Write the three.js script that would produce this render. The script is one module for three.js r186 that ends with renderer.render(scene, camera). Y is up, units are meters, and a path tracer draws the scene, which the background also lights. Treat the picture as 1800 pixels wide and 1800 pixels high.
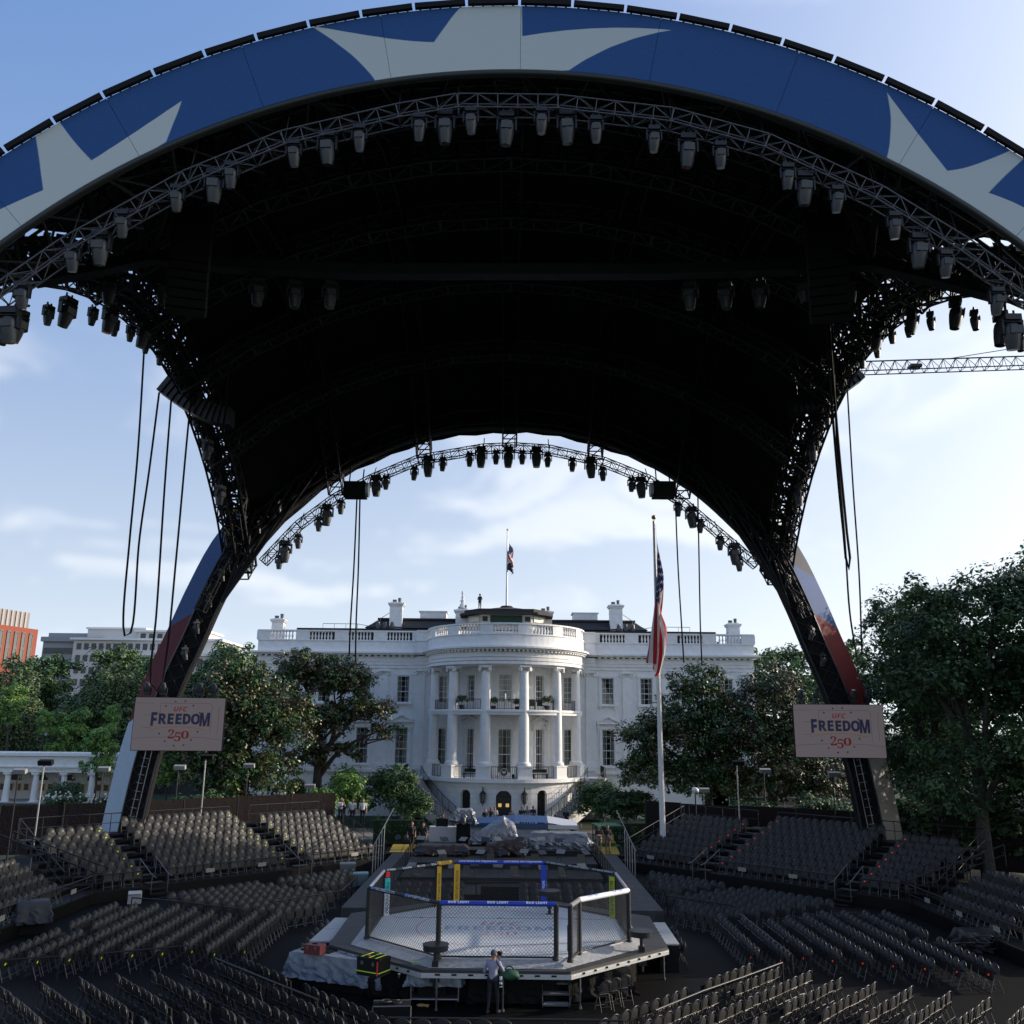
import * as THREE from 'three';
import { mergeGeometries, toCreasedNormals } from 'three/addons/utils/BufferGeometryUtils.js';
import { MarchingCubes } from 'three/addons/objects/MarchingCubes.js';
import { ImprovedNoise } from 'three/addons/math/ImprovedNoise.js';

// ---------------------------------------------------------------- camera, sky, sun, exposure
const scene = new THREE.Scene();
const camera = new THREE.PerspectiveCamera(59.96, 1, 0.2, 3000);
camera.position.set(0, 8.5, 0);
camera.rotation.order = 'YXZ';
camera.rotation.x = THREE.MathUtils.degToRad(13.7);
camera.rotation.z = THREE.MathUtils.degToRad(0.6);
scene.add(camera);
const renderer = new THREE.WebGLRenderer({ antialias: true });
renderer.toneMapping = THREE.LinearToneMapping;
renderer.toneMappingExposure = 1.24;
renderer.shadowMap.enabled = true;

const SUN_AZ = 78, SUN_EL = 16.5;                       // degrees right of the view axis, above the horizon
const sunDir = new THREE.Vector3(Math.sin(SUN_AZ * Math.PI / 180) * Math.cos(SUN_EL * Math.PI / 180), Math.sin(SUN_EL * Math.PI / 180), -Math.cos(SUN_AZ * Math.PI / 180) * Math.cos(SUN_EL * Math.PI / 180));
const sun = new THREE.DirectionalLight(new THREE.Color(1.0, 0.86, 0.7), 4.0);
sun.position.set(0, 5, -45).addScaledVector(sunDir, 160);
sun.target.position.set(0, 5, -45);
sun.castShadow = true; sun.shadow.radius = 1.5;
Object.assign(sun.shadow.camera, { left: -110, right: 110, top: 90, bottom: -60, near: 1, far: 420 });
sun.shadow.mapSize.set(4096, 4096);
scene.add(sun, sun.target);

const PN = new ImprovedNoise();
function fbm(x, y, z, o = 4) { let a = 0, s = 1, f = 1; for (let i = 0; i < o; i++) { a += s * PN.noise(x * f, y * f, z * f); s *= .5; f *= 2.03; } return a; }
const sstep = (a, b, x) => { x = Math.min(1, Math.max(0, (x - a) / (b - a))); return x * x * (3 - 2 * x); };
{ // the sky: clear blue paling to the horizon, brighter round the sun, thin high cloud
  const w = 1024, h = 512, d = new Float32Array(w * h * 4);
  for (let j = 0; j < h; j++) for (let i = 0; i < w; i++) {
    const th = ((i + .5) / w - .5) * 2 * Math.PI, el = ((j + .5) / h - .5) * Math.PI;
    const dx = Math.cos(th) * Math.cos(el), dz = Math.sin(th) * Math.cos(el), dy = Math.sin(el);
    const e = Math.max(0, dy);
    const k = Math.pow(1 - e, 2.6);                    // 1 at the horizon
    let c = [.072 + .60 * k, .195 + .56 * k, .48 + .335 * k];
    const ca = dx * sunDir.x + dy * sunDir.y + dz * sunDir.z;
    const g = Math.exp((ca - 1) * 3.2), g2 = Math.exp((ca - 1) * 14);
    c = [c[0] + 1.0 * g + 1.7 * g2, c[1] + .93 * g + 1.5 * g2, c[2] + .78 * g + 1.2 * g2];
    // cirrus on a plane high above
    if (dy > .015) {
      const q = 1 / (dy + .16), px = dx * q, pz = dz * q;
      const wx = px + .5 * fbm(px * 1.1, pz * 1.1, 7, 3), wz = pz + .5 * fbm(px * 1.1, pz * 1.1, 3, 3);
      let n = fbm(wx * .9 + 4.2, wz * 2.4 + 1.7, 0, 5) + .3 * fbm(wx * 4, wz * 11, 5, 4);
      const cover = sstep(.02, .75, n) * sstep(.015, .12, dy) * (1 - .75 * sstep(.42, .75, dy));
      const m = .46 * cover, b = .92 + .6 * g;
      c = [c[0] + (b * .98 - c[0]) * m, c[1] + (b - c[1]) * m, c[2] + (b * 1.02 - c[2]) * m];
    }
    if (dy < 0) { const t = Math.min(1, -dy * 8); c = [c[0] * (1 - t) + .10 * t, c[1] * (1 - t) + .11 * t, c[2] * (1 - t) + .09 * t]; }
    const o = (j * w + i) * 4; d[o] = c[0]; d[o + 1] = c[1]; d[o + 2] = c[2]; d[o + 3] = 1;
  }
  const t = new THREE.DataTexture(d, w, h, THREE.RGBAFormat, THREE.FloatType);
  t.mapping = THREE.EquirectangularReflectionMapping; t.magFilter = THREE.LinearFilter; t.minFilter = THREE.LinearFilter; t.wrapS = THREE.RepeatWrapping; t.needsUpdate = true;
  scene.background = t; scene.environment = t;
}

// ---------------------------------------------------------------- helpers
let seed = 12345;
const rnd = (a = 1, b) => { seed = (seed * 1664525 + 1013904223) >>> 0; const r = seed / 4294967296; return b === undefined ? r * a : a + r * (b - a); };
const W = (x, y, d) => new THREE.Vector3(x, y, -d);
const CF = 1560, CP = 13.7 * Math.PI / 180, CR = .6 * Math.PI / 180;
// a place measured on the photograph: image point and distance along the view axis -> world
function at(px, py, d) {
  const a = px - 900, b = py - 900, u = a * Math.cos(CR) + b * Math.sin(CR), v = -a * Math.sin(CR) + b * Math.cos(CR);
  const Y = -v * Math.cos(CP) + CF * Math.sin(CP), Z = CF * Math.cos(CP) + v * Math.sin(CP), k = d / Z;
  return W(u * k, 8.5 + Y * k, d);
}
function atY(px, py, y) {
  const p = at(px, py, 1), k = (y - 8.5) / (p.y - 8.5); return W(p.x * k, y, k);
}
const taken = new Map();
function numbered(n) { const k = taken.get(n) || 0; taken.set(n, k + 1); return k ? n + '_' + String(k).padStart(3, '0') : n; }
function prep(g) {
  const keep = g.userData.keepUv; if (g.index) g = g.toNonIndexed(); g.userData.keepUv = keep;
  for (const k of Object.keys(g.attributes)) if (!['position', 'normal', 'uv', 'color'].includes(k)) g.deleteAttribute(k);
  if (!g.attributes.normal) g.computeVertexNormals();
  if (!g.userData.keepUv) { // uv in metres, by the way each face points
    const p = g.attributes.position, uv = new Float32Array(p.count * 2), A = new THREE.Vector3(), B = new THREE.Vector3(), C = new THREE.Vector3();
    for (let i = 0; i < p.count; i += 3) {
      A.fromBufferAttribute(p, i); B.fromBufferAttribute(p, i + 1); C.fromBufferAttribute(p, i + 2);
      const n = B.clone().sub(A).cross(C.clone().sub(A)), ax = Math.abs(n.x), ay = Math.abs(n.y), az = Math.abs(n.z);
      [A, B, C].forEach((v, k) => {
        const q = ax > ay && ax > az ? [v.z, v.y] : ay > az ? [v.x, v.z] : [v.x, v.y];
        uv[(i + k) * 2] = q[0]; uv[(i + k) * 2 + 1] = q[1];
      });
    }
    g.setAttribute('uv', new THREE.BufferAttribute(uv, 2));
  }
  return g;
}
function join(gs) {
  gs = gs.flat(9).map(prep);
  const col = gs.some(g => g.attributes.color);
  if (!col) return gs.length > 1 ? mergeGeometries(gs) : gs[0];
  for (const g of gs) if (!g.attributes.color) g.setAttribute('color', new THREE.BufferAttribute(new Float32Array(g.attributes.position.count * 3).fill(1), 3));
  return mergeGeometries(gs);
}
function obj(name, gs, mat, parent) {
  const m = new THREE.Mesh(gs.isBufferGeometry && gs.userData.done ? gs : join([gs]), mat);
  m.geometry.userData.done = true;
  m.castShadow = m.receiveShadow = true;
  m.name = parent ? name : numbered(name);
  (parent || scene).add(m); return m;
}
function tag(o, label, category, group) { o.userData.label = label; o.userData.category = category; if (group) o.userData.group = group; return o; }
function thing(name, label, category, pos, turn = 0, group) {
  const o = new THREE.Group(); o.name = numbered(name); scene.add(o);
  if (pos) o.position.copy(pos.isVector3 ? pos : new THREE.Vector3(...pos)); o.rotation.y = turn;
  return tag(o, label, category, group);
}
function one(name, gs, mat, label, category, group) { return tag(obj(name, gs, mat), label, category, group); }
function struct(name, gs, mat) { const o = obj(name, gs, mat); o.userData.kind = 'structure'; return o; }
function copyOf(o, label) { const c = o.clone(); c.name = numbered(o.name.replace(/_\d{3}$/, '')); c.userData = { ...o.userData, label }; scene.add(c); return c; }
const V3 = (x, y, z) => new THREE.Vector3(x, y, z);
const UP = V3(0, 1, 0);
const bx = (w, h, d, x = 0, y = 0, z = 0, ry = 0, rx = 0, rz = 0) => { const g = new THREE.BoxGeometry(w, h, d); if (rx) g.rotateX(rx); if (rz) g.rotateZ(rz); if (ry) g.rotateY(ry); g.translate(x, y, z); return g; };
const cyl = (r0, r1, h, seg, x = 0, y = 0, z = 0) => { const g = new THREE.CylinderGeometry(r1, r0, h, seg); g.translate(x, y + h / 2, z); return g; };
function bar(p, q, r = .025, seg = 5, r2) {
  const d = q.clone().sub(p), L = d.length(), g = new THREE.CylinderGeometry(r2 ?? r, r, L, seg, 1, false);
  g.translate(0, L / 2, 0); g.applyQuaternion(new THREE.Quaternion().setFromUnitVectors(UP, d.normalize())); g.translate(p.x, p.y, p.z); return g;
}
function beam(p, q, w, h) { // rectangular bar, h upright
  const d = q.clone().sub(p), L = d.length(); d.normalize();
  const s = d.clone().cross(UP); if (s.length() < .01) s.set(1, 0, 0); s.normalize(); const u = s.clone().cross(d);
  const g = new THREE.BoxGeometry(w, h, L), m = new THREE.Matrix4().makeBasis(s, u, d.clone().negate()); 
  g.applyMatrix4(m); const c = p.clone().add(q).multiplyScalar(.5); g.translate(c.x, c.y, c.z); return g;
}
function tube(pts, r, seg = 5, n) { return new THREE.TubeGeometry(new THREE.CatmullRomCurve3(pts), n || pts.length * 3, r, seg); }
function lathe(pr, seg = 14) { return new THREE.LatheGeometry(pr.map(p => new THREE.Vector2(p[0], p[1])), seg); }
function quad(a, b, c, d) { const g = new THREE.BufferGeometry(); g.setAttribute('position', new THREE.Float32BufferAttribute([a, b, c, a, c, d].flatMap(v => [v.x, v.y, v.z]), 3)); g.setAttribute('uv', new THREE.Float32BufferAttribute([0, 0, 1, 0, 1, 1, 0, 0, 1, 1, 0, 1], 2)); g.computeVertexNormals(); return g; }
function tris(arr) { const g = new THREE.BufferGeometry(); g.setAttribute('position', new THREE.Float32BufferAttribute(arr, 3)); g.computeVertexNormals(); return g; }
function move(g, x, y, z, ry = 0) { g = g.clone(); if (ry) g.rotateY(ry); g.translate(x, y, z); return g; }
function extrude(pts, depth, bev = 0) { // xy outline, thickness along +z
  const s = new THREE.Shape(pts.map(p => new THREE.Vector2(p[0], p[1])));
  return new THREE.ExtrudeGeometry(s, { depth, bevelEnabled: bev > 0, bevelSize: bev, bevelThickness: bev, bevelSegments: 1, curveSegments: 10 });
}
// textures
function dataTex(n, fn, srgb = true, rep = 1) {
  const d = new Uint8Array(n * n * 4);
  for (let j = 0; j < n; j++) for (let i = 0; i < n; i++) { const c = fn(i / n, j / n), o = (j * n + i) * 4; d[o] = Math.max(0, Math.min(255, c[0] * 255)); d[o + 1] = Math.max(0, Math.min(255, c[1] * 255)); d[o + 2] = Math.max(0, Math.min(255, c[2] * 255)); d[o + 3] = 255; }
  const t = new THREE.DataTexture(d, n, n); t.wrapS = t.wrapT = THREE.RepeatWrapping; t.magFilter = THREE.LinearFilter; t.minFilter = THREE.LinearMipmapLinearFilter; t.generateMipmaps = true;
  if (srgb) t.colorSpace = THREE.SRGBColorSpace; t.repeat.set(rep, rep); t.needsUpdate = true; return t;
}
const tn = (x, y, s, z = 0) => { const f = (a, b) => fbm(a * s, b * s, z, 3); const u = x, v = y; return f(u, v) * (1 - u) * (1 - v) + f(u - 1, v) * u * (1 - v) + f(u, v - 1) * (1 - u) * v + f(u - 1, v - 1) * u * v; };
const grainTex = (s, lo, hi, rep, z = 0, s2 = 40) => dataTex(256, (u, v) => { const n = lo + (hi - lo) * (.5 + .45 * tn(u, v, s, z) + .3 * tn(u, v, s2, z + 3)); return [n, n, n]; }, true, rep);
const bumpTex = (s, rep, z = 0) => dataTex(256, (u, v) => { const n = .5 + .4 * tn(u, v, s, z) + .3 * tn(u, v, s * 4, z + 2); return [n, n, n]; }, false, rep);
function canvasTex(w, h, draw) {
  const c = document.createElement('canvas'); c.width = w; c.height = h; const x = c.getContext('2d'); draw(x, w, h);
  const t = new THREE.CanvasTexture(c); t.colorSpace = THREE.SRGBColorSpace; t.anisotropy = 8; return t;
}
const L3 = (r, g, b) => new THREE.Color().setRGB(r, g ?? r, b ?? r);
const mat = (c, rough = .6, metal = 0, extra = {}) => new (extra.specularIntensity !== undefined ? THREE.MeshPhysicalMaterial : THREE.MeshStandardMaterial)({ color: c, roughness: rough, metalness: metal, side: THREE.DoubleSide, ...extra });
const T = { wall: grainTex(5, .89, 1, .35, 1), fine: grainTex(9, .6, 1, .8, 4), coarse: grainTex(4, .45, 1, .12, 9), bump: bumpTex(14, 1.2, 2), cloth: bumpTex(5, .5, 6), deck: grainTex(7, .62, 1, .3, 12) };
const M = {
  white: mat(L3(.9, .9, .89), .55, 0, { map: T.wall }),
  black: mat(L3(.012), .8, 0, { specularIntensity: .35 }), blackMetal: mat(L3(.02, .021, .024), .45, .3), steel: mat(L3(.45), .38, .85), greyMetal: mat(L3(.16, .165, .17), .45, .6),
  fabric: mat(L3(.013, .0135, .015), .9, 0, { specularIntensity: .5, bumpMap: T.cloth, bumpScale: .08 }), darkTruss: mat(L3(.02, .021, .024), .6, 0, { specularIntensity: .5 }),
  glass: mat(L3(.012, .015, .018), .06, 0), iron: mat(L3(.016), .5, .2),
  lampHead: mat(L3(.06, .064, .072), .42, .1), slate: mat(L3(.045, .043, .042), .8, 0, { map: T.fine }),
};
function ordinal(n) { return ['first', 'second', 'third', 'fourth', 'fifth', 'sixth', 'seventh', 'eighth', 'ninth', 'tenth', 'eleventh', 'twelfth', 'thirteenth', 'fourteenth', 'fifteenth', 'sixteenth', 'seventeenth', 'eighteenth', 'nineteenth', 'twentieth', 'twenty-first', 'twenty-second', 'twenty-third', 'twenty-fourth', 'twenty-fifth', 'twenty-sixth', 'twenty-seventh', 'twenty-eighth', 'twenty-ninth', 'thirtieth'][n] || 'next'; }
// ---------------------------------------------------------------- ground
{
  const lawn = mat(L3(.045, .085, .025), .95, 0, { map: grainTex(30, .35, 1, .25, 3), bumpMap: T.bump, bumpScale: .03 });
  struct('lawn', bx(900, .5, 900, 0, -.25, -300), lawn);
  const fl = mat(L3(.0085, .0085, .0092), .75, 0, { map: T.deck, specularIntensity: .2 });
  const g = []; // black event floor under seats and cage
  g.push(bx(64, .012, 62, -.35, .006, -40));
  struct('event_floor', g, fl);
  struct('driveway', bx(60, .01, 8, -.5, .005, -77), mat(L3(.3, .29, .27), .9, 0, { map: T.coarse }));
}
// ---------------------------------------------------------------- the white mansion
const house = thing('white_mansion', 'white neoclassical mansion with curved columned portico and balustraded roof', 'building', W(-.48, 0, 92));
{
  const H = house, HW = 25.3;
  // wall from a grid of cells; holes are [u0,u1,v0,v1]
  function gridWall(map, us, vs, holes, dep = .32) {
    const s = (a) => [...new Set(a.map(x => +x.toFixed(4)))].sort((p, q) => p - q);
    us = s(us.concat(holes.flatMap(h => [h[0], h[1]]))); vs = s(vs.concat(holes.flatMap(h => [h[2], h[3]])));
    const out = [];
    for (let i = 0; i + 1 < us.length; i++) for (let j = 0; j + 1 < vs.length; j++) {
      const cu = (us[i] + us[i + 1]) / 2, cv = (vs[j] + vs[j + 1]) / 2;
      if (holes.some(h => cu > h[0] && cu < h[1] && cv > h[2] && cv < h[3])) continue;
      out.push(quad(map(us[i], vs[j], 0), map(us[i + 1], vs[j], 0), map(us[i + 1], vs[j + 1], 0), map(us[i], vs[j + 1], 0)));
    }
    for (const h of holes) {
      const [a, b, c, d] = h, N = us.filter(u => u >= a - 1e-6 && u <= b + 1e-6);
      out.push(quad(map(a, c, 0), map(a, d, 0), map(a, d, dep), map(a, c, dep)), quad(map(b, c, 0), map(b, d, 0), map(b, d, dep), map(b, c, dep)));
      for (let i = 0; i + 1 < N.length; i++) out.push(quad(map(N[i], d, 0), map(N[i + 1], d, 0), map(N[i + 1], d, dep), map(N[i], d, dep)), quad(map(N[i], c, 0), map(N[i + 1], c, 0), map(N[i + 1], c, dep), map(N[i], c, dep)));
    }
    return out;
  }
  const arcN = (a0, a1, n) => Array.from({ length: n + 1 }, (_, i) => a0 + (a1 - a0) * i / n);
  const ringPt = (R, a, y, zc = 0) => V3(R * Math.sin(a), y, zc + R * Math.cos(a));
  function ringBand(R0, R1, y0, y1, a0, a1, n, zc) { // solid curved band
    const out = [];
    for (let i = 0; i < n; i++) {
      const a = a0 + (a1 - a0) * i / n, b = a0 + (a1 - a0) * (i + 1) / n, P = (R, t, y) => ringPt(R, t, y, zc);
      out.push(quad(P(R1, a, y0), P(R1, b, y0), P(R1, b, y1), P(R1, a, y1)), quad(P(R0, a, y0), P(R0, a, y1), P(R0, b, y1), P(R0, b, y0)),
        quad(P(R0, a, y1), P(R1, a, y1), P(R1, b, y1), P(R0, b, y1)), quad(P(R0, a, y0), P(R0, b, y0), P(R1, b, y0), P(R1, a, y0)));
    }
    for (const [t, s] of [[a0, 1], [a1, -1]]) out.push(quad(ringPt(R0, t, y0, zc), ringPt(R1, t, y0, zc), ringPt(R1, t, y1, zc), ringPt(R0, t, y1, zc)));
    return out;
  }
  const bays = [6.5, 10.4, 14.35, 18.45, 22.55];
  const ww = 1.26, LW = [4.93, 8.46], UW = [10.92, 13.59];
  const PZ = .6;                                       // the centre stands a little forward
  const whiteTrim = mat(L3(.82, .82, .81), .5, 0, { map: T.wall });
  const pane = new THREE.MeshPhysicalMaterial({ color: L3(.9), roughness: .03, transmission: 1, thickness: 0, ior: 1.5 });
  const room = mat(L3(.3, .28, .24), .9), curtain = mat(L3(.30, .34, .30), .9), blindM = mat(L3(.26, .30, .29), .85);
  function win(name, px, y0, y1, w, pz, turn, opt = {}) {
    const g = new THREE.Group(); g.name = name; g.position.set(px, 0, pz); g.rotation.y = turn; H.add(g);
    const h = y1 - y0, c = (y0 + y1) / 2, fr = [];
    fr.push(bx(.07, h, .08, -w / 2 + .035, c, -.1), bx(.07, h, .08, w / 2 - .035, c, -.1), bx(w - .14, .08, .08, 0, y1 - .04, -.1), bx(w - .14, .09, .08, 0, y0 + .045, -.1), bx(w - .14, .07, .10, 0, y0 + h * .42, -.1));
    for (const k of [1, 2]) fr.push(bx(.03, h - .1, .04, -w / 2 + w * k / 3, c, -.1));
    for (const k of [.21, .61, .81]) fr.push(bx(w - .14, .03, .036, 0, y0 + h * k, -.1));
    obj('frame', fr, whiteTrim, g);
    obj('pane', bx(w - .1, h - .1, .006, 0, c, -.115), pane, g);
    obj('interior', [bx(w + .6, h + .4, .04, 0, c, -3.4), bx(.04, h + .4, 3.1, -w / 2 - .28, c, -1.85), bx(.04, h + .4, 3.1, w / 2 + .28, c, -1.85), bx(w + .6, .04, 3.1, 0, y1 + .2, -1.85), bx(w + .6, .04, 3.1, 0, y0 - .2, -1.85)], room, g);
    if (opt.blind) obj('blind', bx(w * .62, h * .9, .02, opt.blind * w * .14, c, -.2), blindM, g);
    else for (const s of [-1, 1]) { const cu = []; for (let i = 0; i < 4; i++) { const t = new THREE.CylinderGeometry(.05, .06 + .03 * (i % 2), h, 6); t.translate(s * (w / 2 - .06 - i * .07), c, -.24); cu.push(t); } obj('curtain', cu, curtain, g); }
    // surround
    const su = [bx(.2, h + .25, .12, -w / 2 - .13, c + .05, .05), bx(.2, h + .25, .12, w / 2 + .13, c + .05, .05), bx(w + .5, .2, .12, 0, y1 + .13, .054), bx(w + .62, .14, .26, 0, y0 - .1, .11)];
    obj('surround', su, M.white, g);
    if (opt.ped) {
      const pd = [bx(w + 1.0, .16, .34, 0, y1 + .62, .14), bx(.16, .7, .2, -w / 2 - .36, y1 + .2, .08), bx(.16, .7, .2, w / 2 + .36, y1 + .2, .08)];
      const pw = (w + 1.0) / 2;
      if (opt.ped === 1) { for (const s of [-1, 1]) pd.push(beam(V3(s * pw, y1 + .74, .16), V3(0, y1 + 1.26, .16), .3, .14)); pd.push(extrude([[-pw + .1, y1 + .7], [pw - .1, y1 + .7], [0, y1 + 1.2]], .1)); }
      else { const n = 10; for (let i = 0; i < n; i++) { const f = t => V3(-pw + 2 * pw * t, y1 + .72 + .52 * Math.sin(Math.PI * t), .16); pd.push(beam(f(i / n), f((i + 1) / n), .3, .14)); } pd.push(extrude(Array.from({ length: 11 }, (_, i) => [(-pw + .1) + (2 * pw - .2) * i / 10, y1 + .68 + .5 * Math.sin(Math.PI * i / 10)]), .1)); }
      obj('pediment', pd, M.white, g);
    } else obj('sill_bracket', [bx(.14, .32, .2, -w / 2 - .1, y0 - .33, .08), bx(.14, .32, .2, w / 2 + .1, y0 - .33, .08)], M.white, g);
    return g;
  }
  // flat wings and centre bay
  const flatHoles = []; for (const s of [-1, 1]) bays.forEach((b, i) => { for (const [a, c] of [LW, UW]) flatHoles.push([s * b - ww / 2, s * b + ww / 2, a, c, i]); });
  const fm = z0 => (u, v, d) => V3(u, v, z0 - d);
  const wing = h => h.map(q => q.slice(0, 4));
  const lw = [], rw = [], cw = [];
  lw.push(gridWall(fm(0), [-HW, -9.0], [0, 15.0], wing(flatHoles.filter(h => h[0] < -9))));
  rw.push(gridWall(fm(0), [9.0, HW], [0, 15.0], wing(flatHoles.filter(h => h[0] > 9))));
  cw.push(gridWall(fm(PZ), [-9.0, -4.4], [0, 15.0], wing(flatHoles.filter(h => h[0] > -9 && h[0] < 0))), gridWall(fm(PZ), [4.4, 9.0], [0, 15.0], wing(flatHoles.filter(h => h[0] < 9 && h[0] > 0))));
  for (const s of [-1, 1]) cw.push(quad(V3(s * 9, 0, 0), V3(s * 9, 0, PZ), V3(s * 9, 15, PZ), V3(s * 9, 15, 0)));
  const sideWalls = []; for (const s of [-1, 1]) sideWalls.push(quad(V3(s * HW, 0, -26), V3(s * HW, 0, 0), V3(s * HW, 15, 0), V3(s * HW, 15, -26)));
  sideWalls.push(quad(V3(-HW, 0, -26), V3(HW, 0, -26), V3(HW, 15, -26), V3(-HW, 15, -26)));
  obj('wall', [lw, sideWalls], M.white, H); obj('wall', rw, M.white, H); obj('wall', [cw[0], cw[2]], M.white, H); obj('wall', [cw[1], cw[3]], M.white, H);
  for (const s of [-1, 1]) bays.forEach((b, i) => {
    const z = i === 0 ? PZ : 0;
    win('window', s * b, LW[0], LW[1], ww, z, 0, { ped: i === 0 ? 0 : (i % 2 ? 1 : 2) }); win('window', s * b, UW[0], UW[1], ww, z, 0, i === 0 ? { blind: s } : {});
  });
  // bow wall behind the columns
  const RB = 4.5, ba = 50 * Math.PI / 180, hw = ww / 2 / RB;
  const bm = (u, v, d) => ringPt(RB - d, u, v, PZ);
  const bowHoles = []; for (const a of [-ba, 0, ba]) for (const [p, q] of [[4.4, 8.46], UW]) bowHoles.push([a - hw, a + hw, p, q]);
  obj('bow_wall', gridWall(bm, arcN(-Math.PI / 2, Math.PI / 2, 36), [3.9, 15], bowHoles), M.white, H);
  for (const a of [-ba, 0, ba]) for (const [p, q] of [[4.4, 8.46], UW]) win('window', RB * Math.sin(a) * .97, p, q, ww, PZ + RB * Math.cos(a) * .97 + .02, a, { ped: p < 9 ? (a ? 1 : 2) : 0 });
  // pilasters with scroll capitals
  function capital(x, z, r, y, turn) {
    const c = [bx(r * 2.5, .12, r * 2.5, 0, y + .46, 0), cyl(r * .98, r * 1.1, .16, 12, 0, y + .26, 0)];
    for (const sx of [-1, 1]) for (const sz of [-1, 1]) { const t = new THREE.TorusGeometry(r * .32, r * .16, 6, 12); t.rotateY(sz * sx > 0 ? .6 : -.6); t.translate(sx * r * 1.15, y + .2, sz * r * .95); c.push(t); const k = cyl(.1 * r, .1 * r, .01, 6); const d = new THREE.SphereGeometry(r * .18, 6, 5); d.translate(sx * r * 1.18, y + .2, sz * r * 1.02); c.push(d); }
    c.push(bx(r * 2.1, .14, r * 1.7, 0, y + .33, 0));
    return c.map(g => { g.rotateY(turn); g.translate(x, 0, z); return g; });
  }
  for (const s of [-1, 1]) for (const px of [8.6, 12.4, 16.4, 20.5, 24.6]) {
    const z = px < 9 ? PZ : 0, g = [bx(.95, 8.9, .14, s * px, 4.5 + 4.6, z + .06), bx(1.2, .5, .24, s * px, 4.75, z + .1), bx(1.2, .12, .3, s * px, 14.08, z + .12)];
    for (const k of [-1, 1]) { const t = new THREE.TorusGeometry(.16, .08, 6, 12); t.translate(s * px + k * .5, 13.85, z + .16); g.push(t); }
    obj('pilaster', g, M.white, H);
  }
  // string courses, entablature, cornice with dentils, parapet, balustrade
  const EN = [[14.34, 14.62, .10], [14.66, 14.95, .14], [15.0, 15.55, .08], [15.66, 15.80, .5], [15.80, 15.97, .72], [15.97, 17.05, .16], [17.05, 17.17, .24], [18.02, 18.16, .26]];
  const names = ['architrave', 'architrave', 'frieze', 'cornice', 'cornice', 'parapet', 'balustrade_base', 'balustrade_cap'];
  EN.forEach(([y0, y1, o], k) => {
    const g = [];
    for (const s of [-1, 1]) {
      const x0 = 9.0, x1 = HW + o; g.push(bx(x1 - x0, y1 - y0, o + .5, s * (x0 + x1) / 2, (y0 + y1) / 2, o - (o + .5) / 2));
      g.push(bx(o + .3, y1 - y0, 26, s * (HW + o - (o + .3) / 2), (y0 + y1) / 2, -13 - .5));
    }
    g.push(bx(18 + 2 * o * .5, y1 - y0, .5 + o, 0, (y0 + y1) / 2, PZ + o - (.5 + o) / 2));
    g.push(ringBand(6.6, 7.75 + o, y0, y1, -Math.PI / 2, Math.PI / 2, 40, PZ));
    obj(names[k], g, M.white, H);
  });
  { const g = []; for (const s of [-1, 1]) for (let x = 9.6; x < HW + .4; x += .62) g.push(bx(.26, .16, .3, s * x, 15.57, .2)); for (let i = -29; i <= 29; i++) { const a = i * 3 * Math.PI / 180, b = bx(.22, .16, .3, 0, 15.57, 0, a); b.translate((7.98) * Math.sin(a), 0, PZ + 7.98 * Math.cos(a)); g.push(b); } obj('dentil_row', g, M.white, H); }
  const balG = join([lathe([[.05, 0], [.1, 0], [.1, .06], [.05, .12], [.12, .32], [.075, .52], [.045, .66], [.09, .76], [.1, .85]], 8)]); balG.userData.done = true;
  const addBal = (x, z) => { const b = new THREE.Mesh(balG, M.white); b.name = 'baluster'; b.castShadow = b.receiveShadow = true; b.position.set(x, 17.17, z); H.add(b); };
  const ped = [];
  for (const s of [-1, 1]) { // wing panels: 8 balusters each
    let x = 9.5; for (let p = 0; p < 4; p++) { for (let i = 0; i < 8; i++) addBal(s * (x + .5 + i * .325), .05); ped.push(bx(1.35, .85, .34, s * (x + 3.45), 17.595, .05)); x += 4.0; }
    ped.push(bx(.6, .85, .34, s * 9.35, 17.595, .05)); ped.push(bx(1.5, .85, .3, s * 8.45, 17.595, PZ + .02));
  }
  for (let p = -3; p <= 3; p++) { const a0 = p * 26; for (let i = 0; i < 7; i++) { const a = (a0 + (i - 3) * 2.4) * Math.PI / 180; addBal(7.78 * Math.sin(a), PZ + 7.78 * Math.cos(a)); } if (p < 3) ped.push(ringBand(7.6, 7.95, 17.17, 18.02, (a0 + 8.6) * Math.PI / 180, (a0 + 17.4) * Math.PI / 180, 3, PZ)); }
  for (const s of [-1, 1]) { for (let i = 0; i < 20; i++) if (i % 10 < 8) { } ped.push(bx(.3, .85, 25, s * (HW + .02), 17.595, -13)); }
  obj('balustrade_pier', ped, M.white, H);
  // portico
  const CA = [-70, -42, -14, 14, 42, 70].map(a => a * Math.PI / 180), RC = 7.35;
  for (const a of CA) {
    const x = RC * Math.sin(a), z = PZ + RC * Math.cos(a), sh = [];
    for (let i = 0; i <= 12; i++) { const t = i / 12; sh.push([.49 - .085 * t * t - .01 * t, 5.55 + 8.15 * t]); }
    const c = new THREE.Group(); c.name = 'column'; H.add(c);
    const shg = lathe(sh, 20); shg.translate(x, 0, z); obj('shaft', shg, M.white, c);
    const bg = lathe([[0, 5.14], [.68, 5.14], [.68, 5.26], [.62, 5.3], [.66, 5.36], [.62, 5.42], [.55, 5.46], [.5, 5.56]], 20); bg.translate(x, 0, z); obj('base', bg, M.white, c);
    obj('capital', capital(x, z, .44, 13.66, a), M.white, c);
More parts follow.
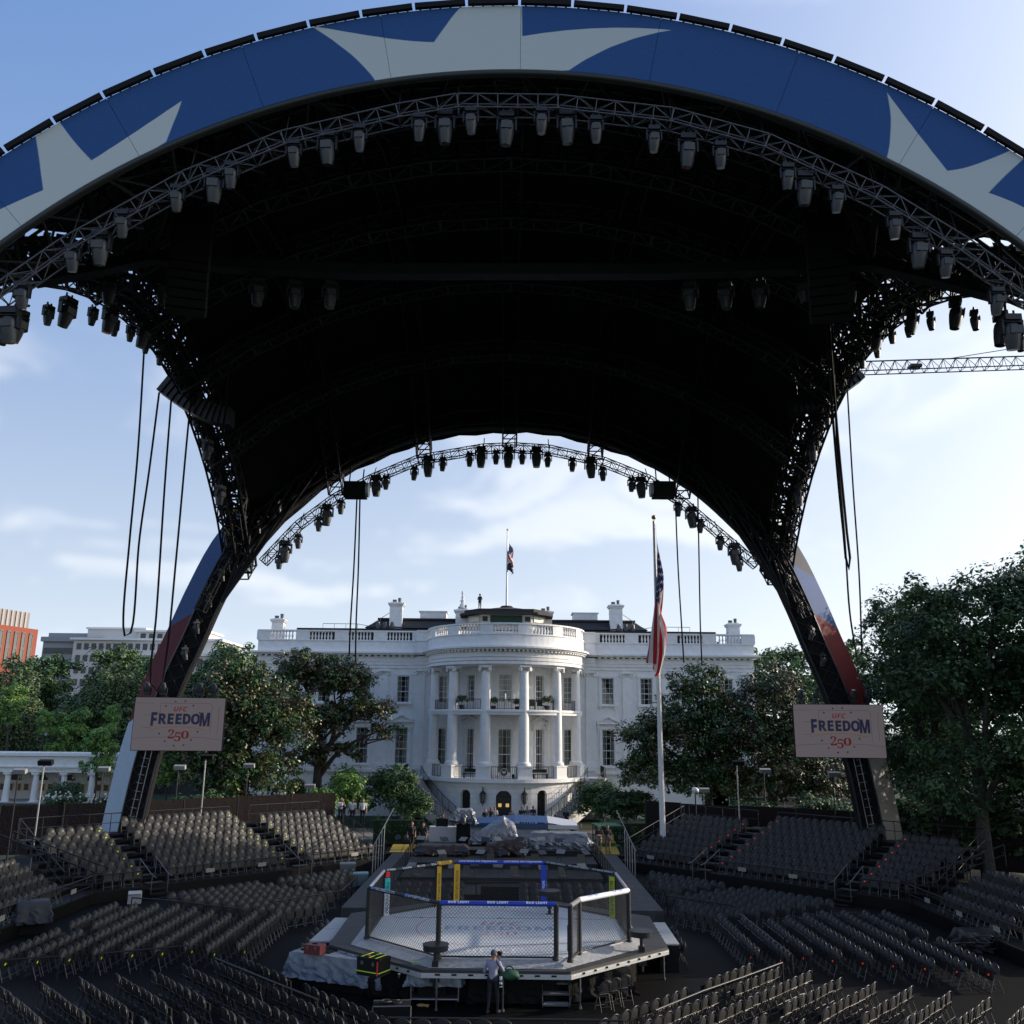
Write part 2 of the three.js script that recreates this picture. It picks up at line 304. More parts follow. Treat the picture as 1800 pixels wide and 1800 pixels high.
    const p = bx(1.3, 1.12, 1.3, 0, 4.6, 0, a), p2 = bx(1.42, .1, 1.42, 0, 5.1, 0, a), p3 = bx(1.42, .14, 1.42, 0, 4.11, 0, a); for (const q of [p, p2, p3]) q.translate(x, 0, z);
    obj('pedestal', [p, p2, p3], M.white, c);
  }
  obj('portico_ceiling', [ringBand(.3, 7.0, 14.36, 14.6, -Math.PI / 2, Math.PI / 2, 30, PZ)], M.white, H);
  obj('portico_roof', [ringBand(.3, 7.2, 16.3, 16.5, -Math.PI / 2, Math.PI / 2, 30, PZ), bx(2 * HW, .2, 25.6, 0, 16.4, -13.1)], M.slate, H);
  obj('portico_floor', [ringBand(.3, 8.15, 3.7, 4.04, -Math.PI / 2, Math.PI / 2, 40, PZ)], M.white, H);
  obj('balcony_slab', [ringBand(4.55, 7.7, 9.73, 10.19, -1.45, 1.45, 36, PZ), ringBand(7.5, 7.8, 9.98, 10.13, -1.3, 1.3, 36, PZ)], M.white, H);
  function railing(pts, h, step, name, r = .018) { // iron railing along points
    const g = []; for (let i = 0; i + 1 < pts.length; i++) {
      const a = pts[i], b = pts[i + 1], n = Math.max(1, Math.round(a.distanceTo(b) / step)); const u = V3(0, h, 0), lo = V3(0, .1, 0);
      g.push(bar(a.clone().add(u), b.clone().add(u), .03, 4), bar(a.clone().add(lo), b.clone().add(lo), r, 4));
      for (let k = 0; k <= n; k++) { const p = a.clone().lerp(b, k / n); g.push(bar(p, p.clone().add(u), k % n ? r * .8 : r * 1.6, 4)); }
    } return obj(name, g, M.iron, H);
  }
  for (let i = 0; i < 5; i++) { const f = R => arcN(CA[i] + .065, CA[i + 1] - .065, 4).map(a => ringPt(R, a, 10.19, PZ)); railing(f(7.4), .93, .16, 'balcony_railing'); const f2 = arcN(CA[i] + .095, CA[i + 1] - .095, 4).map(a => ringPt(7.6, a, 4.04, PZ)); railing(f2, 1.05, .17, 'portico_railing'); }
  // round eagle seal on the middle railing
  { const g = cyl(.36, .36, .05, 24); g.rotateX(Math.PI / 2); g.translate(0, 4.62, PZ + 7.68); obj('round_seal', g, mat(L3(.55, .45, .25), .5), H);
    const g2 = cyl(.29, .29, .05, 24); g2.rotateX(Math.PI / 2); g2.translate(0, 4.62, PZ + 7.70); obj('round_seal_field', g2, mat(L3(.02, .03, .07), .5), H);
    const e = extrude([[-.2, .12], [-.06, .06], [0, .15], [.06, .06], [.2, .12], [.14, -.08], [.06, -.05], [0, -.2], [-.06, -.05], [-.14, -.08]], .03); e.translate(0, 4.62, PZ + 7.74); obj('round_seal_emblem', e, mat(L3(.6, .58, .5), .5), H); }
  // ground floor of the bow: courses of dressed stone with arched openings
  const da = 27 * Math.PI / 180, RG = 7.7;
  obj('bow_backing_wall', gridWall((u, v, d) => ringPt(RG - .06 - d, u, v, PZ), arcN(-Math.PI / 2, Math.PI / 2, 60), [0, 3.7], [-da, 0, da].map(a => { const w = (a ? .52 : .72) / RG; return [a - w, a + w, 0, a ? 3.0 : 3.0]; }), .5), M.white, H);
  { // arch heads: wall filling above the springing
    for (let k = 0; k < 8; k++) {
      const y0 = .02 + k * .46, y1 = y0 + .43; const segs = [];
      const N = 240; let run = null;
      const open = (a, y) => [-da, 0, da].some(c => { const w = (c ? .52 : .72), x = (a - c) * RG, sp = 3.05 - w; return Math.abs(x) < w && (y < sp || x * x + (y - sp) ** 2 < w * w); });
      for (let i = 0; i < N; i++) {
        const a = -Math.PI / 2 + Math.PI * i / N, b = a + Math.PI / N, m = (a + b) / 2;
        const bad = open(m, y0 + .04), badTop = open(m, y1 - .03);
        if (!bad) { if (!run) run = [a, b]; run[1] = b; } else if (run) { segs.push(run); run = null; }
        if (bad && !badTop) segs.push([a, b, Math.min(y1 - .04, 3.05 - (0))]);
      }
      if (run) segs.push(run);
      const g = []; for (const s of segs) {
        if (s.length === 3) { // above the curve
          const m = (s[0] + s[1]) / 2; let yy = y0; while (open(m, yy) && yy < y1) yy += .02; if (yy < y1 - .03) g.push(ringBand(RG - .08, RG + .02, yy, y1, s[0], s[1], 1, PZ)); continue;
        } g.push(ringBand(RG - .08, RG + .02, y0, y1, s[0], s[1], Math.max(1, Math.round((s[1] - s[0]) / .08)), PZ));
      }
      obj('stone_course', g, M.white, H);
    }
  }
  for (const a of [-da, 0, da]) { // doors in the arches
    const w = a ? .52 : .72, d = new THREE.Group(); d.name = 'arched_door'; d.position.set((RG - .45) * Math.sin(a), 0, PZ + (RG - .45) * Math.cos(a)); d.rotation.y = a; H.add(d);
    const out = [[-w, 0], [w, 0]]; for (let i = 0; i <= 10; i++) { const t = Math.PI * i / 10; out.push([w * Math.cos(t), 3.05 - w + w * Math.sin(t)]); }
    obj('leaf', extrude(out, .05), mat(L3(.012, .014, .013), .35), d);
    const fr = []; for (const s of [-1, 1]) { fr.push(bx(w * .8, .06, .04, s * w * .47, .5, .07), bx(w * .8, .06, .04, s * w * .47, 1.2, .07), bx(.05, 2.2, .04, s * w * .88, 1.1, .07), bx(.05, 2.2, .04, s * w * .06, 1.1, .07)); }
    fr.push(bx(2 * w, .07, .06, 0, 3.05 - w, .07)); for (let i = 1; i < 5; i++) { const t = Math.PI * i / 5; fr.push(bar(V3(0, 3.05 - w, .07), V3(w * .95 * Math.cos(t), 3.05 - w + w * .95 * Math.sin(t), .07), .018, 4)); }
    obj('frame', fr, mat(L3(.03, .03, .03), .5), d);
    if (!a) for (const s of [-1, 1]) { const lit = mat(L3(.5, .3, .1), .6, 0, { emissive: L3(1, .62, .22), emissiveIntensity: .45 }); obj('lit_pane', bx(.3, .3, .02, s * .34, 1.75, .075), lit, d); }
  }
  for (const s of [-1, 1]) { // wall lanterns
    const a = s * 13.5 * Math.PI / 180, l = new THREE.Group(); l.name = 'wall_lantern'; l.position.set((RG + .35) * Math.sin(a), 1.9, PZ + (RG + .35) * Math.cos(a)); H.add(l);
    const cage = []; for (let i = 0; i < 6; i++) { const t = i * Math.PI / 3; cage.push(bar(V3(.2 * Math.cos(t), .1, .2 * Math.sin(t)), V3(.3 * Math.cos(t), .85, .3 * Math.sin(t)), .022, 4)); }
    cage.push(cyl(.08, .22, .12, 6, 0, 0, 0), cyl(.36, .06, .3, 6, 0, .85, 0), lathe([[0, 1.15], [.09, 1.2], [.03, 1.3], [.07, 1.36], [0, 1.5]], 8), bar(V3(0, 1.4, 0), V3(0, 1.15, -.5), .03, 5), bar(V3(0, .1, 0), V3(0, -.25, 0), .035, 5));
    obj('iron_frame', cage, M.iron, l); obj('lantern_glass', cyl(.19, .28, .72, 6, 0, .11, 0), mat(L3(.16, .17, .17), .15), l);
  }
  // twin stairs
  for (const s of [-1, 1]) {
    const path = t => { const a = (66 - 40 * t) * Math.PI / 180, R = 9.3; return V3(s * (R + .3 * (1 - t)) * Math.sin(a), 3.85 * (1 - t), PZ + R * Math.cos(a)); };
    const N = 22, st = mat(L3(.55, .54, .52), .8, 0, { map: T.fine });
    for (let i = 0; i < N; i++) {
      const t = (i + .5) / N, p = path(t), q = path(t + .01), ang = Math.atan2(q.x - p.x, q.z - p.z), h = p.y;
      const b = bx(1.9, .17, .42, 0, 0, 0, ang); b.translate(p.x, h + .1, p.z); obj('stair_step', b, st, H);
    }
    const wall = []; for (let i = 0; i < N; i++) { const p = path(i / N), q = path((i + 1) / N); const o = p.clone().sub(V3(0, 0, PZ)).setY(0).normalize().multiplyScalar(.93); const P = p.clone().add(o), Q = q.clone().add(o); wall.push(quad(V3(P.x, Math.max(0, P.y - .95), P.z), V3(Q.x, Math.max(0, Q.y - .95), Q.z), V3(Q.x, Q.y + .2, Q.z), V3(P.x, P.y + .2, P.z))); }
    obj('stair_side', wall, M.white, H);
    for (const o of [.9, -.9]) { const pts = []; for (let i = 0; i <= 8; i++) { const p = path(i / 8), n = p.clone().sub(V3(0, 0, PZ)).setY(0).normalize().multiplyScalar(o); pts.push(p.add(n).add(V3(0, .18, 0))); } railing(pts, .95, .2, 'stair_railing'); }
    obj('stair_landing', [bx(2.6, .3, 3.2, s * 8.4, 3.85, PZ + 2.2), bx(.25, 3.8, 3.0, s * 9.5, 1.9, PZ + 2.2), bx(2.4, 3.7, .3, s * 8.4, 1.85, PZ + .8)], M.white, H);
    railing([V3(s * 9.5, 4.0, PZ + 3.7), V3(s * 9.5, 4.0, PZ + .3)], 1, .2, 'landing_railing');
  }
  obj('water_table', [bx(HW - 9 + .25, .3, .3, -(9 + HW) / 2 - .1, 4.3, .12), bx(HW - 9 + .25, .3, .3, (9 + HW) / 2 + .1, 4.3, .12)], M.white, H);
  // roof, penthouse, chimneys
  const RZ = -3.5;
  const hip = (x0, x1, y0, x2, x3, y1, z0, z1, z2, z3) => { const A = V3(x0, y0, z0), B = V3(x1, y0, z0), C = V3(x1, y0, z1), D = V3(x0, y0, z1), E = V3(x2, y1, z2), F = V3(x3, y1, z2), G = V3(x3, y1, z3), I = V3(x2, y1, z3); return [quad(A, B, F, E), quad(B, C, G, F), quad(C, D, I, G), quad(D, A, E, I), quad(E, F, G, I)]; };
  obj('roof', [hip(-22.3, 22.3, 18.7, -15.6, 15.6, 19.05, RZ, -22, RZ - 3, -19), bx(44.8, .22, 19, 0, 18.62, -12.7), hip(-15.4, 15.4, 19.0, -14.0, 14.0, 20.0, RZ - 1.2, -20, RZ - 2.6, -18.6), bx(28.4, .2, 16, 0, 20.1, RZ - 10.4), bx(44, 2.4, 18, 0, 17.4, -12.7)], M.slate, H);
  { const o8 = (w, d, y0, y1, ov = 0) => { const pts = [[-w + 1.6, d + ov], [w - 1.6, d + ov], [w + ov, d - 1.9], [w + ov, -d], [-w - ov, -d], [-w - ov, d - 1.9]]; const g = extrude(pts.map(p => [p[0], -p[1]]), y1 - y0); g.rotateX(-Math.PI / 2); g.translate(0, y0, 0); return g; };
    const pz = -5.0, mv = g => { g.translate(0, 0, pz); return g; };
    obj('penthouse_wall', mv(o8(4.2, 3, 18.6, 20.2)), mat(L3(.45, .43, .38), .7), H);
    const gl = mat(L3(.03, .06, .045), .1); 
    obj('penthouse_window', bx(3.4, .75, .06, 0, 19.75, pz + 3.03), gl, H); for (const s of [-1, 1]) { obj('penthouse_window', bx(.55, .5, .06, s * 2.25, 19.75, pz + 3.03), gl, H); const b = bx(1.6, .6, .06, 0, 0, 0, s * .87); b.translate(s * 3.45, 19.78, pz + 2.1); obj('penthouse_window', b, mat(L3(.6, .62, .5), .4), H); }
    obj('penthouse_roof', [mv(o8(4.9, 3.6, 20.2, 20.42, .1)), mv(o8(4.5, 3.3, 20.42, 20.8, .05)), (() => { const c = new THREE.ConeGeometry(4.6, .7, 8); c.scale(1, 1, .75); c.translate(0, 21.1, pz); return c; })()], M.slate, H);
    obj('flagpole_base', cyl(.75, .6, .16, 12, 0, 21.35, pz), M.slate, H); }
  const chim = (x, y0, y1, w, z) => [bx(w, y1 - y0 - .3, w * .9, x, (y0 + y1 - .3) / 2, z), bx(w * 1.18, .14, w * 1.06, x, y1 - .5, z), bx(w * 1.3, .16, w * 1.2, x, y1 - .34, z), bx(w * .9, .1, w * .8, x, y1 - .2, z), bx(w * 1.04, .1, w * .94, x, y1 - 1.1, z)];
  for (const [x, y1, w, z] of [[-12.1, 22.0, 1.35, -5.5], [-4.9, 21.4, 1.4, -6.2], [4.3, 21.3, 1.4, -6.2], [12.0, 22.0, 1.35, -5.5], [-24.3, 19.8, 1.2, -3], [24.2, 19.8, 1.2, -3]]) {
    const c = new THREE.Group(); c.name = 'chimney'; H.add(c); obj('stack', chim(x, 16.5, y1, w, z), M.white, c);
    obj('chimney_pot', [cyl(.2, .24, .35, 8, x - .25, y1 - .2, z), cyl(.16, .2, .55, 8, x + .3, y1 - .2, z)], M.greyMetal, c);
  }
  { const f = lathe([[0, 21.3], [.55, 21.3], [.3, 21.5], [.36, 21.75], [.14, 21.95], [.3, 22.2], [.1, 22.4], [.2, 22.6], [.08, 22.75], [.16, 23.0], [.12, 23.25], [0, 23.35]], 10); f.translate(-4.9, 0, -6.2); obj('chimney_finial', f, M.white, H); }
  for (const [x, w] of [[-8.2, 2.9], [8.8, 2.7]]) obj('roof_unit', [bx(w, .9, 2, x, 20.6, -8), bx(w + .3, .12, 2.2, x, 21.1, -8)], M.white, H);
  for (const s of [-1, 1]) { const g = []; const f = t => V3(s * (20 - 7.5 * t), 19.1 + (t > .65 ? (t - .65) * 5 : .3), RZ - 1.5); for (let i = 0; i < 6; i++) { g.push(bar(f(i / 6), f((i + 1) / 6), .03, 4)); g.push(bar(f(i / 6), f(i / 6).setY(18.9), .025, 4)); } obj('roof_handrail', g, M.greyMetal, H); }
}
// ---------------------------------------------------------------- four-legged canopy over the arena
const canopy = thing('arched_canopy', 'huge black four-legged arched canopy with blue and white star fascia', 'canopy', [0, 0, 0]);
function atX(px, py, x) { const p = at(px, py, 1); const k = x / p.x; return W(x, 8.5 + (p.y - 8.5) * k, k); }
// rear arch inner edge, half width against height
const REAR_P = [[0, 27.4], [4.6, 26.95], [8.0, 25.7], [11.55, 23.6], [14.0, 21.4], [16.1, 18.9], [17.45, 15.9], [18.35, 13.4], [19.45, 10.4], [20.35, 6.7], [20.75, 4.1], [21.2, 0]];
const RX = -.4;
const rearCurve = (() => { const L = REAR_P.slice(1).reverse().map(p => V3(-p[0], p[1], 0)), R = REAR_P.map(p => V3(p[0], p[1], 0)); return new THREE.CatmullRomCurve3([...L, ...R]); })();
function rearPt(t, off, d) { const p = rearCurve.getPointAt(t), n = rearCurve.getTangentAt(t); return W(RX + p.x - n.y * off, p.y + n.x * off, d); }
const FX = .1, FY = 6.5, FD = 21;
const frontPt = (a, R, d = FD) => Math.abs(a) <= Math.PI / 2 ? W(FX + R * Math.sin(a), FY + R * Math.cos(a), d) : W(FX + Math.sign(a) * (R + (Math.abs(a) - Math.PI / 2) * 1.5), FY - (Math.abs(a) - Math.PI / 2) * R, d);
function boxTruss(pts, s, pitch, r = .03, rw = .016) { // four-chord truss along a polyline
  const g = [];
  for (let i = 0; i + 1 < pts.length; i++) {
    const a = pts[i], b = pts[i + 1], d = b.clone().sub(a), L = d.length(); d.normalize();
    let n = d.clone().cross(UP); if (n.length() < .05) n = V3(1, 0, 0); n.normalize(); const u = n.clone().cross(d).normalize();
    const c = (k, t) => a.clone().addScaledVector(d, t).addScaledVector(n, (k & 1 ? s : -s) / 2).addScaledVector(u, (k & 2 ? s : -s) / 2);
    for (let k = 0; k < 4; k++) g.push(bar(c(k, 0), c(k, L), r, 5));
    const m = Math.max(1, Math.round(L / pitch));
    for (let j = 0; j <= m; j++) { const t = L * j / m; for (const [p, q] of [[0, 1], [1, 3], [3, 2], [2, 0]]) g.push(bar(c(p, t), c(q, t), rw * 1.3, 4)); if (j < m) { const t2 = L * (j + 1) / m, fl = j % 2; for (const [p, q] of [[0, 1], [1, 3], [2, 3], [0, 2]]) g.push(bar(c(fl ? q : p, t), c(fl ? p : q, t2), rw, 4)); } }
  } return g;
}
{
  const C = canopy;
  // roof membrane: the part of a shallow dome between the four arches
  const RS = 26.5, CY = 7.7, CD = 38.5, N = 30, HX = 16.7, HZ = 17.5, g = [];
  const ry = (x, z) => CY + Math.sqrt(Math.max(4, RS * RS - x * x - z * z));
  for (let i = 0; i < N; i++) for (let j = 0; j < N; j++) {
    const f = (a, b) => { const x = (a / N * 2 - 1) * HX, z = (b / N * 2 - 1) * HZ; return W(-.2 + x, ry(x, z) - .12 * Math.abs(Math.sin(a * 1.57)) - .05 * Math.sin(b * 2.1 + a), CD + z); };
    g.push(quad(f(i, j), f(i + 1, j), f(i + 1, j + 1), f(i, j + 1)));
  }
  obj('roof_membrane', g, M.fabric, C);
  // ribs under the membrane
  for (let k = -3; k <= 3; k++) {
    const x = k * 5.6, pts = [], pts2 = []; for (let i = 0; i <= 10; i++) { const z = (i / 5 - 1) * 17.2; pts.push(W(-.2 + x, ry(x, z) - 1.1, CD + z)); pts2.push(W(-.2 + (i / 5 - 1) * 17.3, ry((i / 5 - 1) * 17.3, k * 5.4) - (Math.abs(k) === 3 ? .5 : 1.4), CD + k * 5.4)); }
    obj('roof_rib', boxTruss(pts, .9, 1.2, .055, .035), M.darkTruss, C); obj('cross_rib', boxTruss(pts2, .9, 1.0, .06, .035), mat(L3(.035, .036, .04), .5, .1), C);
  }
  
  { const p = [at(60, 492, 28), at(180, 470, 28.5), at(262, 452, 29), at(395, 466, 29.5), at(620, 478, 30), at(1160, 478, 30), at(1400, 470, 29.5), at(1530, 462, 29), at(1640, 488, 28.5), at(1760, 520, 28)];
    for (let i = 0; i + 1 < p.length; i++) obj('tie_beam', beam(p[i], p[i + 1], .5, .42), M.darkTruss, C);
    for (const [i, a, b] of [[1, 150, 330], [2, 225, 330], [2, 300, 340], [7, 1545, 330], [7, 1480, 340], [8, 1660, 360]]) obj('tie_strut', bar(p[i], at(a, b, 26), .12, 6), M.darkTruss, C); }
  // ---- front arch: printed fascia in panels, cap rail above, pipe rim below
  const RI = 19.68, RO = 21.62, A0 = -2.0, A1 = 2.0, cuts = [];
  for (let a = -2.0; a < 1.99; a += 4 / 22) cuts.push(a); cuts.push(2.0);
  const tw = 2048, th = 256, U = a => (a + 1.0) / 2, polar = (px, py) => { const p = at(px, py, FD), dx = p.x - FX, dy = p.y - FY; return [U(Math.atan2(dx, dy)), (Math.hypot(dx, dy) - RI) / (RO - RI)]; };
  const fasciaTex = canvasTex(tw, th, (c) => {
    c.fillStyle = '#2e568f'; c.fillRect(0, 0, tw, th);
    // woven grain of the printed mesh
    for (let i = 0; i < 5200; i++) { c.fillStyle = rnd() < .5 ? 'rgba(20,30,60,.16)' : 'rgba(150,180,230,.10)'; c.fillRect(rnd(tw), rnd(th), 2, 2); }
    const P = (px, py) => { const q = polar(px, py); return [q[0] * tw, (1 - q[1]) * th]; };
    const path = (pts) => { c.beginPath(); pts.forEach((p, i) => { if (p.length === 4) c.quadraticCurveTo(...P(p[0], p[1]), ...P(p[2], p[3])); else if (i) c.lineTo(...P(...p)); else c.moveTo(...P(...p)); }); c.closePath(); c.fillStyle = '#c6cdcd'; c.fill(); };
    path([[548, 57], [680, 82, 763, 80], [790, 45, 815, 20], [850, 8], [917, 8], [918, 70], [1060, 55, 1178, 63], [1080, 78, 1000, 124], [880, 134], [662, 146], [640, 112, 548, 57]]);
    path([[70, 243], [72, 225], [104, 210], [122, 245, 163, 285], [240, 240, 322, 183], [312, 210, 292, 250], [150, 345], [-40, 460], [-60, 405], [78, 337], [76, 290, 70, 243]]);
    path([[1553, 172], [1600, 235, 1663, 303], [1710, 300, 1773, 272], [1800, 262], [1800, 282], [1770, 305, 1735, 342], [1775, 355, 1850, 400], [1880, 440], [1850, 480], [1700, 372], [1558, 280], [1568, 230, 1553, 172]]);
  });
  const wr = T.cloth.clone(); wr.repeat.set(26, 2); wr.needsUpdate = true;
  const fascia = mat(0xffffff, .7, 0, { map: fasciaTex, specularIntensity: .5, bumpMap: wr, bumpScale: .004 });
  const plain = mat(L3(.027, .093, .275), .7, 0, { specularIntensity: .5 });
  cuts.slice(0, -1).forEach((a, i) => {
    const b = cuts[i + 1], n = 6, gg = [], gap = .00025;
    for (let k = 0; k < n; k++) {
      const a0 = a + gap + (b - a - 2 * gap) * k / n, a1 = a + gap + (b - a - 2 * gap) * (k + 1) / n;
      const q = quad(frontPt(a0, RI, FD), frontPt(a1, RI, FD), frontPt(a1, RO, FD - .25), frontPt(a0, RO, FD - .25));
      const u0 = U(a0), u1 = U(a1); q.setAttribute('uv', new THREE.Float32BufferAttribute([u0, 0, u1, 0, u1, 1, u0, 0, u1, 1, u0, 1], 2)); q.userData.keepUv = true; gg.push(q);
    }
    const inside = a > -1 && b < 1; obj('fascia_panel', gg, inside ? fascia : plain, C);
  });
  { const cap = [], rim = [], back = []; const n = 44;
    for (let i = 0; i < n; i++) { const a = -1.5 + 3 * i / n, b = -1.5 + 3 * (i + 1) / n - .0035; obj('cap_rail', beam(frontPt(a, RO + .1, FD - .3), frontPt(b, RO + .1, FD - .3), .1, .16), M.black, C); for (let k = 0; k < 5; k++) { const t = a + (b - a) * (k + .5) / 5; cap.push(bar(frontPt(t, RO, FD - .25), frontPt(t, RO + .12, FD - .3), .03, 4)); } }
    obj('cap_rail_posts', cap, M.black, C);
    const pr = []; for (let i = 0; i <= 60; i++) pr.push(frontPt(-1.57 + 3.14 * i / 60, RI - .02, FD + .05)); rim.push(new THREE.TubeGeometry(new THREE.CatmullRomCurve3(pr), 120, .11, 7)); obj('rim_pipe', rim, mat(L3(.03, .033, .03), .4, .3), C);
    for (let i = 0; i < 60; i++) { const a = -1.75 + 3.5 * i / 60, b = -1.75 + 3.5 * (i + 1) / 60; back.push(quad(frontPt(a, RO, FD - .2), frontPt(b, RO, FD - .2), frontPt(b, RO + 1.0, FD + 3.4), frontPt(a, RO + 1.0, FD + 3.4))); }
    obj('fascia_backing', back, M.fabric, C);
    for (let i = 0; i <= 26; i++) { const a = -1.3 + 2.6 * i / 26; obj('outrigger', [bar(frontPt(a, RI + .1, FD + .1), frontPt(a + .03 * (i % 2 ? 1 : -1), RI + .75, FD + 3), .05, 5), bar(frontPt(a, RI + .1, FD + .1), frontPt(a + .1, RI + .2, FD + 2.8), .04, 5)], M.darkTruss, C); } }
  for (const s of [-1, 1]) obj('front_leg', boxTruss([frontPt(s * 1.2, RI + .7, FD + 1.4), frontPt(s * 1.45, RI + .8, FD + 1.4), frontPt(s * 1.85, RI + .9, FD + 1.4)], 1.6, 1.6, .12, .06), M.darkTruss, C);
  // ---- rear arch: dark band, and a printed band turned outwards along its back edge
  const NR = 120, band = [];
  for (let i = 0; i < NR; i++) {
    const a = i / NR, b = (i + 1) / NR, P = rearPt;
    band.push(quad(P(a, 0, 54.6), P(b, 0, 54.6), P(b, 1.35, 54.6), P(a, 1.35, 54.6)), quad(P(a, 0, 55.1), P(b, 0, 55.1), P(b, 1.35, 55.1), P(a, 1.35, 55.1)), quad(P(a, 0, 54.6), P(b, 0, 54.6), P(b, 0, 55.1), P(a, 0, 55.1)), quad(P(a, 1.35, 54.6), P(b, 1.35, 54.6), P(b, 1.35, 55.1), P(a, 1.35, 55.1)));
  }
  obj('rear_arch_band', band, M.black, C);
  for (const [off, d] of [[.05, 54.5], [1.3, 54.5]]) { const pr = []; for (let i = 0; i <= 80; i++) pr.push(rearPt(i / 80, off, d)); obj('rear_arch_edge', new THREE.TubeGeometry(new THREE.CatmullRomCurve3(pr), 160, .06, 5), mat(L3(.05, .055, .065), .35, .5), C); }
  { const lat = []; for (let i = 2; i < 78; i++) { lat.push(bar(rearPt(i / 80, .1, 54.45), rearPt((i + 1) / 80, 1.25, 54.45), .035, 4), bar(rearPt(i / 80, 1.25, 54.45), rearPt((i + 1) / 80, .1, 54.45), .035, 4)); } obj('rear_arch_lattice', lat, M.darkTruss, C); }
  const legTex = (stops) => canvasTex(1024, 64, c => { c.fillStyle = stops[0][1]; c.fillRect(0, 0, 1024, 64); stops.forEach(([u, col], i) => { c.fillStyle = col; c.beginPath(); c.moveTo(u * 1024 - 18, 0); c.lineTo(u * 1024 + 18, 64); c.lineTo(1024, 64); c.lineTo(1024, 0); c.closePath(); if (i) c.fill(); }); for (let i = 0; i < 1500; i++) { c.fillStyle = rnd() < .5 ? 'rgba(10,10,30,.10)' : 'rgba(255,255,255,.06)'; c.fillRect(rnd(1024), rnd(64), 2, 2); } });
  const total = 40;
  for (const s of [-1, 1]) {
    const m = mat(0xffffff, .7, 0, { specularIntensity: .4, map: s < 0 ? legTex([[0, '#aebac4'], [.225, '#5f2226'], [.375, '#3a5078']]) : legTex([[0, '#b9b2a8'], [.20, '#6e2224'], [.385, '#33507f'], [.47, '#3f434c'], [.53, '#c3bcb5']]) });
    const gg = [], n = 48; for (let i = 0; i < n; i++) {
      const f = k => s < 0 ? k / n * .5 : 1 - k / n * .5, a = f(i), b = f(i + 1), q = quad(rearPt(a, 1.42, 54.7), rearPt(b, 1.42, 54.7), rearPt(b, 3.05, 56.2), rearPt(a, 3.05, 56.2));
      const u0 = i / n, u1 = (i + 1) / n; q.setAttribute('uv', new THREE.Float32BufferAttribute([u0, 0, u1, 0, u1, 1, u0, 0, u1, 1, u0, 1], 2)); q.userData.keepUv = true; gg.push(q);
    } obj('rear_fascia', gg, m, C).userData.label = s < 0 ? 'white, red and blue printed band on the left rear leg' : 'cream, red, blue and grey printed band on the right rear leg';
    // ladder and cross pieces in the leg
    const lad = []; for (let k = 0; k < 14; k++) { const t = s < 0 ? .012 + k * .006 : 1 - .012 - k * .006; lad.push(bar(rearPt(t, .5, 54.4), rearPt(t, .85, 54.4), .02, 4)); } for (const o of [.5, .85]) lad.push(bar(rearPt(s < 0 ? .005 : .995, o, 54.4), rearPt(s < 0 ? .1 : .9, o, 54.4), .03, 4)); obj('leg_ladder', lad, M.steel, C);
  }
  { const l = []; for (const dx of [-.25, .25]) l.push(bar(at(252 + dx * 24, 1408, 53.8), at(254 + dx * 20, 1389, 53.8), .04, 4)); for (let k = 0; k < 3; k++) l.push(bar(at(246, 1405 - k * 6, 53.8), at(259, 1405 - k * 6, 53.8), .03, 4)); }
  // ---- side arches: open lattice
  for (const s of [-1, 1]) {
    const pt = (a, R, x) => W(-.2 + s * x, 7.2 + R * Math.cos(a), 38.5 + R * Math.sin(a));
    const strip = (R, x, size, r, rw, nm) => { const p = []; for (let i = 0; i <= 22; i++) p.push(pt(-1.0 + 2.0 * i / 22, R, x - .1 * Math.abs(-1 + i / 11) ** 3)); obj(nm, boxTruss(p, size, 1.0, r, rw), M.darkTruss, C); };
    strip(20.2, 16.7, 1.0, .085, .05, 'side_arch_truss'); strip(20.2, 17.5, .8, .07, .045, 'side_arch_truss'); strip(19.3, 17.1, .5, .045, .03, 'side_arch_rail');
    const web = []; for (let i = 0; i < 40; i++) { const a = -1.0 + 1.96 * i / 40; web.push(bar(pt(a, 20.6, 16.3), pt(a + .045, 19.2, 17.3), .05, 4), bar(pt(a, 20.6, 17.8), pt(a + .03, 19.3, 16.8), .045, 4)); } obj('side_arch_web', web, M.darkTruss, C);
    const drape = []; for (let i = 0; i < 46; i++) { const a = -1.0 + 2.0 * i / 46, w = .018 + .02 * ((i * 7) % 5) / 5; if (i % 3 === 1) continue; drape.push(quad(pt(a, 20.9, 16.4), pt(a + w, 20.9, 16.4), pt(a + w, 19.6 + .5 * ((i * 13) % 7) / 7, 16.9), pt(a, 19.5, 16.9))); } obj('cable_drape', drape, M.black, C).userData.kind = 'stuff';
    // rear leg head: bundle where side arch meets leg
    const p = []; for (let i = 0; i <= 8; i++) { const t = i / 8; p.push(rearPt(s < 0 ? .3 - .1 * t : .7 + .1 * t, .75, 53.9)); } obj('leg_head_truss', boxTruss(p, .55, .7, .05, .03), M.darkTruss, C);
    // fan of struts
    for (let k = 0; k < 5; k++) obj('leg_fan_strut', bar(W(-.3 + s * 17.4, 15.8, 54.2), W(-.3 + s * (15.6 - k * 1.2), 21.6 + k * 1.1, 53.6), .09, 5), M.darkTruss, C);
  }
}
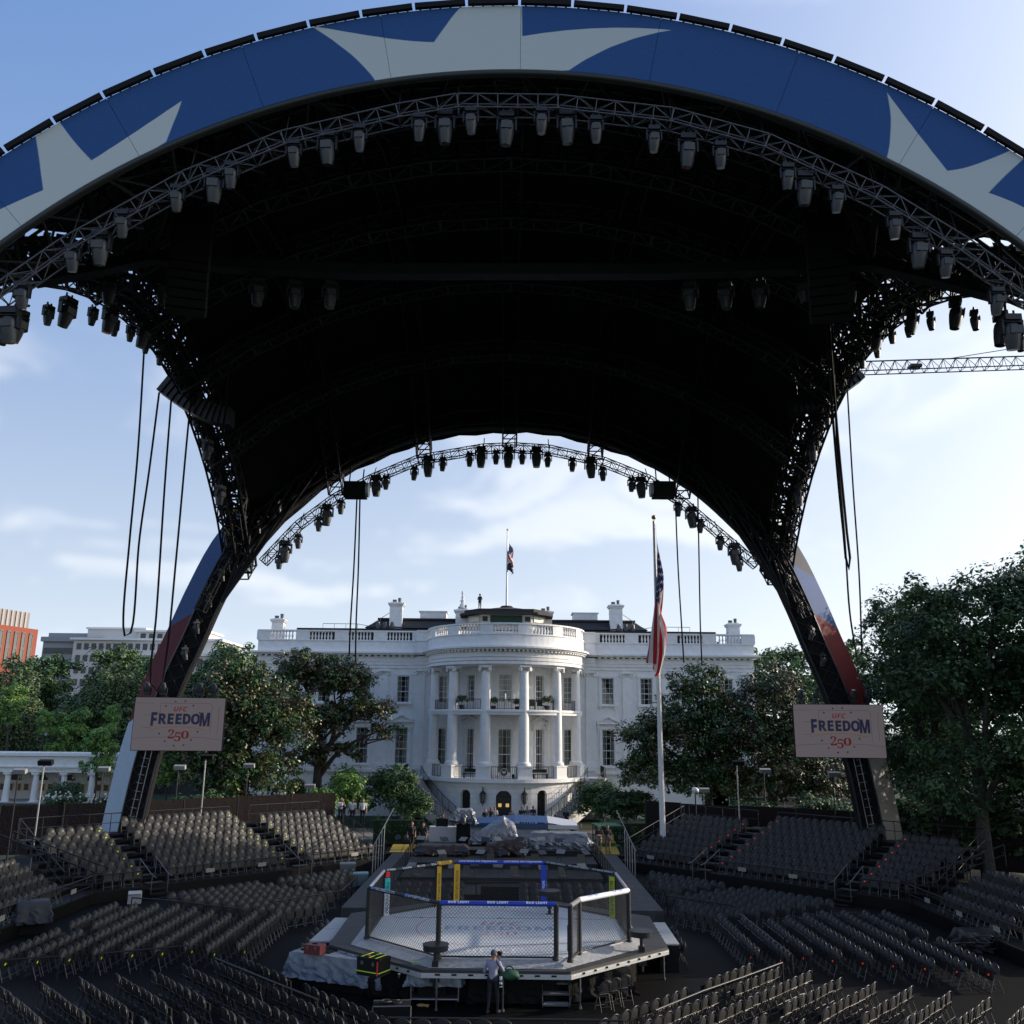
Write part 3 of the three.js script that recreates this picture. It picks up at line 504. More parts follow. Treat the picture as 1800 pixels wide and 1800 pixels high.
// ---------------------------------------------------------------- lighting trusses
const trussM = mat(L3(.11, .115, .13), .42, .4);
const ftPts = [[-90, 590], [0, 520], [120, 437], [330, 320], [500, 250], [700, 203], [805, 185], [980, 187], [1180, 210], [1345, 255], [1540, 345], [1690, 437], [1800, 515], [1890, 585]].map(p => at(p[0], p[1], 21.1));
const rtPts = [[463, 985], [525, 920], [590, 872], [655, 838], [735, 805], [850, 785], [905, 783], [965, 787], [1060, 808], [1140, 840], [1200, 880], [1265, 935], [1330, 990]].map(p => at(p[0], p[1] + 4, 53.3));
{ // hangers run from each truss up to the canopy
  const hang = (p, d, top) => bar(p.clone().add(V3(0, .25, 0)), p.clone().setY(top).add(V3(0, 0, d)), .025, 4);
  const tr = thing('lighting_truss', 'silver box truss following the front arch under the star fascia', 'truss', [0, 0, 0], 0, 'curved lighting trusses');
  for (let i = 0; i + 1 < ftPts.length; i++) obj('truss_section', boxTruss([ftPts[i], ftPts[i + 1]], .42, .5, .021, .010), trussM, tr);
  obj('hanger', ftPts.slice(2, -2).map(p => bar(p, p.clone().add(V3(0, 1.6, -.4)), .02, 4)), M.blackMetal, tr);
  const tr2 = thing('lighting_truss', 'black box truss hanging below the rear arch against the sky', 'truss', [0, 0, 0], 0, 'curved lighting trusses');
  for (let i = 0; i + 1 < rtPts.length; i++) obj('truss_section', boxTruss([rtPts[i], rtPts[i + 1]], .5, .55, .035, .02), M.darkTruss, tr2);
  obj('hanger', rtPts.map(p => bar(p, p.clone().add(V3(0, 1.1, -1.2)), .03, 4)), M.blackMetal, tr2);
}
// moving lights: base, yoke, head
function lampProto(big) {
  const o = new THREE.Group(), k = big ? 1.0 : .62;
  obj('base', [bx(.42 * k, .16 * k, .34 * k, 0, -.14 * k, 0), bar(V3(-.1 * k, -.06 * k, 0), V3(-.1 * k, .1 * k, 0), .03, 5), bar(V3(.1 * k, -.06 * k, 0), V3(.1 * k, .1 * k, 0), .03, 5)], M.blackMetal, o);
  obj('yoke', [bx(.05 * k, .42 * k, .16 * k, -.26 * k, -.4 * k, 0), bx(.05 * k, .42 * k, .16 * k, .26 * k, -.4 * k, 0), bx(.57 * k, .05 * k, .18 * k, 0, -.24 * k, 0)], M.blackMetal, o);
  const h = new THREE.Group(); h.name = 'head'; h.position.y = -.5 * k; o.add(h);
  const body = lathe([[0, .2 * k], [.13 * k, .2 * k], [.21 * k, .1 * k], [.22 * k, -.06 * k], [.19 * k, -.3 * k], [.155 * k, -.46 * k], [.15 * k, -.5 * k]], 12); body.scale(1, 1, .92);
  obj('housing', [body, bx(.3 * k, .2 * k, .05 * k, 0, .02, .2 * k)], M.lampHead, h); obj('lens', cyl(.14 * k, .14 * k, .02, 12, 0, -.495 * k, 0), M.glass, h);
  return o;
}
const lampS = lampProto(false), lampB = lampProto(true);
function lamp(big, p, tilt, turn, label, group, sc = 1) {
  const o = (big ? lampB : lampS).clone(); o.name = numbered(big ? 'profile_moving_light' : 'spot_moving_light'); scene.add(o); o.position.copy(p); o.rotation.y = turn; o.scale.setScalar(sc);
  o.children[2].rotation.x = tilt; o.children[2].rotation.z = (rnd() - .5) * .15; tag(o, label, 'stage light', group);
}
const byX = a => a.sort((p, q) => p[0] - q[0]);
byX([[42, 510], [130, 445], [218, 385], [313, 340], [408, 300], [518, 262], [633, 235], [738, 216], [828, 205], [952, 205], [1047, 220], [1149, 237], [1265, 265], [1383, 303], [1470, 342], [1570, 388], [1660, 455], [1750, 520]]).forEach((p, i) => lamp(false, at(p[0], p[1] - 15, 21.0), .25, 0, `small grey moving light, ${ordinal(i)} small one from left on front truss`, 'small lights on the front truss', 1.22));
byX([[20, 560], [180, 425], [380, 318], [577, 252], [783, 215], [891, 218], [996, 215], [1208, 256], [1412, 322], [1612, 430], [1775, 572]]).forEach((p, i) => lamp(true, at(p[0], p[1] - 20, 21.15), .2, 0, `large grey moving light, ${ordinal(i)} large one from left on front truss`, 'large lights on the front truss', .98));
byX([[492, 983], [525, 947], [561, 917], [600, 887], [679, 844], [729, 828], [779, 812], [826, 804], [872, 800], [918, 800], [963, 805], [1006, 813], [1059, 829], [1110, 848], [1191, 891], [1230, 920], [1265, 950], [1298, 987]]).forEach((p, i) => lamp(false, at(p[0], p[1] - 9, 53.3), 0, 0, `small black moving light, ${ordinal(i)} small one from left under rear arch`, 'small lights under the rear arch', 1.5));
byX([[503, 961], [576, 897], [662, 846], [753, 812], [846, 796], [894, 796], [943, 796], [1038, 814], [1126, 849], [1215, 901], [1290, 965]]).forEach((p, i) => lamp(true, at(p[0], p[1] - 12, 53.3), 0, 0, `large black moving light, ${ordinal(i)} large one from left under rear arch`, 'large lights under the rear arch', 1.4));
[[[402, 933], [394, 885], [384, 843], [372, 806], [361, 772], [345, 736], [283, 627], [258, 605], [231, 583], [203, 572], [165, 552], [87, 548], [10, 580]], [[1391, 934], [1398, 893], [1409, 849], [1422, 811], [1436, 772], [1453, 734], [1514, 632], [1540, 612], [1566, 586], [1595, 574], [1634, 560], [1711, 557], [1790, 590]]].forEach((a, k) => a.forEach((p, i) => lamp(false, atX(p[0], p[1] - 12, k ? 17.0 : -17.4), 0, 1.2, `small black light, ${ordinal(i)} up from the rear leg on ${k ? 'right' : 'left'} side arch`, `small lights on the ${k ? 'right' : 'left'} side arch`, 1.3)));
[[[388, 870], [366, 790], [255, 585], [196, 555], [122, 540], [35, 560]], [[1403, 870], [1427, 790], [1540, 590], [1601, 556], [1678, 542], [1757, 566]]].forEach((a, k) => a.forEach((p, i) => lamp(true, atX(p[0], p[1] - 18, k ? 16.7 : -17.1), i > 1 ? .2 : 0, 1.2, `large black light, ${ordinal(i)} up from the rear leg on ${k ? 'right' : 'left'} side arch`, `large lights on the ${k ? 'right' : 'left'} side arch`, 1.25)));
[[[195, 512], [290, 515], [455, 515], [520, 520], [582, 520]], [[1212, 522], [1275, 522], [1335, 520], [1412, 512], [1492, 512]]].forEach((a, k) => a.forEach((p, i) => lamp(true, at(p[0], p[1] - 26, 30), (k ? -1 : 1) * .0, (k ? -.4 : .4), `black moving light, ${ordinal(i)} from left below the ${k ? 'right' : 'left'} tie beam`, `lights below the ${k ? 'right' : 'left'} tie beam`, 1.1)));
// lamps on the rear legs and behind the rear arch
for (const s of [-1, 1]) for (let i = 0; i < 7; i++) { const t = s < 0 ? .17 + i * .022 : .83 - i * .022; lamp(false, rearPt(t, .75, 54.1), .3, s * .8, `small black light, ${ordinal(i)} from the bottom inside the ${s < 0 ? 'left' : 'right'} rear leg`, `lights inside the ${s < 0 ? 'left' : 'right'} rear leg`, 1.3); }
// ---------------------------------------------------------------- loudspeaker arrays
function cabinet(w, h, d) { return [bx(w, h * .94, d), bx(w * .9, h * .8, .02, 0, 0, d / 2 + .012)]; }
for (const s of [-1, 1]) {
  const nm = s < 0 ? 'left' : 'right';
  const a = thing('line_array_speaker', `tall hanging column of black loudspeaker cabinets, front ${nm} of the canopy`, 'loudspeaker', W(s * 10.7 - .2, 25.4, 27), s * -.25, 'hanging loudspeaker columns');
  let y = 0, z = 0, th = 0; for (let i = 0; i < 13; i++) { th = i < 7 ? 0 : (i - 6) * .09; const g = cabinet(1.25, .28, .75).map(q => { q.rotateX(th); q.translate(0, y - .14, z); return q; }); obj('cabinet', g, M.black, a); y -= .28 * Math.cos(th); z -= .28 * Math.sin(th) * .9; }
  obj('rigging_bar', [bx(1.3, .08, .7, 0, .06, 0), bar(V3(0, .1, 0), V3(0, 2.8, .3), .05, 5)], M.blackMetal, a);
  const b = thing('curved_speaker_row', `curved row of black loudspeaker cabinets hung under ${nm} side arch`, 'loudspeaker', [0, 0, 0], 0, 'curved loudspeaker rows');
  const P = t => at(s < 0 ? 290 + 118 * t : 1506 - 116 * t, (s < 0 ? 676 : 655) + 60 * Math.sin(t * 1.45), 44 + 1.5 * t);
  for (let i = 0; i < 13; i++) { const p = P((i + .5) / 13), q = P((i + .6) / 13), g = cabinet(.29, 1.05, .9).map(m => { m.rotateZ(Math.atan2(q.y - p.y, q.x - p.x)); m.translate(p.x, p.y, p.z); return m; }); obj('cabinet', g, M.blackMetal, b); }
  obj('rigging_bar', [bar(P(.1).add(V3(0, .5, 0)), P(.1).add(V3(s * -.2, 2.6, 0)), .06, 5), bar(P(.9).add(V3(0, .5, 0)), P(.9).add(V3(0, 4, 0)), .06, 5)], M.blackMetal, b);
  const c = thing('hanging_speaker_box', `black speaker box with a pale round face hanging ${nm} under rear arch`, 'loudspeaker', at(s < 0 ? 625 : 1166, s < 0 ? 862 : 862, 51.5));
  obj('cabinet', bx(1.3, .92, .9, 0, 0, 0), M.black, c); const dk = cyl(.44, .44, .16, 18); dk.rotateZ(Math.PI / 2); dk.translate(s < 0 ? .82 : -.66, 0, .1); obj('round_face', dk, mat(L3(.42, .44, .48), .5), c);
  obj('bracket', [bar(V3(-.4, .4, 0), V3(-.4, 1.6, -.3), .04, 4), bar(V3(.4, .4, 0), V3(.4, 1.4, -.3), .04, 4)], M.blackMetal, c);
}
// ---------------------------------------------------------------- hanging cables
{
  const cab = (pts, r, label) => one('hanging_cable', tube(pts.map(p => at(...p)), r, 5, 60), M.black, label, 'cable', 'cables hanging from the canopy');
  cab([[255, 590, 44], [242, 800, 44], [228, 950, 44], [217, 1085, 44], [219, 1117, 44], [224, 1122, 44], [232, 1105, 44], [245, 950, 44], [262, 830, 44], [280, 690, 44]], .055, 'black cable hanging in a long loop, outermost at left against sky');
  cab([[306, 640, 44], [290, 850, 44], [275, 1080, 44], [265, 1195, 44], [272, 1216, 44], [281, 1212, 44], [293, 1150, 44], [310, 980, 44], [330, 760, 44], [350, 560, 44]], .055, 'black cable hanging in a long loop in front of left rear leg');
  cab([[1440, 360, 30], [1452, 560, 32], [1466, 760, 33], [1482, 930, 33], [1491, 1000, 33], [1494, 1000, 33], [1488, 930, 33], [1472, 760, 33], [1457, 560, 32], [1446, 360, 30]], .05, 'thick black cable loop hanging at right, ending above the trees');
  cab([[1463, 560, 40], [1470, 760, 40], [1485, 950, 40], [1494, 1080, 40], [1506, 1155, 40]], .045, 'thin black cable at right hanging down into the dark tree');
  cab([[1489, 680, 44], [1499, 850, 44], [1510, 1010, 44], [1515, 1150, 44]], .045, 'rightmost thin black cable hanging against the bright sky');
  cab([[628, 865, 52], [622, 1000, 52], [616, 1100, 52], [614, 1150, 52]], .05, 'left one of two cables under the left hanging speaker box');
  cab([[633, 865, 52], [630, 1000, 52], [626, 1100, 52], [625, 1165, 52]], .05, 'right one of two cables under the left hanging speaker box');
  cab([[1187, 880, 52], [1192, 1000, 52], [1198, 1100, 52], [1202, 1165, 52]], .045, 'cable below right hanging speaker box, nearer the big flagpole');
  cab([[1226, 840, 52], [1229, 1000, 52], [1231, 1100, 52], [1234, 1170, 52]], .045, 'cable right of the big flagpole, farther from it');
}
// ---------------------------------------------------------------- tower crane jib
{
  const c = thing('tower_crane', 'lattice jib of a tower crane crossing the bright sky at right', 'crane', [0, 0, 0]);
  const A = at(1500, 656, 120), B = at(1800, 646, 120), dir = B.clone().sub(A).normalize(), L = 46, h = 1.75, g = [], n = 26, wz = V3(0, 0, .8);
  const lo = t => A.clone().addScaledVector(dir, t), hi = t => lo(t).add(V3(0, h, 0));
  g.push(bar(hi(0), hi(L), .11, 5), bar(lo(0).add(wz), lo(L).add(wz), .09, 5), bar(lo(0).sub(wz), lo(L).sub(wz), .09, 5));
  for (let i = 0; i < n; i++) { const t = L * i / n, m = L * (i + .5) / n, e = L * (i + 1) / n; for (const s of [wz, wz.clone().negate()]) g.push(bar(lo(t).add(s), hi(m), .055, 4), bar(hi(m), lo(e).add(s), .055, 4)); g.push(bar(lo(t).add(wz), lo(t).sub(wz), .05, 4)); }
  obj('jib', g, M.blackMetal, c);
  const mx = lo(L); obj('mast', boxTruss([mx.clone().setY(0), mx.clone().add(V3(0, 6, 0))], 2, 2.4, .14, .07), M.blackMetal, c);
  obj('tie_rod', [bar(mx.clone().add(V3(0, 6, 0)), hi(14), .06, 4), bar(mx.clone().add(V3(0, 6, 0)), hi(30), .06, 4)], M.blackMetal, c);
  obj('trolley', [bx(1.6, .4, 1.4, lo(9).x, lo(9).y + .7, lo(9).z)], M.blackMetal, c);
}
// ---------------------------------------------------------------- folding chairs
const seatVinyl = mat(L3(.022, .0222, .0235), .5, 0, { bumpMap: T.bump, bumpScale: .004 }), seatBoard = mat(L3(.022, .0222, .0235), .8, 0, { specularIntensity: .3 }), chairFrame = mat(L3(.03, .031, .034), .35, .4), chairLeg = mat(L3(.13, .13, .135), .4, .5);
const CH = (() => { // chair facing +z, seat tipped up
  const dome = [[-.2, 0]]; dome.push([.2, 0]); for (let i = 0; i <= 8; i++) { const t = Math.PI * i / 8; dome.push([.2 * Math.cos(t), .12 + .17 * Math.sin(t)]); }
  const s = new THREE.Shape(dome.map(p => new THREE.Vector2(...p)));
  const pad = new THREE.ExtrudeGeometry(s, { depth: .03, bevelEnabled: true, bevelSize: .015, bevelThickness: .015, bevelSegments: 1, curveSegments: 6 }); const puff = (() => { // padded back: rolled half-round top on a short upright pad
    const nu = 8, nv = 8, P = (i, j, b) => { const y = .56 + .305 * Math.sin(j / nv * Math.PI / 2), v = Math.max(0, (y - .67) / .196), w = .222 * Math.sqrt(Math.max(0, 1 - v * v)), x = (-1 + 2 * i / nu) * w, z = .08 * Math.sqrt(Math.max(0, 1 - (x / .222) ** 2 - v * v)); return V3(x, y, -.04 - (y - .5) * .2 + (b ? -.3 : 1) * z); }, a = [];
    for (let i = 0; i < nu; i++) for (let j = 0; j < nv; j++) for (const b of [0, 1]) for (const [p, q] of b ? [[0, 0], [1, 1], [1, 0], [0, 0], [0, 1], [1, 1]] : [[0, 0], [1, 0], [1, 1], [0, 0], [1, 1], [0, 1]]) { const t = P(i + p, j + q, b); a.push(t.x, t.y, t.z); } return toCreasedNormals(tris(a), 1.2); })();
  const seat = new THREE.BoxGeometry(.4, .3, .045); seat.translate(0, .15, 0); seat.rotateX(-.1); seat.translate(0, .37, .11);
  const legs = [bar(V3(-.215, 0, .24), V3(-.2, .45, .07), .016, 5), bar(V3(.215, 0, .24), V3(.2, .45, .07), .016, 5), bar(V3(-.2, .45, .07), V3(.2, .45, .07), .016, 5), bar(V3(-.21, .12, .195), V3(.21, .12, .195), .012, 4)];
  const arc = []; for (let i = 0; i <= 8; i++) { const t = Math.PI * i / 8; arc.push(V3(-.225 * Math.cos(t), .70 + .185 * Math.sin(t), -.115 - .03 * Math.sin(t))); }
  const rear = [bar(V3(-.23, 0, -.2), V3(-.225, .42, -.05), .015, 5), bar(V3(.23, 0, -.2), V3(.225, .42, -.05), .015, 5), bar(V3(-.225, .42, -.05), V3(-.225, .7, -.115), .015, 5), bar(V3(.225, .42, -.05), V3(.225, .7, -.115), .015, 5), new THREE.TubeGeometry(new THREE.CatmullRomCurve3(arc), 10, .016, 5), bar(V3(-.22, .14, -.15), V3(.22, .14, -.15), .012, 4), bar(V3(-.22, .55, -.09), V3(.22, .55, -.09), .013, 4)];
  const d = a => { const g = join(a); g.userData.done = true; return g; };
  return { pad: d([puff]), seat: d([seat, bx(.09, .018, .03, 0, .70, .0)]), legs: d(legs), rear: d(rear) };
})();
const seats = []; // {x,d,y,ry,block,row,seat}
const mir = x => -.7 - x;
function seatRow(block, row, x0, d0, ux, ud, n, ry, y, skip) { for (let i = 0; i < n; i++) { if (skip && skip(i)) continue; const x = x0 + ux * i + (rnd() - .5) * .05, d = d0 + ud * i + (rnd() - .5) * .05, r = ry + (rnd() - .5) * .22; for (const s of [-1, 1]) seats.push({ x: s < 0 ? x : mir(x), d, y, ry: s < 0 ? r : -r, block: (s < 0 ? 'left ' : 'right ') + block, row, seat: i }); } }
const SU = [.70, .714], SN = [-.714, .70], SO = [-17.7, 49.5], RISE = .27, TREAD = .9;
const standPt = (u, r) => [SO[0] + SU[0] * u + SN[0] * r * TREAD, SO[1] + SU[1] * u + SN[1] * r * TREAD];
{
  for (let i = 0; i < 9; i++) { // side floor block, rows run away from the camera
    const x = -17.2 + .945 * i;
    if (i < 7) { seatRow('side floor block', i, x, 33 + .33 * i, 0, .5, Math.max(5, 9 - i), Math.PI / 2, 0); seatRow('side floor block far part', i, x, 38.2 - .1 * i, 0, .5, 9 - (i > 3 ? i - 3 : 0), Math.PI / 2, 0); if (i > 1) seatRow('side floor block middle', i, x, 33 + .33 * i + .5 * Math.max(5, 9 - i), 0, .5, Math.max(0, Math.round((38.2 - .1 * i - (33 + .33 * i + .5 * Math.max(5, 9 - i))) / .5)), Math.PI / 2, 0); }
    else seatRow('side floor block', i, x, 34.6 + (i - 7) * .4, 0, .5, 13, Math.PI / 2, 0);
  }
  for (let r = 0; r < 8; r++) { // far corner block on the floor
    const x0 = -15.67 + .75 * .95 * r + .66 * .18 * r, d0 = 44.59 - .66 * .95 * r + .75 * .18 * r, n = Math.max(4, Math.floor((-8.1 - x0) / .335)); seatRow('far corner floor block', r, x0, d0, .335, .38, n, Math.atan2(.75, .66), 0, i => r < 5 && i > 9 && i < 12);
  }
  const ST = [[-8.76, 32.74], [-9.6, 32.3], [-10.5, 31.9], [-11.2, 31.1], [-12.14, 30.61], [-13.1, 30.2], [-14.05, 29.7], [-14.9, 29.1], [-15.8, 28.6]];
  ST.forEach(([x, d], r) => seatRow('near corner floor block', r, x, d, .345, -.376, 22, Math.atan2(.737, -.676), 0, i => (r < 2 ? i > 5 && i < 8 : r > 2 && i > 7 && i < 10)));
  for (let r = 0; r < 8; r++) { const [x, d] = standPt(.1, r); seatRow('bleacher middle section', r, x, d, .5 * SU[0], .5 * SU[1], 14, Math.atan2(.714, .70), .55 + RISE * r); }
  for (let r = 0; r < 7; r++) { const [x, d] = standPt(8.5, r); seatRow('bleacher inner section', r, x, d, .5 * SU[0], .5 * SU[1], 10, Math.atan2(.714, .70), .55 + RISE * r); const n = [4, 5, 6, 6, 7, 7, 6][r], [a, b] = standPt(-1.7, r); seatRow('bleacher outer section', r, a, b, -.5 * SU[0], -.5 * SU[1], n, Math.atan2(.714, .70), .55 + RISE * r); }
  for (let r = 0; r < 4; r++) seatRow('side bleacher', r, -20.6 - .95 * r, 38 + .5 * r, 0, .5, 12, Math.PI / 2, .55 + RISE * r);
  for (let r = 0; r < 4; r++) for (const [s, x0, n] of [[-1, -6.0, 8], [1, .75, 9]]) for (let i = 0; i < n; i++) seats.push({ x: x0 + .52 * i, d: 43.4 + r * .95, y: .0 + r * .12, ry: 0, block: (s < 0 ? 'left' : 'right') + ' centre block behind the cage', row: r, seat: i });
  for (let r = 0; r < 2; r++) for (let i = 0; i < 12; i++) seats.push({ x: -3.35 + .545 * i, d: 26.55 - r * 1.0, y: 0, ry: Math.PI, block: 'front centre', row: r, seat: i });
  for (let i = 0; i < 4; i++) { const [x, d] = [-7.75 + .0 * i, 57.5 + i]; }
  // loose groups beside the platform and by the right-hand table
  for (const [px, py, ry] of [[538, 1662, 2.1], [546, 1652, 2.1], [554, 1643, 2.1], [562, 1634, 2.1], [571, 1626, 2.1], [580, 1620, 2.1], [1176, 1632, -2.1], [1184, 1640, -2.1], [1190, 1652, -2.1], [1197, 1659, -2.1]]) { const p = atY(px, py, .8); seats.push({ x: p.x, d: -p.z, y: 0, ry: ry * .75, block: px < 900 ? 'left of the platform' : 'right of the platform', row: 0, seat: Math.round(px - (px < 900 ? 538 : 1176)) / 7 | 0 }); }
  for (let i = 0; i < 3; i++) { const p = atY(1062 + i * 17, 1727 - i * 5, .8); seats.push({ x: p.x, d: -p.z, y: 0, ry: Math.PI + .45, block: 'by the bare table right of the steps', row: 0, seat: i }); }
  const inView = s => { const p = new THREE.Vector3(s.x, s.y + .5, -s.d); camera.updateMatrixWorld(); p.applyMatrix4(camera.matrixWorldInverse); const k = CF / 900 / -p.z; return Math.abs(p.x * k) < 1.02 && p.y * k > -1.02; };
  const vis = seats.filter(inView).sort((a, b) => a.d - b.d), near = vis.slice(0, 300), far = vis.slice(300);
  near.forEach(s => {
    const row = ordinal(s.row), o = thing('folding_chair', `black folding chair, ${row} row, ${ordinal(s.seat)} seat, ${s.block}`, 'chair', W(s.x, s.y, s.d), s.ry, 'black folding chairs around the cage');
    obj('backrest', CH.pad, seatVinyl, o); obj('seat', CH.seat, seatBoard, o); obj('front_legs', CH.legs, chairLeg, o); obj('rear_frame', CH.rear, chairFrame, o);
  });
  const cg = [[CH.pad, .022], [CH.seat, .022], [CH.legs, .13], [CH.rear, .03]].map(([g, c]) => { const q = g.clone(); q.userData = {}; q.setAttribute('color', new THREE.BufferAttribute(new Float32Array(q.attributes.position.count * 3).fill(c), 3)); return q; });
  const im = new THREE.InstancedMesh(join(cg), mat(0xffffff, .5, 0, { vertexColors: true }), far.length), m4 = new THREE.Matrix4();
  far.forEach((s, i) => { m4.makeRotationY(s.ry); m4.setPosition(s.x, s.y, -s.d); im.setMatrixAt(i, m4); });
  im.name = 'farther_folding_chairs'; im.userData = { kind: 'stuff', label: 'rows of black folding chairs farther back on floor and bleachers', category: 'chairs' }; im.castShadow = im.receiveShadow = true; scene.add(im);
  // bright stickers on aisle seats, a faint glow put into their colour
  const lime = mat(L3(.55, .75, .02), .5, 0, { emissive: L3(.5, .7, .0), emissiveIntensity: .18 }), red = mat(L3(.8, .05, .03), .5, 0, { emissive: L3(.9, .05, .02), emissiveIntensity: .3 });
  const tagG = join([bx(.09, .05, .01)]); tagG.userData.done = true;
  const put = (s, m, c, lab) => { const o = tag(obj('seat_sticker', tagG, m), lab, 'sticker', c + ' aisle seat stickers'); o.position.set(s.x + Math.sin(s.ry) * .13, s.y + .58, -s.d + Math.cos(s.ry) * .13); o.rotation.y = s.ry; o.rotation.z = .4; };
  for (const sd of ['left', 'right']) for (const b of ['bleacher middle section', 'bleacher inner section', 'bleacher outer section']) {
    for (let r = 0; r < 8; r++) { const a = seats.filter(s => s.block === sd + ' ' + b && s.row === r); if (!a.length) continue; const e = a.reduce((p, q) => (b.includes('middle') ? q.seat > p.seat : q.seat < p.seat) ? q : p); put(e, sd === 'left' ? lime : red, sd === 'left' ? 'lime' : 'red', `small ${sd === 'left' ? 'lime' : 'red'} sticker on ${ordinal(r)} row aisle chair, ${sd} ${b}`); }
  }
  for (const sd of ['left', 'right']) for (let r = 0; r < 9; r++) { const a = seats.filter(s => s.block === sd + ' side floor block' && s.row === r); const e = a.reduce((p, q) => q.seat < p.seat ? q : p); put({ ...e, d: e.d, y: e.y - .05 }, sd === 'left' ? lime : red, sd === 'left' ? 'lime' : 'red', `small ${sd === 'left' ? 'lime' : 'red'} sticker at the near end of ${ordinal(r)} row, ${sd} side floor block`); }
}
// ---------------------------------------------------------------- bleacher stands
const deckM = mat(L3(.01, .01, .0105), .6, 0, { map: T.deck, specularIntensity: .6 }), riserM = mat(L3(.006), .85, 0, { specularIntensity: .25 }), scrim = mat(L3(.022, .017, .017), .9, 0, { specularIntensity: .3, bumpMap: T.cloth, bumpScale: .05 });
for (const s of [-1, 1]) {
  const X = x => s < 0 ? x : mir(x), nm = s < 0 ? 'left' : 'right', P = (u, r, y) => { const [x, d] = standPt(u, r); return W(X(x), y, d); };
  const st = thing('bleacher_stand', `black stepped bleacher stand at an angle on the far ${nm}`, 'bleacher', [0, 0, 0], 0, 'angled bleacher stands');
  for (let r = 0; r < 8; r++) {
    const y = .55 + RISE * r; obj('row_deck', beam(P(-5.4, r, y - .04), P(13.9, r, y - .04), TREAD - .02, .08), deckM, st); obj('row_riser', beam(P(-5.4, r - .5, y - .19), P(13.9, r - .5, y - .19), .03, .22), riserM, st);
    for (const u of [-.9, 7.75]) obj('aisle_step', beam(P(u - .45, r - .3, y + .13 - .02), P(u + .45, r - .3, y + .13 - .02), .36, .04), mat(L3(.03, .031, .034), .45), st);
  }
  obj('front_skirt', beam(P(-5.4, -.53, .26), P(13.9, -.53, .26), .04, .5), M.black, st);
  obj('end_skirt', [beam(P(13.92, -.5, .3), P(13.92, 7.5, .3), .05, .6), beam(P(13.95, 2, .9), P(13.95, 7.5, .9), .05, .6), beam(P(13.95, 4.5, 1.5), P(13.95, 7.5, 1.5), .05, .6)], M.black, st);
  const rail = (a, b, h, name) => { const g = [], n = Math.max(1, Math.round(a.distanceTo(b) / 1.2)), up = V3(0, h, 0); g.push(bar(a.clone().add(up), b.clone().add(up), .028, 6), bar(a.clone().add(V3(0, h * .5, 0)), b.clone().add(V3(0, h * .5, 0)), .018, 5)); for (let i = 0; i <= n; i++) { const p = a.clone().lerp(b, i / n); g.push(bar(p, p.clone().add(up), .024, 5)); } return obj(name, g, M.blackMetal, st); };
  rail(P(-.3, -.45, .55), P(6.9, -.45, .55), .75, 'front_rail'); rail(P(8.3, -.45, .55), P(13.7, -.45, .55), .75, 'front_rail'); rail(P(-5, -.45, .55), P(-1.6, -.45, .55), .75, 'front_rail');
  rail(P(-5.4, 7.6, 2.45), P(6.9, 7.6, 2.45), 1.05, 'back_rail'); rail(P(8.3, 7.6, 2.45), P(13.6, 7.6, 2.45), 1.05, 'back_rail'); rail(P(13.9, 7.4, 2.45), P(13.9, -.4, .55), 1.0, 'end_rail'); rail(P(-5.4, 7.4, 2.45), P(-5.4, -.4, .55), 1.05, 'end_rail');
  for (const u of [-1.3, -.45, 7.3, 8.15]) obj('stair_handrail', [bar(P(u, .8, 1.75), P(u, -1.0, 1.1), .026, 6), bar(P(u, -1.0, 1.1), P(u, -1.5, 1.05), .026, 6), bar(P(u, -1.0, 1.1), P(u, -1.0, .2), .024, 5), bar(P(u, .7, 1.7), P(u, .7, .8), .024, 5)], M.greyMetal, st);
  for (let k = 0; k < 3; k++) obj('entry_step', beam(P(-.9 - .5, -.8 - k * .35, .4 - k * .17), P(-.9 + .5, -.8 - k * .35, .4 - k * .17), .3, .06), deckM, st);
  for (const u of [1.8, 4.9, 11.2]) obj('section_sign', beam(P(u, -.55, .98), P(u + .5, -.55, .98), .02, .2), mat(L3(.3, .3, .27), .6), st);
  // scrim fence behind the top row, panel by panel
  const pts = (s < 0 ? [[-46, 54, 3.5], [-31.6, 58, 3.48], [-28.1, 59, 3.55], [-24.7, 60, 3.63], [-21.6, 62, 3.7], [-18.6, 64, 3.76], [-15.4, 66, 3.8], [-12.6, 67.8, 3.85]] : [[9.9, 67.6, 3.6], [12.2, 66, 3.4], [15.6, 64, 3.5], [19.1, 62, 3.55], [22, 60, 3.55], [25, 58, 3.55], [27.6, 56.5, 3.5], [30.3, 55, 3.4], [46, 47, 3.4]]);
  const fe = thing('scrim_fence', `dark brown scrim fence running behind the ${nm} bleacher top row`, 'fence', [0, 0, 0], 0, 'scrim fences');
  for (let i = 0; i + 1 < pts.length; i++) { const [a, b] = [pts[i], pts[i + 1]], A = W(a[0], 0, a[1]), B = W(b[0], 0, b[1]), dv = B.clone().sub(A).normalize().multiplyScalar(.05); const up = (p, y) => p.clone().setY(y); const h = (a[2] + b[2]) / 2; obj('scrim_panel', beam(up(A, h / 2 + .3).add(dv), up(B, h / 2 + .3).sub(dv), .03, h - .6), scrim, fe); obj('fence_post', bar(A.clone(), up(A, h + .05), .04, 6), M.blackMetal, fe); }
  // side bleacher towards the edge of the picture
  const sb = thing('side_bleacher', `black stepped side bleacher at the ${nm} edge facing the cage`, 'bleacher', [0, 0, 0], 0, 'side bleachers');
  for (let r = 0; r < 5; r++) { const x = X(-20.6 - .95 * r), y = .55 + RISE * r; obj('row_deck', bx(.93, .08, 10, x, y - .04, -41), deckM, sb); obj('row_riser', bx(.03, y, 10, X(-20.6 - .95 * r + .48), y / 2 - .05, -41), riserM, sb); }
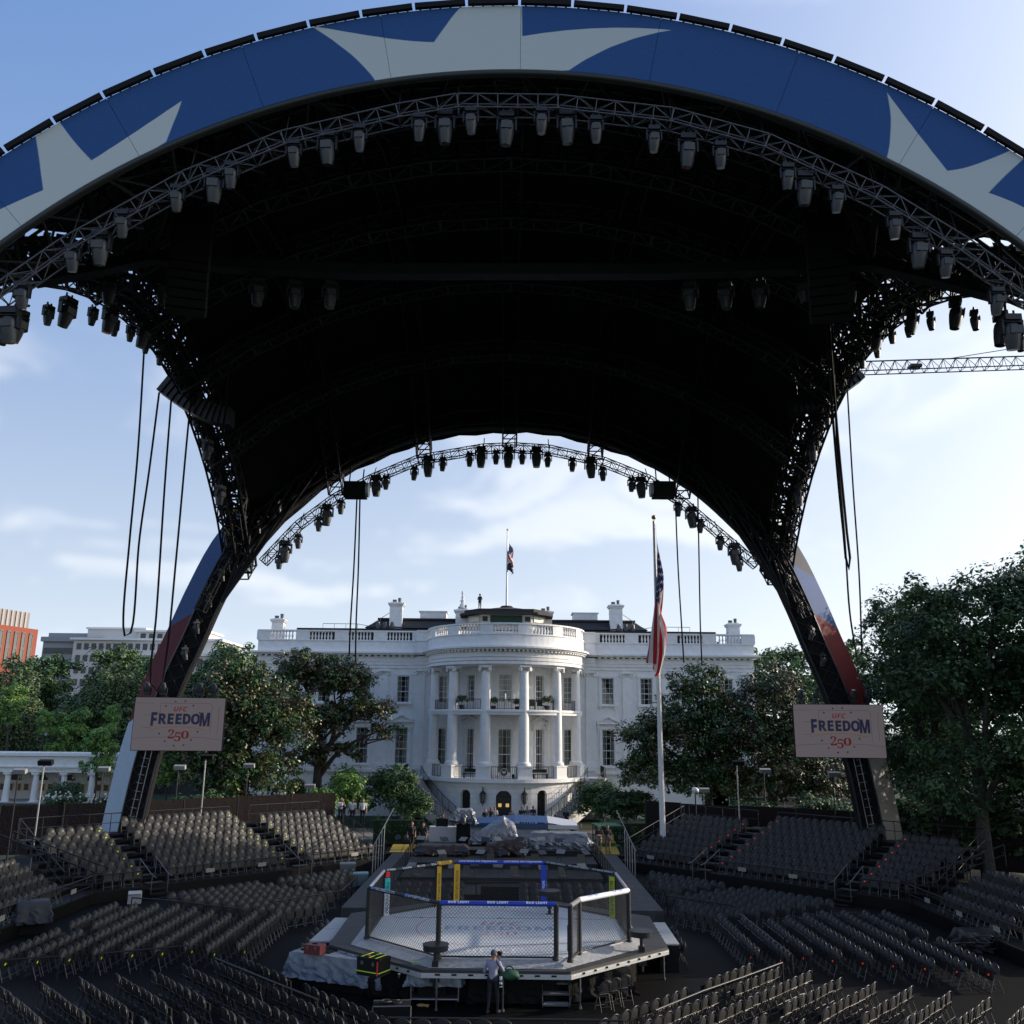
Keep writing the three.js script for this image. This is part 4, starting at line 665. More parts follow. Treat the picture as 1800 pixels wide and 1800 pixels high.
  const sr = (a, b, name) => { const g = [], n = 5; g.push(bar(a, b, .03, 6), bar(a.clone().sub(V3(0, .45, 0)), b.clone().sub(V3(0, .45, 0)), .02, 5)); for (let i = 0; i <= n; i++) { const p = a.clone().lerp(b, i / n); g.push(bar(p, p.clone().sub(V3(0, 1.0, 0)), .025, 5)); } obj(name, g, M.blackMetal, sb); };
  sr(W(X(-20.1), 1.35, 36.2), W(X(-20.1), 1.35, 46), 'front_rail'); sr(W(X(-25), 3.2, 46.1), W(X(-20.1), 1.5, 46.1), 'stair_rail'); sr(W(X(-25), 3.2, 47.4), W(X(-20), 1.5, 47.4), 'stair_rail');
  for (let k = 0; k < 3; k++) obj('section_sign', bx(.02, .2, .5, X(-20.05), .98, -38 - 3 * k), mat(L3(.3, .3, .27), .6), sb);
}
// floor barriers between seat blocks
function barrier(label, pts, h = .85) {
  const t = thing('crowd_rail', label, 'railing', [0, 0, 0], 0, 'black floor railings'), g = [];
  for (let i = 0; i + 1 < pts.length; i++) { const a = pts[i], b = pts[i + 1], n = Math.max(1, Math.round(a.distanceTo(b) / 1.6)), u = V3(0, h, 0); obj('top_rail', bar(a.clone().add(u), b.clone().add(u), .03, 6), M.blackMetal, t); for (let k = 0; k <= n; k++) { const p = a.clone().lerp(b, k / n); g.push(bar(p, p.clone().add(u), .025, 5)); } } obj('posts', g, M.blackMetal, t);
}
barrier('low black rail along the very front row of chairs', [atY(682, 1789, .85), atY(1095, 1794, .85)].map(p => p.setY(0)));
barrier('black rail slanting through the near left corner block', [atY(378, 1684, .85), atY(470, 1722, .85), atY(558, 1757, .85)].map(p => p.setY(0)));
barrier('black rail slanting through the near right corner block', [atY(1152, 1776, .85), atY(1235, 1742, .85), atY(1310, 1716, .85), atY(1375, 1692, .85)].map(p => p.setY(0)));
barrier('black rail across the aisle in front of left side chairs', [atY(0, 1688, .85), atY(105, 1681, .85)].map(p => p.setY(0)));
barrier('black rail at the near ends of the left side rows', [atY(168, 1677, .85), atY(330, 1662, .85)].map(p => p.setY(0)));
barrier('rail behind the left far corner block', [atY(232, 1578, .85), atY(300, 1583, .85), atY(420, 1597, .85)].map(p => p.setY(0)));
barrier('rail around the left inner floor seats by the walkway', [atY(480, 1585, .85), atY(600, 1566, .85), atY(628, 1540, .85)].map(p => p.setY(0)));
barrier('rail around the right inner floor seats by the walkway', [atY(1172, 1574, .85), atY(1290, 1592, .85)].map(p => p.setY(0)));
barrier('rail slanting down the right side floor rows', [atY(1300, 1606, .85), atY(1392, 1678, .85)].map(p => p.setY(0)));
// walkways either side of the band stage, with mats and rails
for (const s of [-1, 1]) {
  const nm = s < 0 ? 'left' : 'right', x0 = s < 0 ? -7.5 : 5.5, x1 = s < 0 ? -6.0 : 7.0;
  const wk = struct(`walkway`, bx(x1 - x0, .6, 18, (x0 + x1) / 2, .3, -52), mat(L3(.075, .077, .082), .75, 0, { map: T.deck })); wk.name = numbered('ramp_walkway');
  const ym = thing('yellow_mat', `yellow cable ramp mat at the far end of the ${nm} walkway`, 'mat', W((x0 + x1) / 2 + s * .4, 0, 63.4));
  for (let k = 0; k < 2; k++) obj('mat_board', bx(.75, .06, 2.6, -.4 + .8 * k, .5, 0, 0, .12), mat(L3(.55, .38, .02), .6, 0, { map: T.fine }), ym); obj('mat_base', bx(2.2, .44, 3, 0, .22, 0), M.black, ym);
  const edge = (x, z0, z1, lab) => { const t = thing('walkway_railing', lab, 'railing', [0, 0, 0], 0, 'walkway railings'), g = []; const a = W(x, 1.55, z0), b = W(x, 1.55, z1), n = 9; obj('top_rail', [bar(a, b, .03, 6)], M.blackMetal, t); for (let i = 0; i <= n * 3; i++) { const p = a.clone().lerp(b, i / (n * 3)); g.push(bar(p.clone().setY(.6), p, i % 3 ? .012 : .026, 5)); } g.push(bar(W(x, .7, z0), W(x, .7, z1), .02, 5)); obj('balusters', g, M.blackMetal, t); };
  edge(s < 0 ? x1 + .05 : x0 - .05, 48, 60, `black railing between the ${nm} walkway and the band stage`);
  { const g = [], t = thing('stair_handrail', `tall steel handrail posts on the outer edge of ${nm} walkway`, 'railing', [0, 0, 0]); const X = s < 0 ? x0 - .1 : x1 + .1; obj('sloped_rail', bar(W(X - s * -.0, 3.3, 61.5), W(X, 1.9, 52.5), .035, 6), M.greyMetal, t); for (let i = 0; i < 5; i++) obj('post', bar(W(X, .3, 53 + i * 1.1), W(X, 2.0 + i * .16, 53 + i * 1.1), .03, 6), M.steel, t); }
}
// ---------------------------------------------------------------- octagonal fighting cage on its platform
const CX = -.33, CDZ = 35.5, FLOOR = 1.35, SIDE = 3.787, AP = 1.2071 * SIDE, HB = SIDE / 2;
// strokes the size of lettering, for print too small to read in the photograph
function glyphs(c, x, y, w, h) { let q = x; const s = seed; while (q < x + w - h * .5) { const g = h * (.45 + rnd() * .25), k = Math.floor(rnd(4)), t = h * .17; c.fillRect(q, y, t, h); if (k !== 1) c.fillRect(q, y, g, t); if (k !== 2) c.fillRect(q, y + h * .42, g, t); if (k !== 0) c.fillRect(q, y + h - t, g, t); if (k === 3) c.fillRect(q + g - t, y, t, h); q += g + h * .18; } }
const OV = [[-HB, AP], [HB, AP], [AP, HB], [AP, -HB], [HB, -AP], [-HB, -AP], [-AP, -HB], [-AP, HB]]; // x, z towards the camera; starts front left
{
  const pf = thing('cage_platform', 'dark octagonal platform on steel legs carrying the white-floored cage', 'platform', W(CX, 0, CDZ));
  const PV = [[-2.35, 5.3], [2.3, 5.35], [5.9, 2.0], [6.05, -3.2], [2.4, -6.2], [-2.4, -6.2], [-6.0, -3.2], [-5.85, 2.15]];
  const ring = (o) => PV.map(([x, z]) => { const l = Math.hypot(x, z); return [x * (1 + o / l), z * (1 + o / l)]; });
  const plate = (pts, y, h) => { const g = extrude(pts.map(p => [p[0], -p[1]]), h); g.rotateX(-Math.PI / 2); g.translate(0, y, 0); return g; };
  const deckC = mat(L3(.06, .057, .054), .6, 0, { map: T.deck });
  for (let i = 0; i < 8; i++) { const j = (i + 1) % 8, a = PV[i], b = PV[j], c = OV[i], d = OV[j]; const pts = [a, b, [d[0] * 1.0, d[1] * 1.0], [c[0] * 1.0, c[1] * 1.0]].map((p, k) => { const m = [(a[0] + b[0] + c[0] + d[0]) / 4, (a[1] + b[1] + c[1] + d[1]) / 4]; return [m[0] + (p[0] - m[0]) * .996, m[1] + (p[1] - m[1]) * .996]; }); obj('deck_board', plate(pts.reverse(), 1.1, .08), deckC, pf); }
  for (let i = 0; i < 8; i++) { const a = PV[i], b = PV[(i + 1) % 8], f = (p, y) => V3(p[0], y, p[1]); obj('edge_frame', [beam(f(a, 1.02), f(b, 1.02), .06, .14), beam(f(a, 1.04), f(b, 1.04), .075, .03)], mat(L3(.55, .55, .54), .4, .3), pf); const cl = []; for (let k = 1; k < 9; k++) { const p = f(a, 1.03).lerp(f(b, 1.03), k / 9); cl.push(bx(.16, .05, .1, p.x, p.y + .02, p.z)); } obj('edge_clamps', cl, M.black, pf); }
  for (let i = 0; i < 8; i++) for (const t of [.1, .55]) { const a = PV[i], b = PV[(i + 1) % 8], x = (a[0] + (b[0] - a[0]) * t) * .985, z = (a[1] + (b[1] - a[1]) * t) * .985; obj('leg', [cyl(.03, .03, 1.0, 8, x, .06, z), cyl(.05, .05, .08, 8, x, .0, z), cyl(.045, .045, .05, 8, x, .5, z)], M.greyMetal, pf); }
  obj('under_deck_sheet', ring(-1.1).map((p, i, A) => { const q = A[(i + 1) % 8]; return beam(V3(p[0], .54, p[1]), V3(q[0], .54, q[1]), .03, 1.06); }), M.black, pf);  // black sheets all round, set in below the deck
  // ---- the cage
  const cg = thing('fighting_cage', 'octagonal black chain-link fighting cage with white mat and padded rails', 'cage', W(CX, 0, CDZ));
  const matTex = canvasTex(1024, 1024, (c, w) => {
    c.fillStyle = '#cfd6dd'; c.fillRect(0, 0, w, w);
    for (let i = 0; i < 9000; i++) { c.fillStyle = rnd() < .5 ? 'rgba(120,130,145,.10)' : 'rgba(255,255,255,.16)'; c.fillRect(rnd(w), rnd(w), 1 + rnd(3), 1 + rnd(2)); }
    for (let i = 0; i < 60; i++) { c.strokeStyle = 'rgba(150,158,170,.22)'; c.lineWidth = 1 + rnd(2); c.beginPath(); const x = rnd(w), y = rnd(w); c.moveTo(x, y); c.quadraticCurveTo(x + rnd(-80, 80), y + rnd(-30, 30), x + rnd(-140, 140), y + rnd(-60, 60)); c.stroke(); }
    c.strokeStyle = 'rgba(190,120,125,.5)'; c.lineWidth = 7; c.beginPath(); c.ellipse(512, 512, 330, 330, 0, 0, 7); c.stroke();
    c.strokeStyle = 'rgba(130,150,190,.45)'; c.lineWidth = 5; for (const [x0, y0, x1, y1] of [[120, 250, 900, 250], [140, 790, 880, 790], [250, 140, 150, 330], [790, 140, 880, 330], [160, 700, 260, 880], [870, 700, 770, 880]]) { c.beginPath(); c.moveTo(x0, y0); c.lineTo(x1, y1); c.stroke(); }
    c.textAlign = 'center'; c.fillStyle = 'rgba(185,95,100,.55)'; c.font = 'bold italic 92px sans-serif'; c.fillText('UFC', 512, 470); c.fillStyle = 'rgba(110,125,165,.55)'; c.font = 'bold 96px sans-serif'; c.fillText('FREEDOM', 512, 560); c.fillStyle = 'rgba(185,95,100,.55)'; c.font = '92px serif'; c.fillText('250', 512, 650);
    c.fillStyle = 'rgba(245,248,252,.8)'; glyphs(c, 400, 860, 230, 70); glyphs(c, 380, 60, 300, 60);
  });
  { const g = plate(OV.slice().reverse().map(p => [p[0] * .99, p[1] * .99]), 1.12, FLOOR - 1.12), p = g.attributes.position, uv = new Float32Array(p.count * 2); for (let i = 0; i < p.count; i++) { uv[2 * i] = .5 + p.getX(i) / 9.4; uv[2 * i + 1] = .5 - p.getZ(i) / 9.4; } g.setAttribute('uv', new THREE.BufferAttribute(uv, 2)); g.userData.keepUv = true; obj('mat_floor', g, mat(0xffffff, .75, 0, { map: matTex }), cg);
    obj('mat_seam', [bx(8.2, .004, .03, 0, FLOOR + .004, -1.6), bx(.16, .006, .1, -3, FLOOR + .006, -1.6), bx(.16, .006, .1, 0, FLOOR + .006, -1.6), bx(.16, .006, .1, 3, FLOOR + .006, -1.6)], M.black, cg); }
  const apr = mat(L3(.62, .63, .64), .55, 0, { map: T.fine });
  for (let i = 0; i < 8; i++) { const j = (i + 1) % 8, k = 1.115, a = OV[i], b = OV[j], f = (p, y, s) => V3(p[0] * s, y, p[1] * s); obj('apron_strip', [quad(f(a, FLOOR - .02, 1.0), f(b, FLOOR - .02, 1.0), f(b, 1.185, k), f(a, 1.185, k))], apr, cg); }
  // posts and rails
  const postM = mat(L3(.014), .55, 0, { bumpMap: T.cloth, bumpScale: .02 }), RH = FLOOR + 1.63;
  const post = (x, z, r = .085) => obj('post', [cyl(r, r, 1.66, 10, x, FLOOR - .02, z), cyl(r * 1.5, r * 1.1, .12, 10, x, FLOOR - .02, z)], postM, cg);
  OV.forEach(p => post(p[0], p[1]));
  function railGeo(a, b, r, out, n = 12) { // text runs from a to b on the side that faces `out`
    const d = b.clone().sub(a), L = d.length(); d.normalize(); const o = out.clone().addScaledVector(d, -out.dot(d)).normalize(), u = d.clone().cross(o).y > 0 ? d.clone().cross(o) : d.clone().cross(o).negate();
    const pos = [], uv = [], P = (t, k) => { const q = -Math.PI * .65 + k / n * 2 * Math.PI; return a.clone().addScaledVector(d, t * L).addScaledVector(o, r * Math.cos(q)).addScaledVector(u, r * Math.sin(q)); };
    for (let i = 0; i < 2; i++) for (let k = 0; k < n; k++) { const c = [[i / 2, k], [(i + 1) / 2, k], [(i + 1) / 2, k + 1], [i / 2, k], [(i + 1) / 2, k + 1], [i / 2, k + 1]]; for (const [t, kk] of c) { const p = P(t, kk); pos.push(p.x, p.y, p.z); uv.push(t, kk / n); } }
    for (const t of [0, 1]) for (let k = 0; k < n; k++) { const c = a.clone().addScaledVector(d, t * L), p = P(t, k), q = P(t, k + 1); pos.push(c.x, c.y, c.z, p.x, p.y, p.z, q.x, q.y, q.z); uv.push(t, .99, t, .99, t, .99); }
    const g = new THREE.BufferGeometry(); g.setAttribute('position', new THREE.Float32BufferAttribute(pos, 3)); g.setAttribute('uv', new THREE.Float32BufferAttribute(uv, 2)); g.computeVertexNormals(); g.userData.keepUv = true; return g;
  }
  const railTex = (bg, fg, txt, n, opt = {}) => canvasTex(1024, 128, (c, w, h) => {
    c.fillStyle = bg; c.fillRect(0, 0, w, h); if (opt.strip) { c.fillStyle = opt.strip; c.fillRect(0, h * .2, w, h * .22); }
    c.fillStyle = fg; c.textAlign = 'center'; c.textBaseline = 'middle'; c.font = (opt.font || 'bold ') + (opt.size || 40) + 'px sans-serif';
    for (let i = 0; i < n; i++) { const x = w * (i + .5) / n; c.save(); c.translate(x, h * .55); if (!txt) { c.restore(); continue; } if (txt === '~') { const q = w / n * .62; if (opt.mark) { c.fillStyle = opt.mark; c.fillRect(-q / 2 - 50, -20, 38, 40); c.fillStyle = fg; } glyphs(c, -q / 2, -18, q, 36); c.restore(); continue; } const m = c.measureText(txt).width, lim = w / n * .86; if (m > lim) c.scale(lim / m, 1); if (opt.mark) { c.fillStyle = opt.mark; c.fillRect(-Math.min(m, lim) / 2 - 48, -20, 38, 40); c.fillStyle = fg; } c.fillText(txt, 0, 0); c.restore(); }
  });
  const rm = t => mat(0xffffff, .5, 0, { map: t });
  const vtx = i => V3(OV[i][0], RH, OV[i][1]), cen = V3(0, RH, 0), outw = (i, j) => vtx(i).add(vtx(j)).multiplyScalar(.5).sub(cen).normalize();
  const rail = (a, b, out, t, r = .075) => obj('padded_rail', railGeo(a, b, r, out), rm(t), cg);
  rail(vtx(0), vtx(1), V3(0, 0, 1), railTex('#1f3fb0', '#e8ecf5', 'BUD LIGHT', 3, { size: 36 }));
  rail(vtx(5), vtx(4), V3(0, 0, 1), railTex('#1f3fb0', '#e8ecf5', 'LIVETRADE ON Polymarket', 2, { size: 36 }));
  rail(vtx(7), vtx(0), outw(7, 0), railTex('#0d1018', '#c9d2e6', '~', 2, { size: 44, mark: '#3b86d8' }), .065);
  rail(vtx(4), vtx(3), V3(-.3, 0, 1), railTex('#101216', '#c4ccd4', 'PIT BOSS GRILLS', 3, { size: 38 }), .065);
  const hinge = V3(OV[1][0] + (OV[2][0] - OV[1][0]) * .3, RH, OV[1][1] + (OV[2][1] - OV[1][1]) * .3);
  rail(hinge, vtx(2), outw(1, 2), railTex('#eceff4', '#2c4fc0', 'TOYO TIRES', 2, { size: 42 }), .085);
  rail(vtx(6), vtx(5), V3(.3, 0, 1), railTex('#24272c', '#d8dde2', '~', 5, { size: 40 }), .06);
  rail(vtx(7), vtx(6), V3(1, .4, .3), railTex('#b9bfc6', '#b9bfc6', '', 1, { strip: '#c8374a' }), .055);
  rail(vtx(2), vtx(3), V3(-1, .4, .3), railTex('#b9bfc6', '#b9bfc6', '', 1, { strip: '#c8374a' }), .055);
  post(hinge.x, hinge.z);
  // gate swung open towards the camera
  const gp = atY(1003, 1690, FLOOR), gEnd = V3(gp.x - CX, RH, gp.z + CDZ); post(gEnd.x, gEnd.z); rail(gEnd, hinge, V3(.3, 0, 1), railTex('#77797a', '#77797a', '', 1), .075);
  // pads with sponsor print on the inner faces of the far posts
  const padTex = (bg, fg, txt, top) => canvasTex(96, 1024, (c, w, h) => { c.fillStyle = bg; c.fillRect(0, 0, w, h); if (top) { c.fillStyle = top[1]; c.fillRect(0, top[0] * h, w, h); } c.save(); c.translate(w / 2, h * .52); c.rotate(Math.PI / 2); c.fillStyle = fg; c.textAlign = 'center'; c.textBaseline = 'middle'; c.font = 'bold 66px sans-serif'; if (txt === '~') { glyphs(c, -h * .42, -30, h * .84, 58); c.restore(); return; } const m = c.measureText(txt).width; if (m > h * .84) c.scale(h * .84 / m, 1); c.fillText(txt, 0, 0); c.restore(); });
  const pad = (x, z, tex, w = .2, y1 = RH - .06, nm = 'post_pad') => { const g = bx(w, y1 - FLOOR - .02, .1), p = g.attributes.position, uv = g.attributes.uv; g.userData.keepUv = true; const a = Math.atan2(-x, -z + 3); g.rotateY(Math.max(-.8, Math.min(.8, a * .6))); g.translate(x * .965, (y1 + FLOOR) / 2, z * .965); obj(nm, g, rm(tex), cg); };
  pad(OV[5][0], OV[5][1], padTex('#d9a928', '#1c1710', 'NOTHING STOPS A RAM'), .24); 
  { const t = .27, x = OV[5][0] + (OV[6][0] - OV[5][0]) * t, z = OV[5][1] + (OV[6][1] - OV[5][1]) * t; post(x, z); pad(x, z, padTex('#d9a928', '#1c1710', 'NOTHING STOPS A RAM'), .17); rail(V3(x, RH + .02, z), V3(x + (OV[5][0] - x) * .72, RH + .02, z + (OV[5][1] - z) * .72), V3(.3, 0, 1), railTex('#d9a928', '#3a2c10', '~', 1, { size: 44 }), .08); }
  pad(OV[4][0], OV[4][1], padTex('#2444b4', '#dfe6f5', 'VeChain'), .24); pad(OV[6][0], OV[6][1], padTex('#35c3c0', '#12302f', '~', [.4, '#d6dee2']), .2, RH - .25); pad(OV[3][0], OV[3][1], padTex('#aab52e', '#16180a', '~'), .2, RH - .1);
  { const g = bx(.16, .2, .1, OV[6][0] * .965, RH - .12, OV[6][1] * .965, .5); obj('post_badge', g, mat(L3(.7, .04, .05), .5), cg); }
  // chain-link panels: real wires
  const wireM = mat(L3(.02), .45, 0);
  function mesh(a, b) {
    const y0 = FLOOR + .04, y1 = RH - .05, d = b.clone().sub(a).setY(0), L = d.length(); d.normalize(); const H = y1 - y0, P = (u, v) => a.clone().addScaledVector(d, u).setY(y0 + v), g = [], w = .006, q = .115;
    for (let s = -H; s < L; s += q) for (const dir of [1, -1]) { let u0 = s, v0 = 0, u1 = s + H, v1 = H; if (u0 < 0) { v0 = -u0; u0 = 0; } if (u1 > L) { v1 = H - (u1 - L); u1 = L; } if (v1 - v0 < .03) continue; const p = dir > 0 ? P(u0, v0) : P(L - u0, v0), r = dir > 0 ? P(u1, v1) : P(L - u1, v1); g.push(bar(p, r, w, 3)); }
    obj('chain_link_panel', g, wireM, cg);
    obj('panel_binding', [bar(P(.04, .01), P(L - .04, .01), .03, 5)], postM, cg);
  }
  for (let i = 0; i < 8; i++) if (i !== 1) mesh(vtx(i), vtx((i + 1) % 8)); mesh(hinge, vtx(2)); mesh(gEnd, hinge);
  // round camera stands clamped to two posts and one on the far side
  for (const [px, py, d, lab] of [[766, 1662, 0, 'front left'], [1127, 1638, 0, 'right'], [966, 1571, 1, 'far back']]) {
    const p = atY(px, py, FLOOR + (d ? .75 : .45)); const t = thing('camera_perch', `round black camera perch mounted by the ${lab} cage post`, 'stand', [p.x, FLOOR + (d ? .7 : .32) - .9, p.z], 0, 'round camera perches');
    obj('round_top', [cyl(.4, .4, .16, 24, 0, .9, 0), cyl(.42, .42, .03, 24, 0, 1.05, 0)], M.blackMetal, t); obj('stem', [bar(V3(0, -.2, 0), V3(0, .9, 0), .06, 8), bx(.2, .16, .2, 0, .5, 0), bx(.3, .2, .3, 0, .1, 0)], M.blackMetal, t);
  }
}
// ---------------------------------------------------------------- trees and shrubs
function leafMat(tr = .22) { return new THREE.MeshPhysicalMaterial({ color: 0xffffff, vertexColors: true, roughness: .62, transmission: tr, thickness: 0, side: THREE.DoubleSide }); }
const leafM = leafMat(.2), glossLeaf = new THREE.MeshPhysicalMaterial({ color: 0xffffff, vertexColors: true, roughness: .42, transmission: .1, thickness: 0, side: THREE.DoubleSide }), barkM = mat(L3(.11, .095, .08), .9, 0, { map: T.fine, bumpMap: T.bump, bumpScale: .03 });
function crownGeo(lobes, clumps, per, cr, leaf, pal, flat = .75) {
  const pos = [], nor = [], col = [], vol = lobes.map(l => l[3] * l[4] * l[5]), tot = vol.reduce((a, b) => a + b, 0);
  const dir = () => { const z = rnd(-1, 1), a = rnd(6.283), q = Math.sqrt(1 - z * z); return V3(q * Math.cos(a), z, q * Math.sin(a)); };
  for (let c = 0; c < clumps; c++) {
    let w = rnd(tot), k = 0; while (w > vol[k]) { w -= vol[k]; k++; } const L = lobes[k], d = dir(); if (d.y < -.35) d.y *= -.6;
    const rr = Math.pow(rnd(), .38) * (1 + .16 * PN.noise(d.x * 2 + k, d.y * 2, d.z * 2)), C = V3(L[0] + d.x * L[3] * rr, L[1] + d.y * L[4] * rr, L[2] + d.z * L[5] * rr), cs = cr * rnd(.55, 1.3), base = pal[Math.floor(rnd(pal.length))], sh = rnd(.75, 1.25);
    for (let i = 0; i < per * 2; i++) {
      const q = dir(), R = cs * Math.pow(rnd(), .45), p = V3(C.x + q.x * R, C.y + q.y * R * flat, C.z + q.z * R);
      const n = q.clone().multiplyScalar(.7).add(V3(rnd(-.5, .5), .55 + rnd(-.4, .4), rnd(-.5, .5))).normalize(), t = n.clone().cross(dir()).normalize(), b = n.clone().cross(t), s = leaf * rnd(.38, .85);
      const A = p.clone().addScaledVector(t, -s), B = p.clone().addScaledVector(b, s * .5).addScaledVector(n, s * .15), D = p.clone().addScaledVector(t, s), E = p.clone().addScaledVector(b, -s * .5).addScaledVector(n, s * .15), v = sh * rnd(.8, 1.2);
      const up = B.clone().sub(A).cross(D.clone().sub(A)).dot(n) > 0;
      for (const x of up ? [A, B, D, A, D, E] : [A, D, B, A, E, D]) { pos.push(x.x, x.y, x.z); nor.push(n.x, n.y, n.z); col.push(base[0] * v * 1.5, base[1] * v * 1.5, base[2] * v * 1.5); }
    }
  }
  const g = new THREE.BufferGeometry(); g.setAttribute('position', new THREE.Float32BufferAttribute(pos, 3)); g.setAttribute('normal', new THREE.Float32BufferAttribute(nor, 3)); g.setAttribute('color', new THREE.Float32BufferAttribute(col, 3)); return g;
}
function trunkGeo(lobes, h, r, forks = 1) {
  const g = [], top = V3(0, h * .55, 0), limb = (a, b, r0, r1, w = .5) => { const m = a.clone().lerp(b, .5).add(V3(rnd(-w, w), rnd(0, w), rnd(-w, w))), cv = new THREE.CatmullRomCurve3([a, m, b]), n = 6; for (let i = 0; i < n; i++) g.push(bar(cv.getPoint(i / n), cv.getPoint((i + 1.05) / n), r0 + (r1 - r0) * i / n, 7, r0 + (r1 - r0) * (i + 1) / n)); };
  limb(V3(0, -.2, 0), top, r, r * .6, .25);
  for (const L of lobes) { const e = V3(L[0], L[1] + L[4] * .35, L[2]), s = V3(0, h * rnd(.28, .52), 0); limb(s, e, r * .5, r * .1, .9); for (let k = 0; k < forks * 3; k++) { const f = s.clone().lerp(e, rnd(.45, .95)), q = V3(L[0] + rnd(-1, 1) * L[3] * .85, L[1] + rnd(-.4, .9) * L[4] * .8, L[2] + rnd(-1, 1) * L[5] * .85); limb(f, q, r * .16, r * .03, .5); } }
  return g;
}
function tree(name, label, pos, lobes, h, r, o, group) {
  const t = thing(name, label, 'tree', pos, 0, group); obj('trunk', trunkGeo(lobes, h, r, o.forks ?? 1), o.bark || barkM, t); obj('crown', crownGeo(lobes, o.clumps, o.per, o.cr, o.leaf, o.pal, o.flat), o.gloss ? glossLeaf : leafM, t); return t;
}
const palMag = [[.03, .065, .016], [.045, .085, .02], [.022, .05, .013], [.06, .07, .018], [.055, .05, .02]], palMag2 = [[.045, .055, .02], [.07, .06, .03], [.03, .045, .015], [.085, .065, .035]], palOak = [[.028, .065, .018], [.04, .085, .022], [.022, .05, .016]], palLight = [[.09, .18, .03], [.12, .21, .045], [.07, .15, .025]], palMid = [[.036, .08, .018], [.046, .094, .022], [.028, .064, .015]];
function blossoms(t, lobes, n, cols, s) { // pale flowers over the crown
  cols.forEach(([c, nm]) => { const g = []; for (let i = 0; i < n; i++) { const L = lobes[Math.floor(rnd(lobes.length))], a = rnd(-.3, 3.4), e = rnd(-.5, 1.3), q = V3(Math.cos(a) * Math.cos(e), Math.sin(e), Math.sin(a) * Math.cos(e)); const b = new THREE.IcosahedronGeometry(s * rnd(.6, 1.2), 0); b.translate(L[0] + q.x * L[3] * 1.02, L[1] + q.y * L[4] * 1.02, L[2] + q.z * L[5] * 1.02); g.push(b); } obj(nm, g, mat(c, .7), t).userData.kind = 'stuff'; });
}
{
  // magnolias in front of the mansion
  let L = [[-1.2, 9.2, 0, 4.6, 4.6, 4], [2.6, 8, .5, 3.6, 4.4, 3.5], [-3, 5, 1, 3.4, 3.6, 3], [1.2, 4.4, 1.6, 4, 3.6, 3], [-.2, 12.2, 0, 2.8, 2.4, 2.6]];
  let t = tree('magnolia_tree', 'dense dark green magnolia beside the left screen with white blossoms', W(-22.2, 0, 76), L, 13, .5, { clumps: 820, per: 26, cr: .85, leaf: .25, pal: palMag, gloss: 1 }, 'magnolias before the mansion');
  blossoms(t, L, 34, [[L3(.7, .68, .6), 'white_blossom'], [L3(.4, .2, .1), 'faded_leaf_tuft']], .09);
  L = [[-1.8, 12.6, 0, 3.4, 2.9, 2.6], [1.8, 12.2, .3, 3.2, 2.8, 2.4], [4.0, 9.6, .5, 2.9, 2.3, 2], [-3.0, 9.0, 0, 2.6, 2.9, 2.2], [.8, 8.6, .8, 2.9, 2.2, 2], [5.8, 7.9, .4, 1.9, 1.3, 1.4], [-1.2, 5.6, .6, 2.3, 1.8, 1.5], [2.4, 6.2, .4, 1.6, 1.2, 1.2]];
  t = tree('magnolia_tree', 'gnarled open magnolia with bare limbs before the left mansion windows', W(-17.2, 0, 83), L, 13, .52, { clumps: 760, per: 24, cr: .7, leaf: .24, pal: palMag2.concat(palMag), gloss: 1, forks: 2, flat: .6 }, 'magnolias before the mansion');
  blossoms(t, L, 12, [[L3(.7, .66, .55), 'white_blossom'], [L3(.4, .2, .1), 'faded_leaf_tuft']], .08);
  L = [[-.5, 11.4, 0, 3.0, 2.8, 2.6], [-2.4, 8, .4, 3.4, 3.4, 3], [1.6, 8, 0, 3.4, 4.2, 3.2], [-4.4, 4.8, .8, 3.1, 2.6, 2.4], [.2, 4.2, 1, 3.8, 3.6, 3], [-5.4, 7.6, .4, 2.6, 2.0, 2.2]];
  t = tree('magnolia_tree', 'broad green magnolia directly behind the large flagpole', W(16.6, 0, 78), L, 13, .45, { clumps: 860, per: 25, cr: .75, leaf: .24, pal: palMag, gloss: 1 }, 'magnolias before the mansion');
  blossoms(t, L, 34, [[L3(.7, .66, .58), 'white_blossom'], [L3(.4, .26, .18), 'faded_leaf_tuft']], .08);
  L = [[.4, 11.2, 0, 2.7, 3.0, 2.5], [2.2, 7.8, .3, 3.2, 3.9, 3], [-1.6, 7.4, 0, 3.0, 3.9, 3], [1.0, 3.9, 1, 4.2, 3.3, 3], [3.8, 4.2, .6, 2.6, 2.6, 2.4]];
  t = tree('magnolia_tree', 'rusty brown-green magnolia left of the right-hand screen', W(21.4, 0, 76), L, 13, .45, { clumps: 820, per: 25, cr: .72, leaf: .22, pal: palMag2.concat(palMag), gloss: 1 }, 'magnolias before the mansion');
  blossoms(t, L, 70, [[L3(.72, .68, .62), 'white_blossom'], [L3(.45, .33, .26), 'faded_leaf_tuft']], .08);
  // the big dark trees on the right
  const big = [[0, 13, 0, 4.4, 4.6, 4.2], [-2.2, 10.8, .6, 3.0, 3.0, 3.2], [2.9, 10, -.4, 3.9, 4.2, 3.6], [.4, 6.4, 1.2, 4.6, 3.2, 3.8], [-1.8, 15.6, 0, 2.2, 2.1, 2.2], [2.0, 16, .4, 2.6, 2, 2.4], [-2.4, 4.6, .6, 2.4, 2.0, 2.2], [3.4, 5.6, .6, 3.2, 2.6, 2.8]];
  const o = { clumps: 620, per: 26, cr: .8, leaf: .23, pal: palOak };
  const t0 = tree('shade_tree', 'tall dark shade tree overlapping the right screen and cable', W(25.9, 0, 51), big, 15, .42, o, 'big trees at the right');
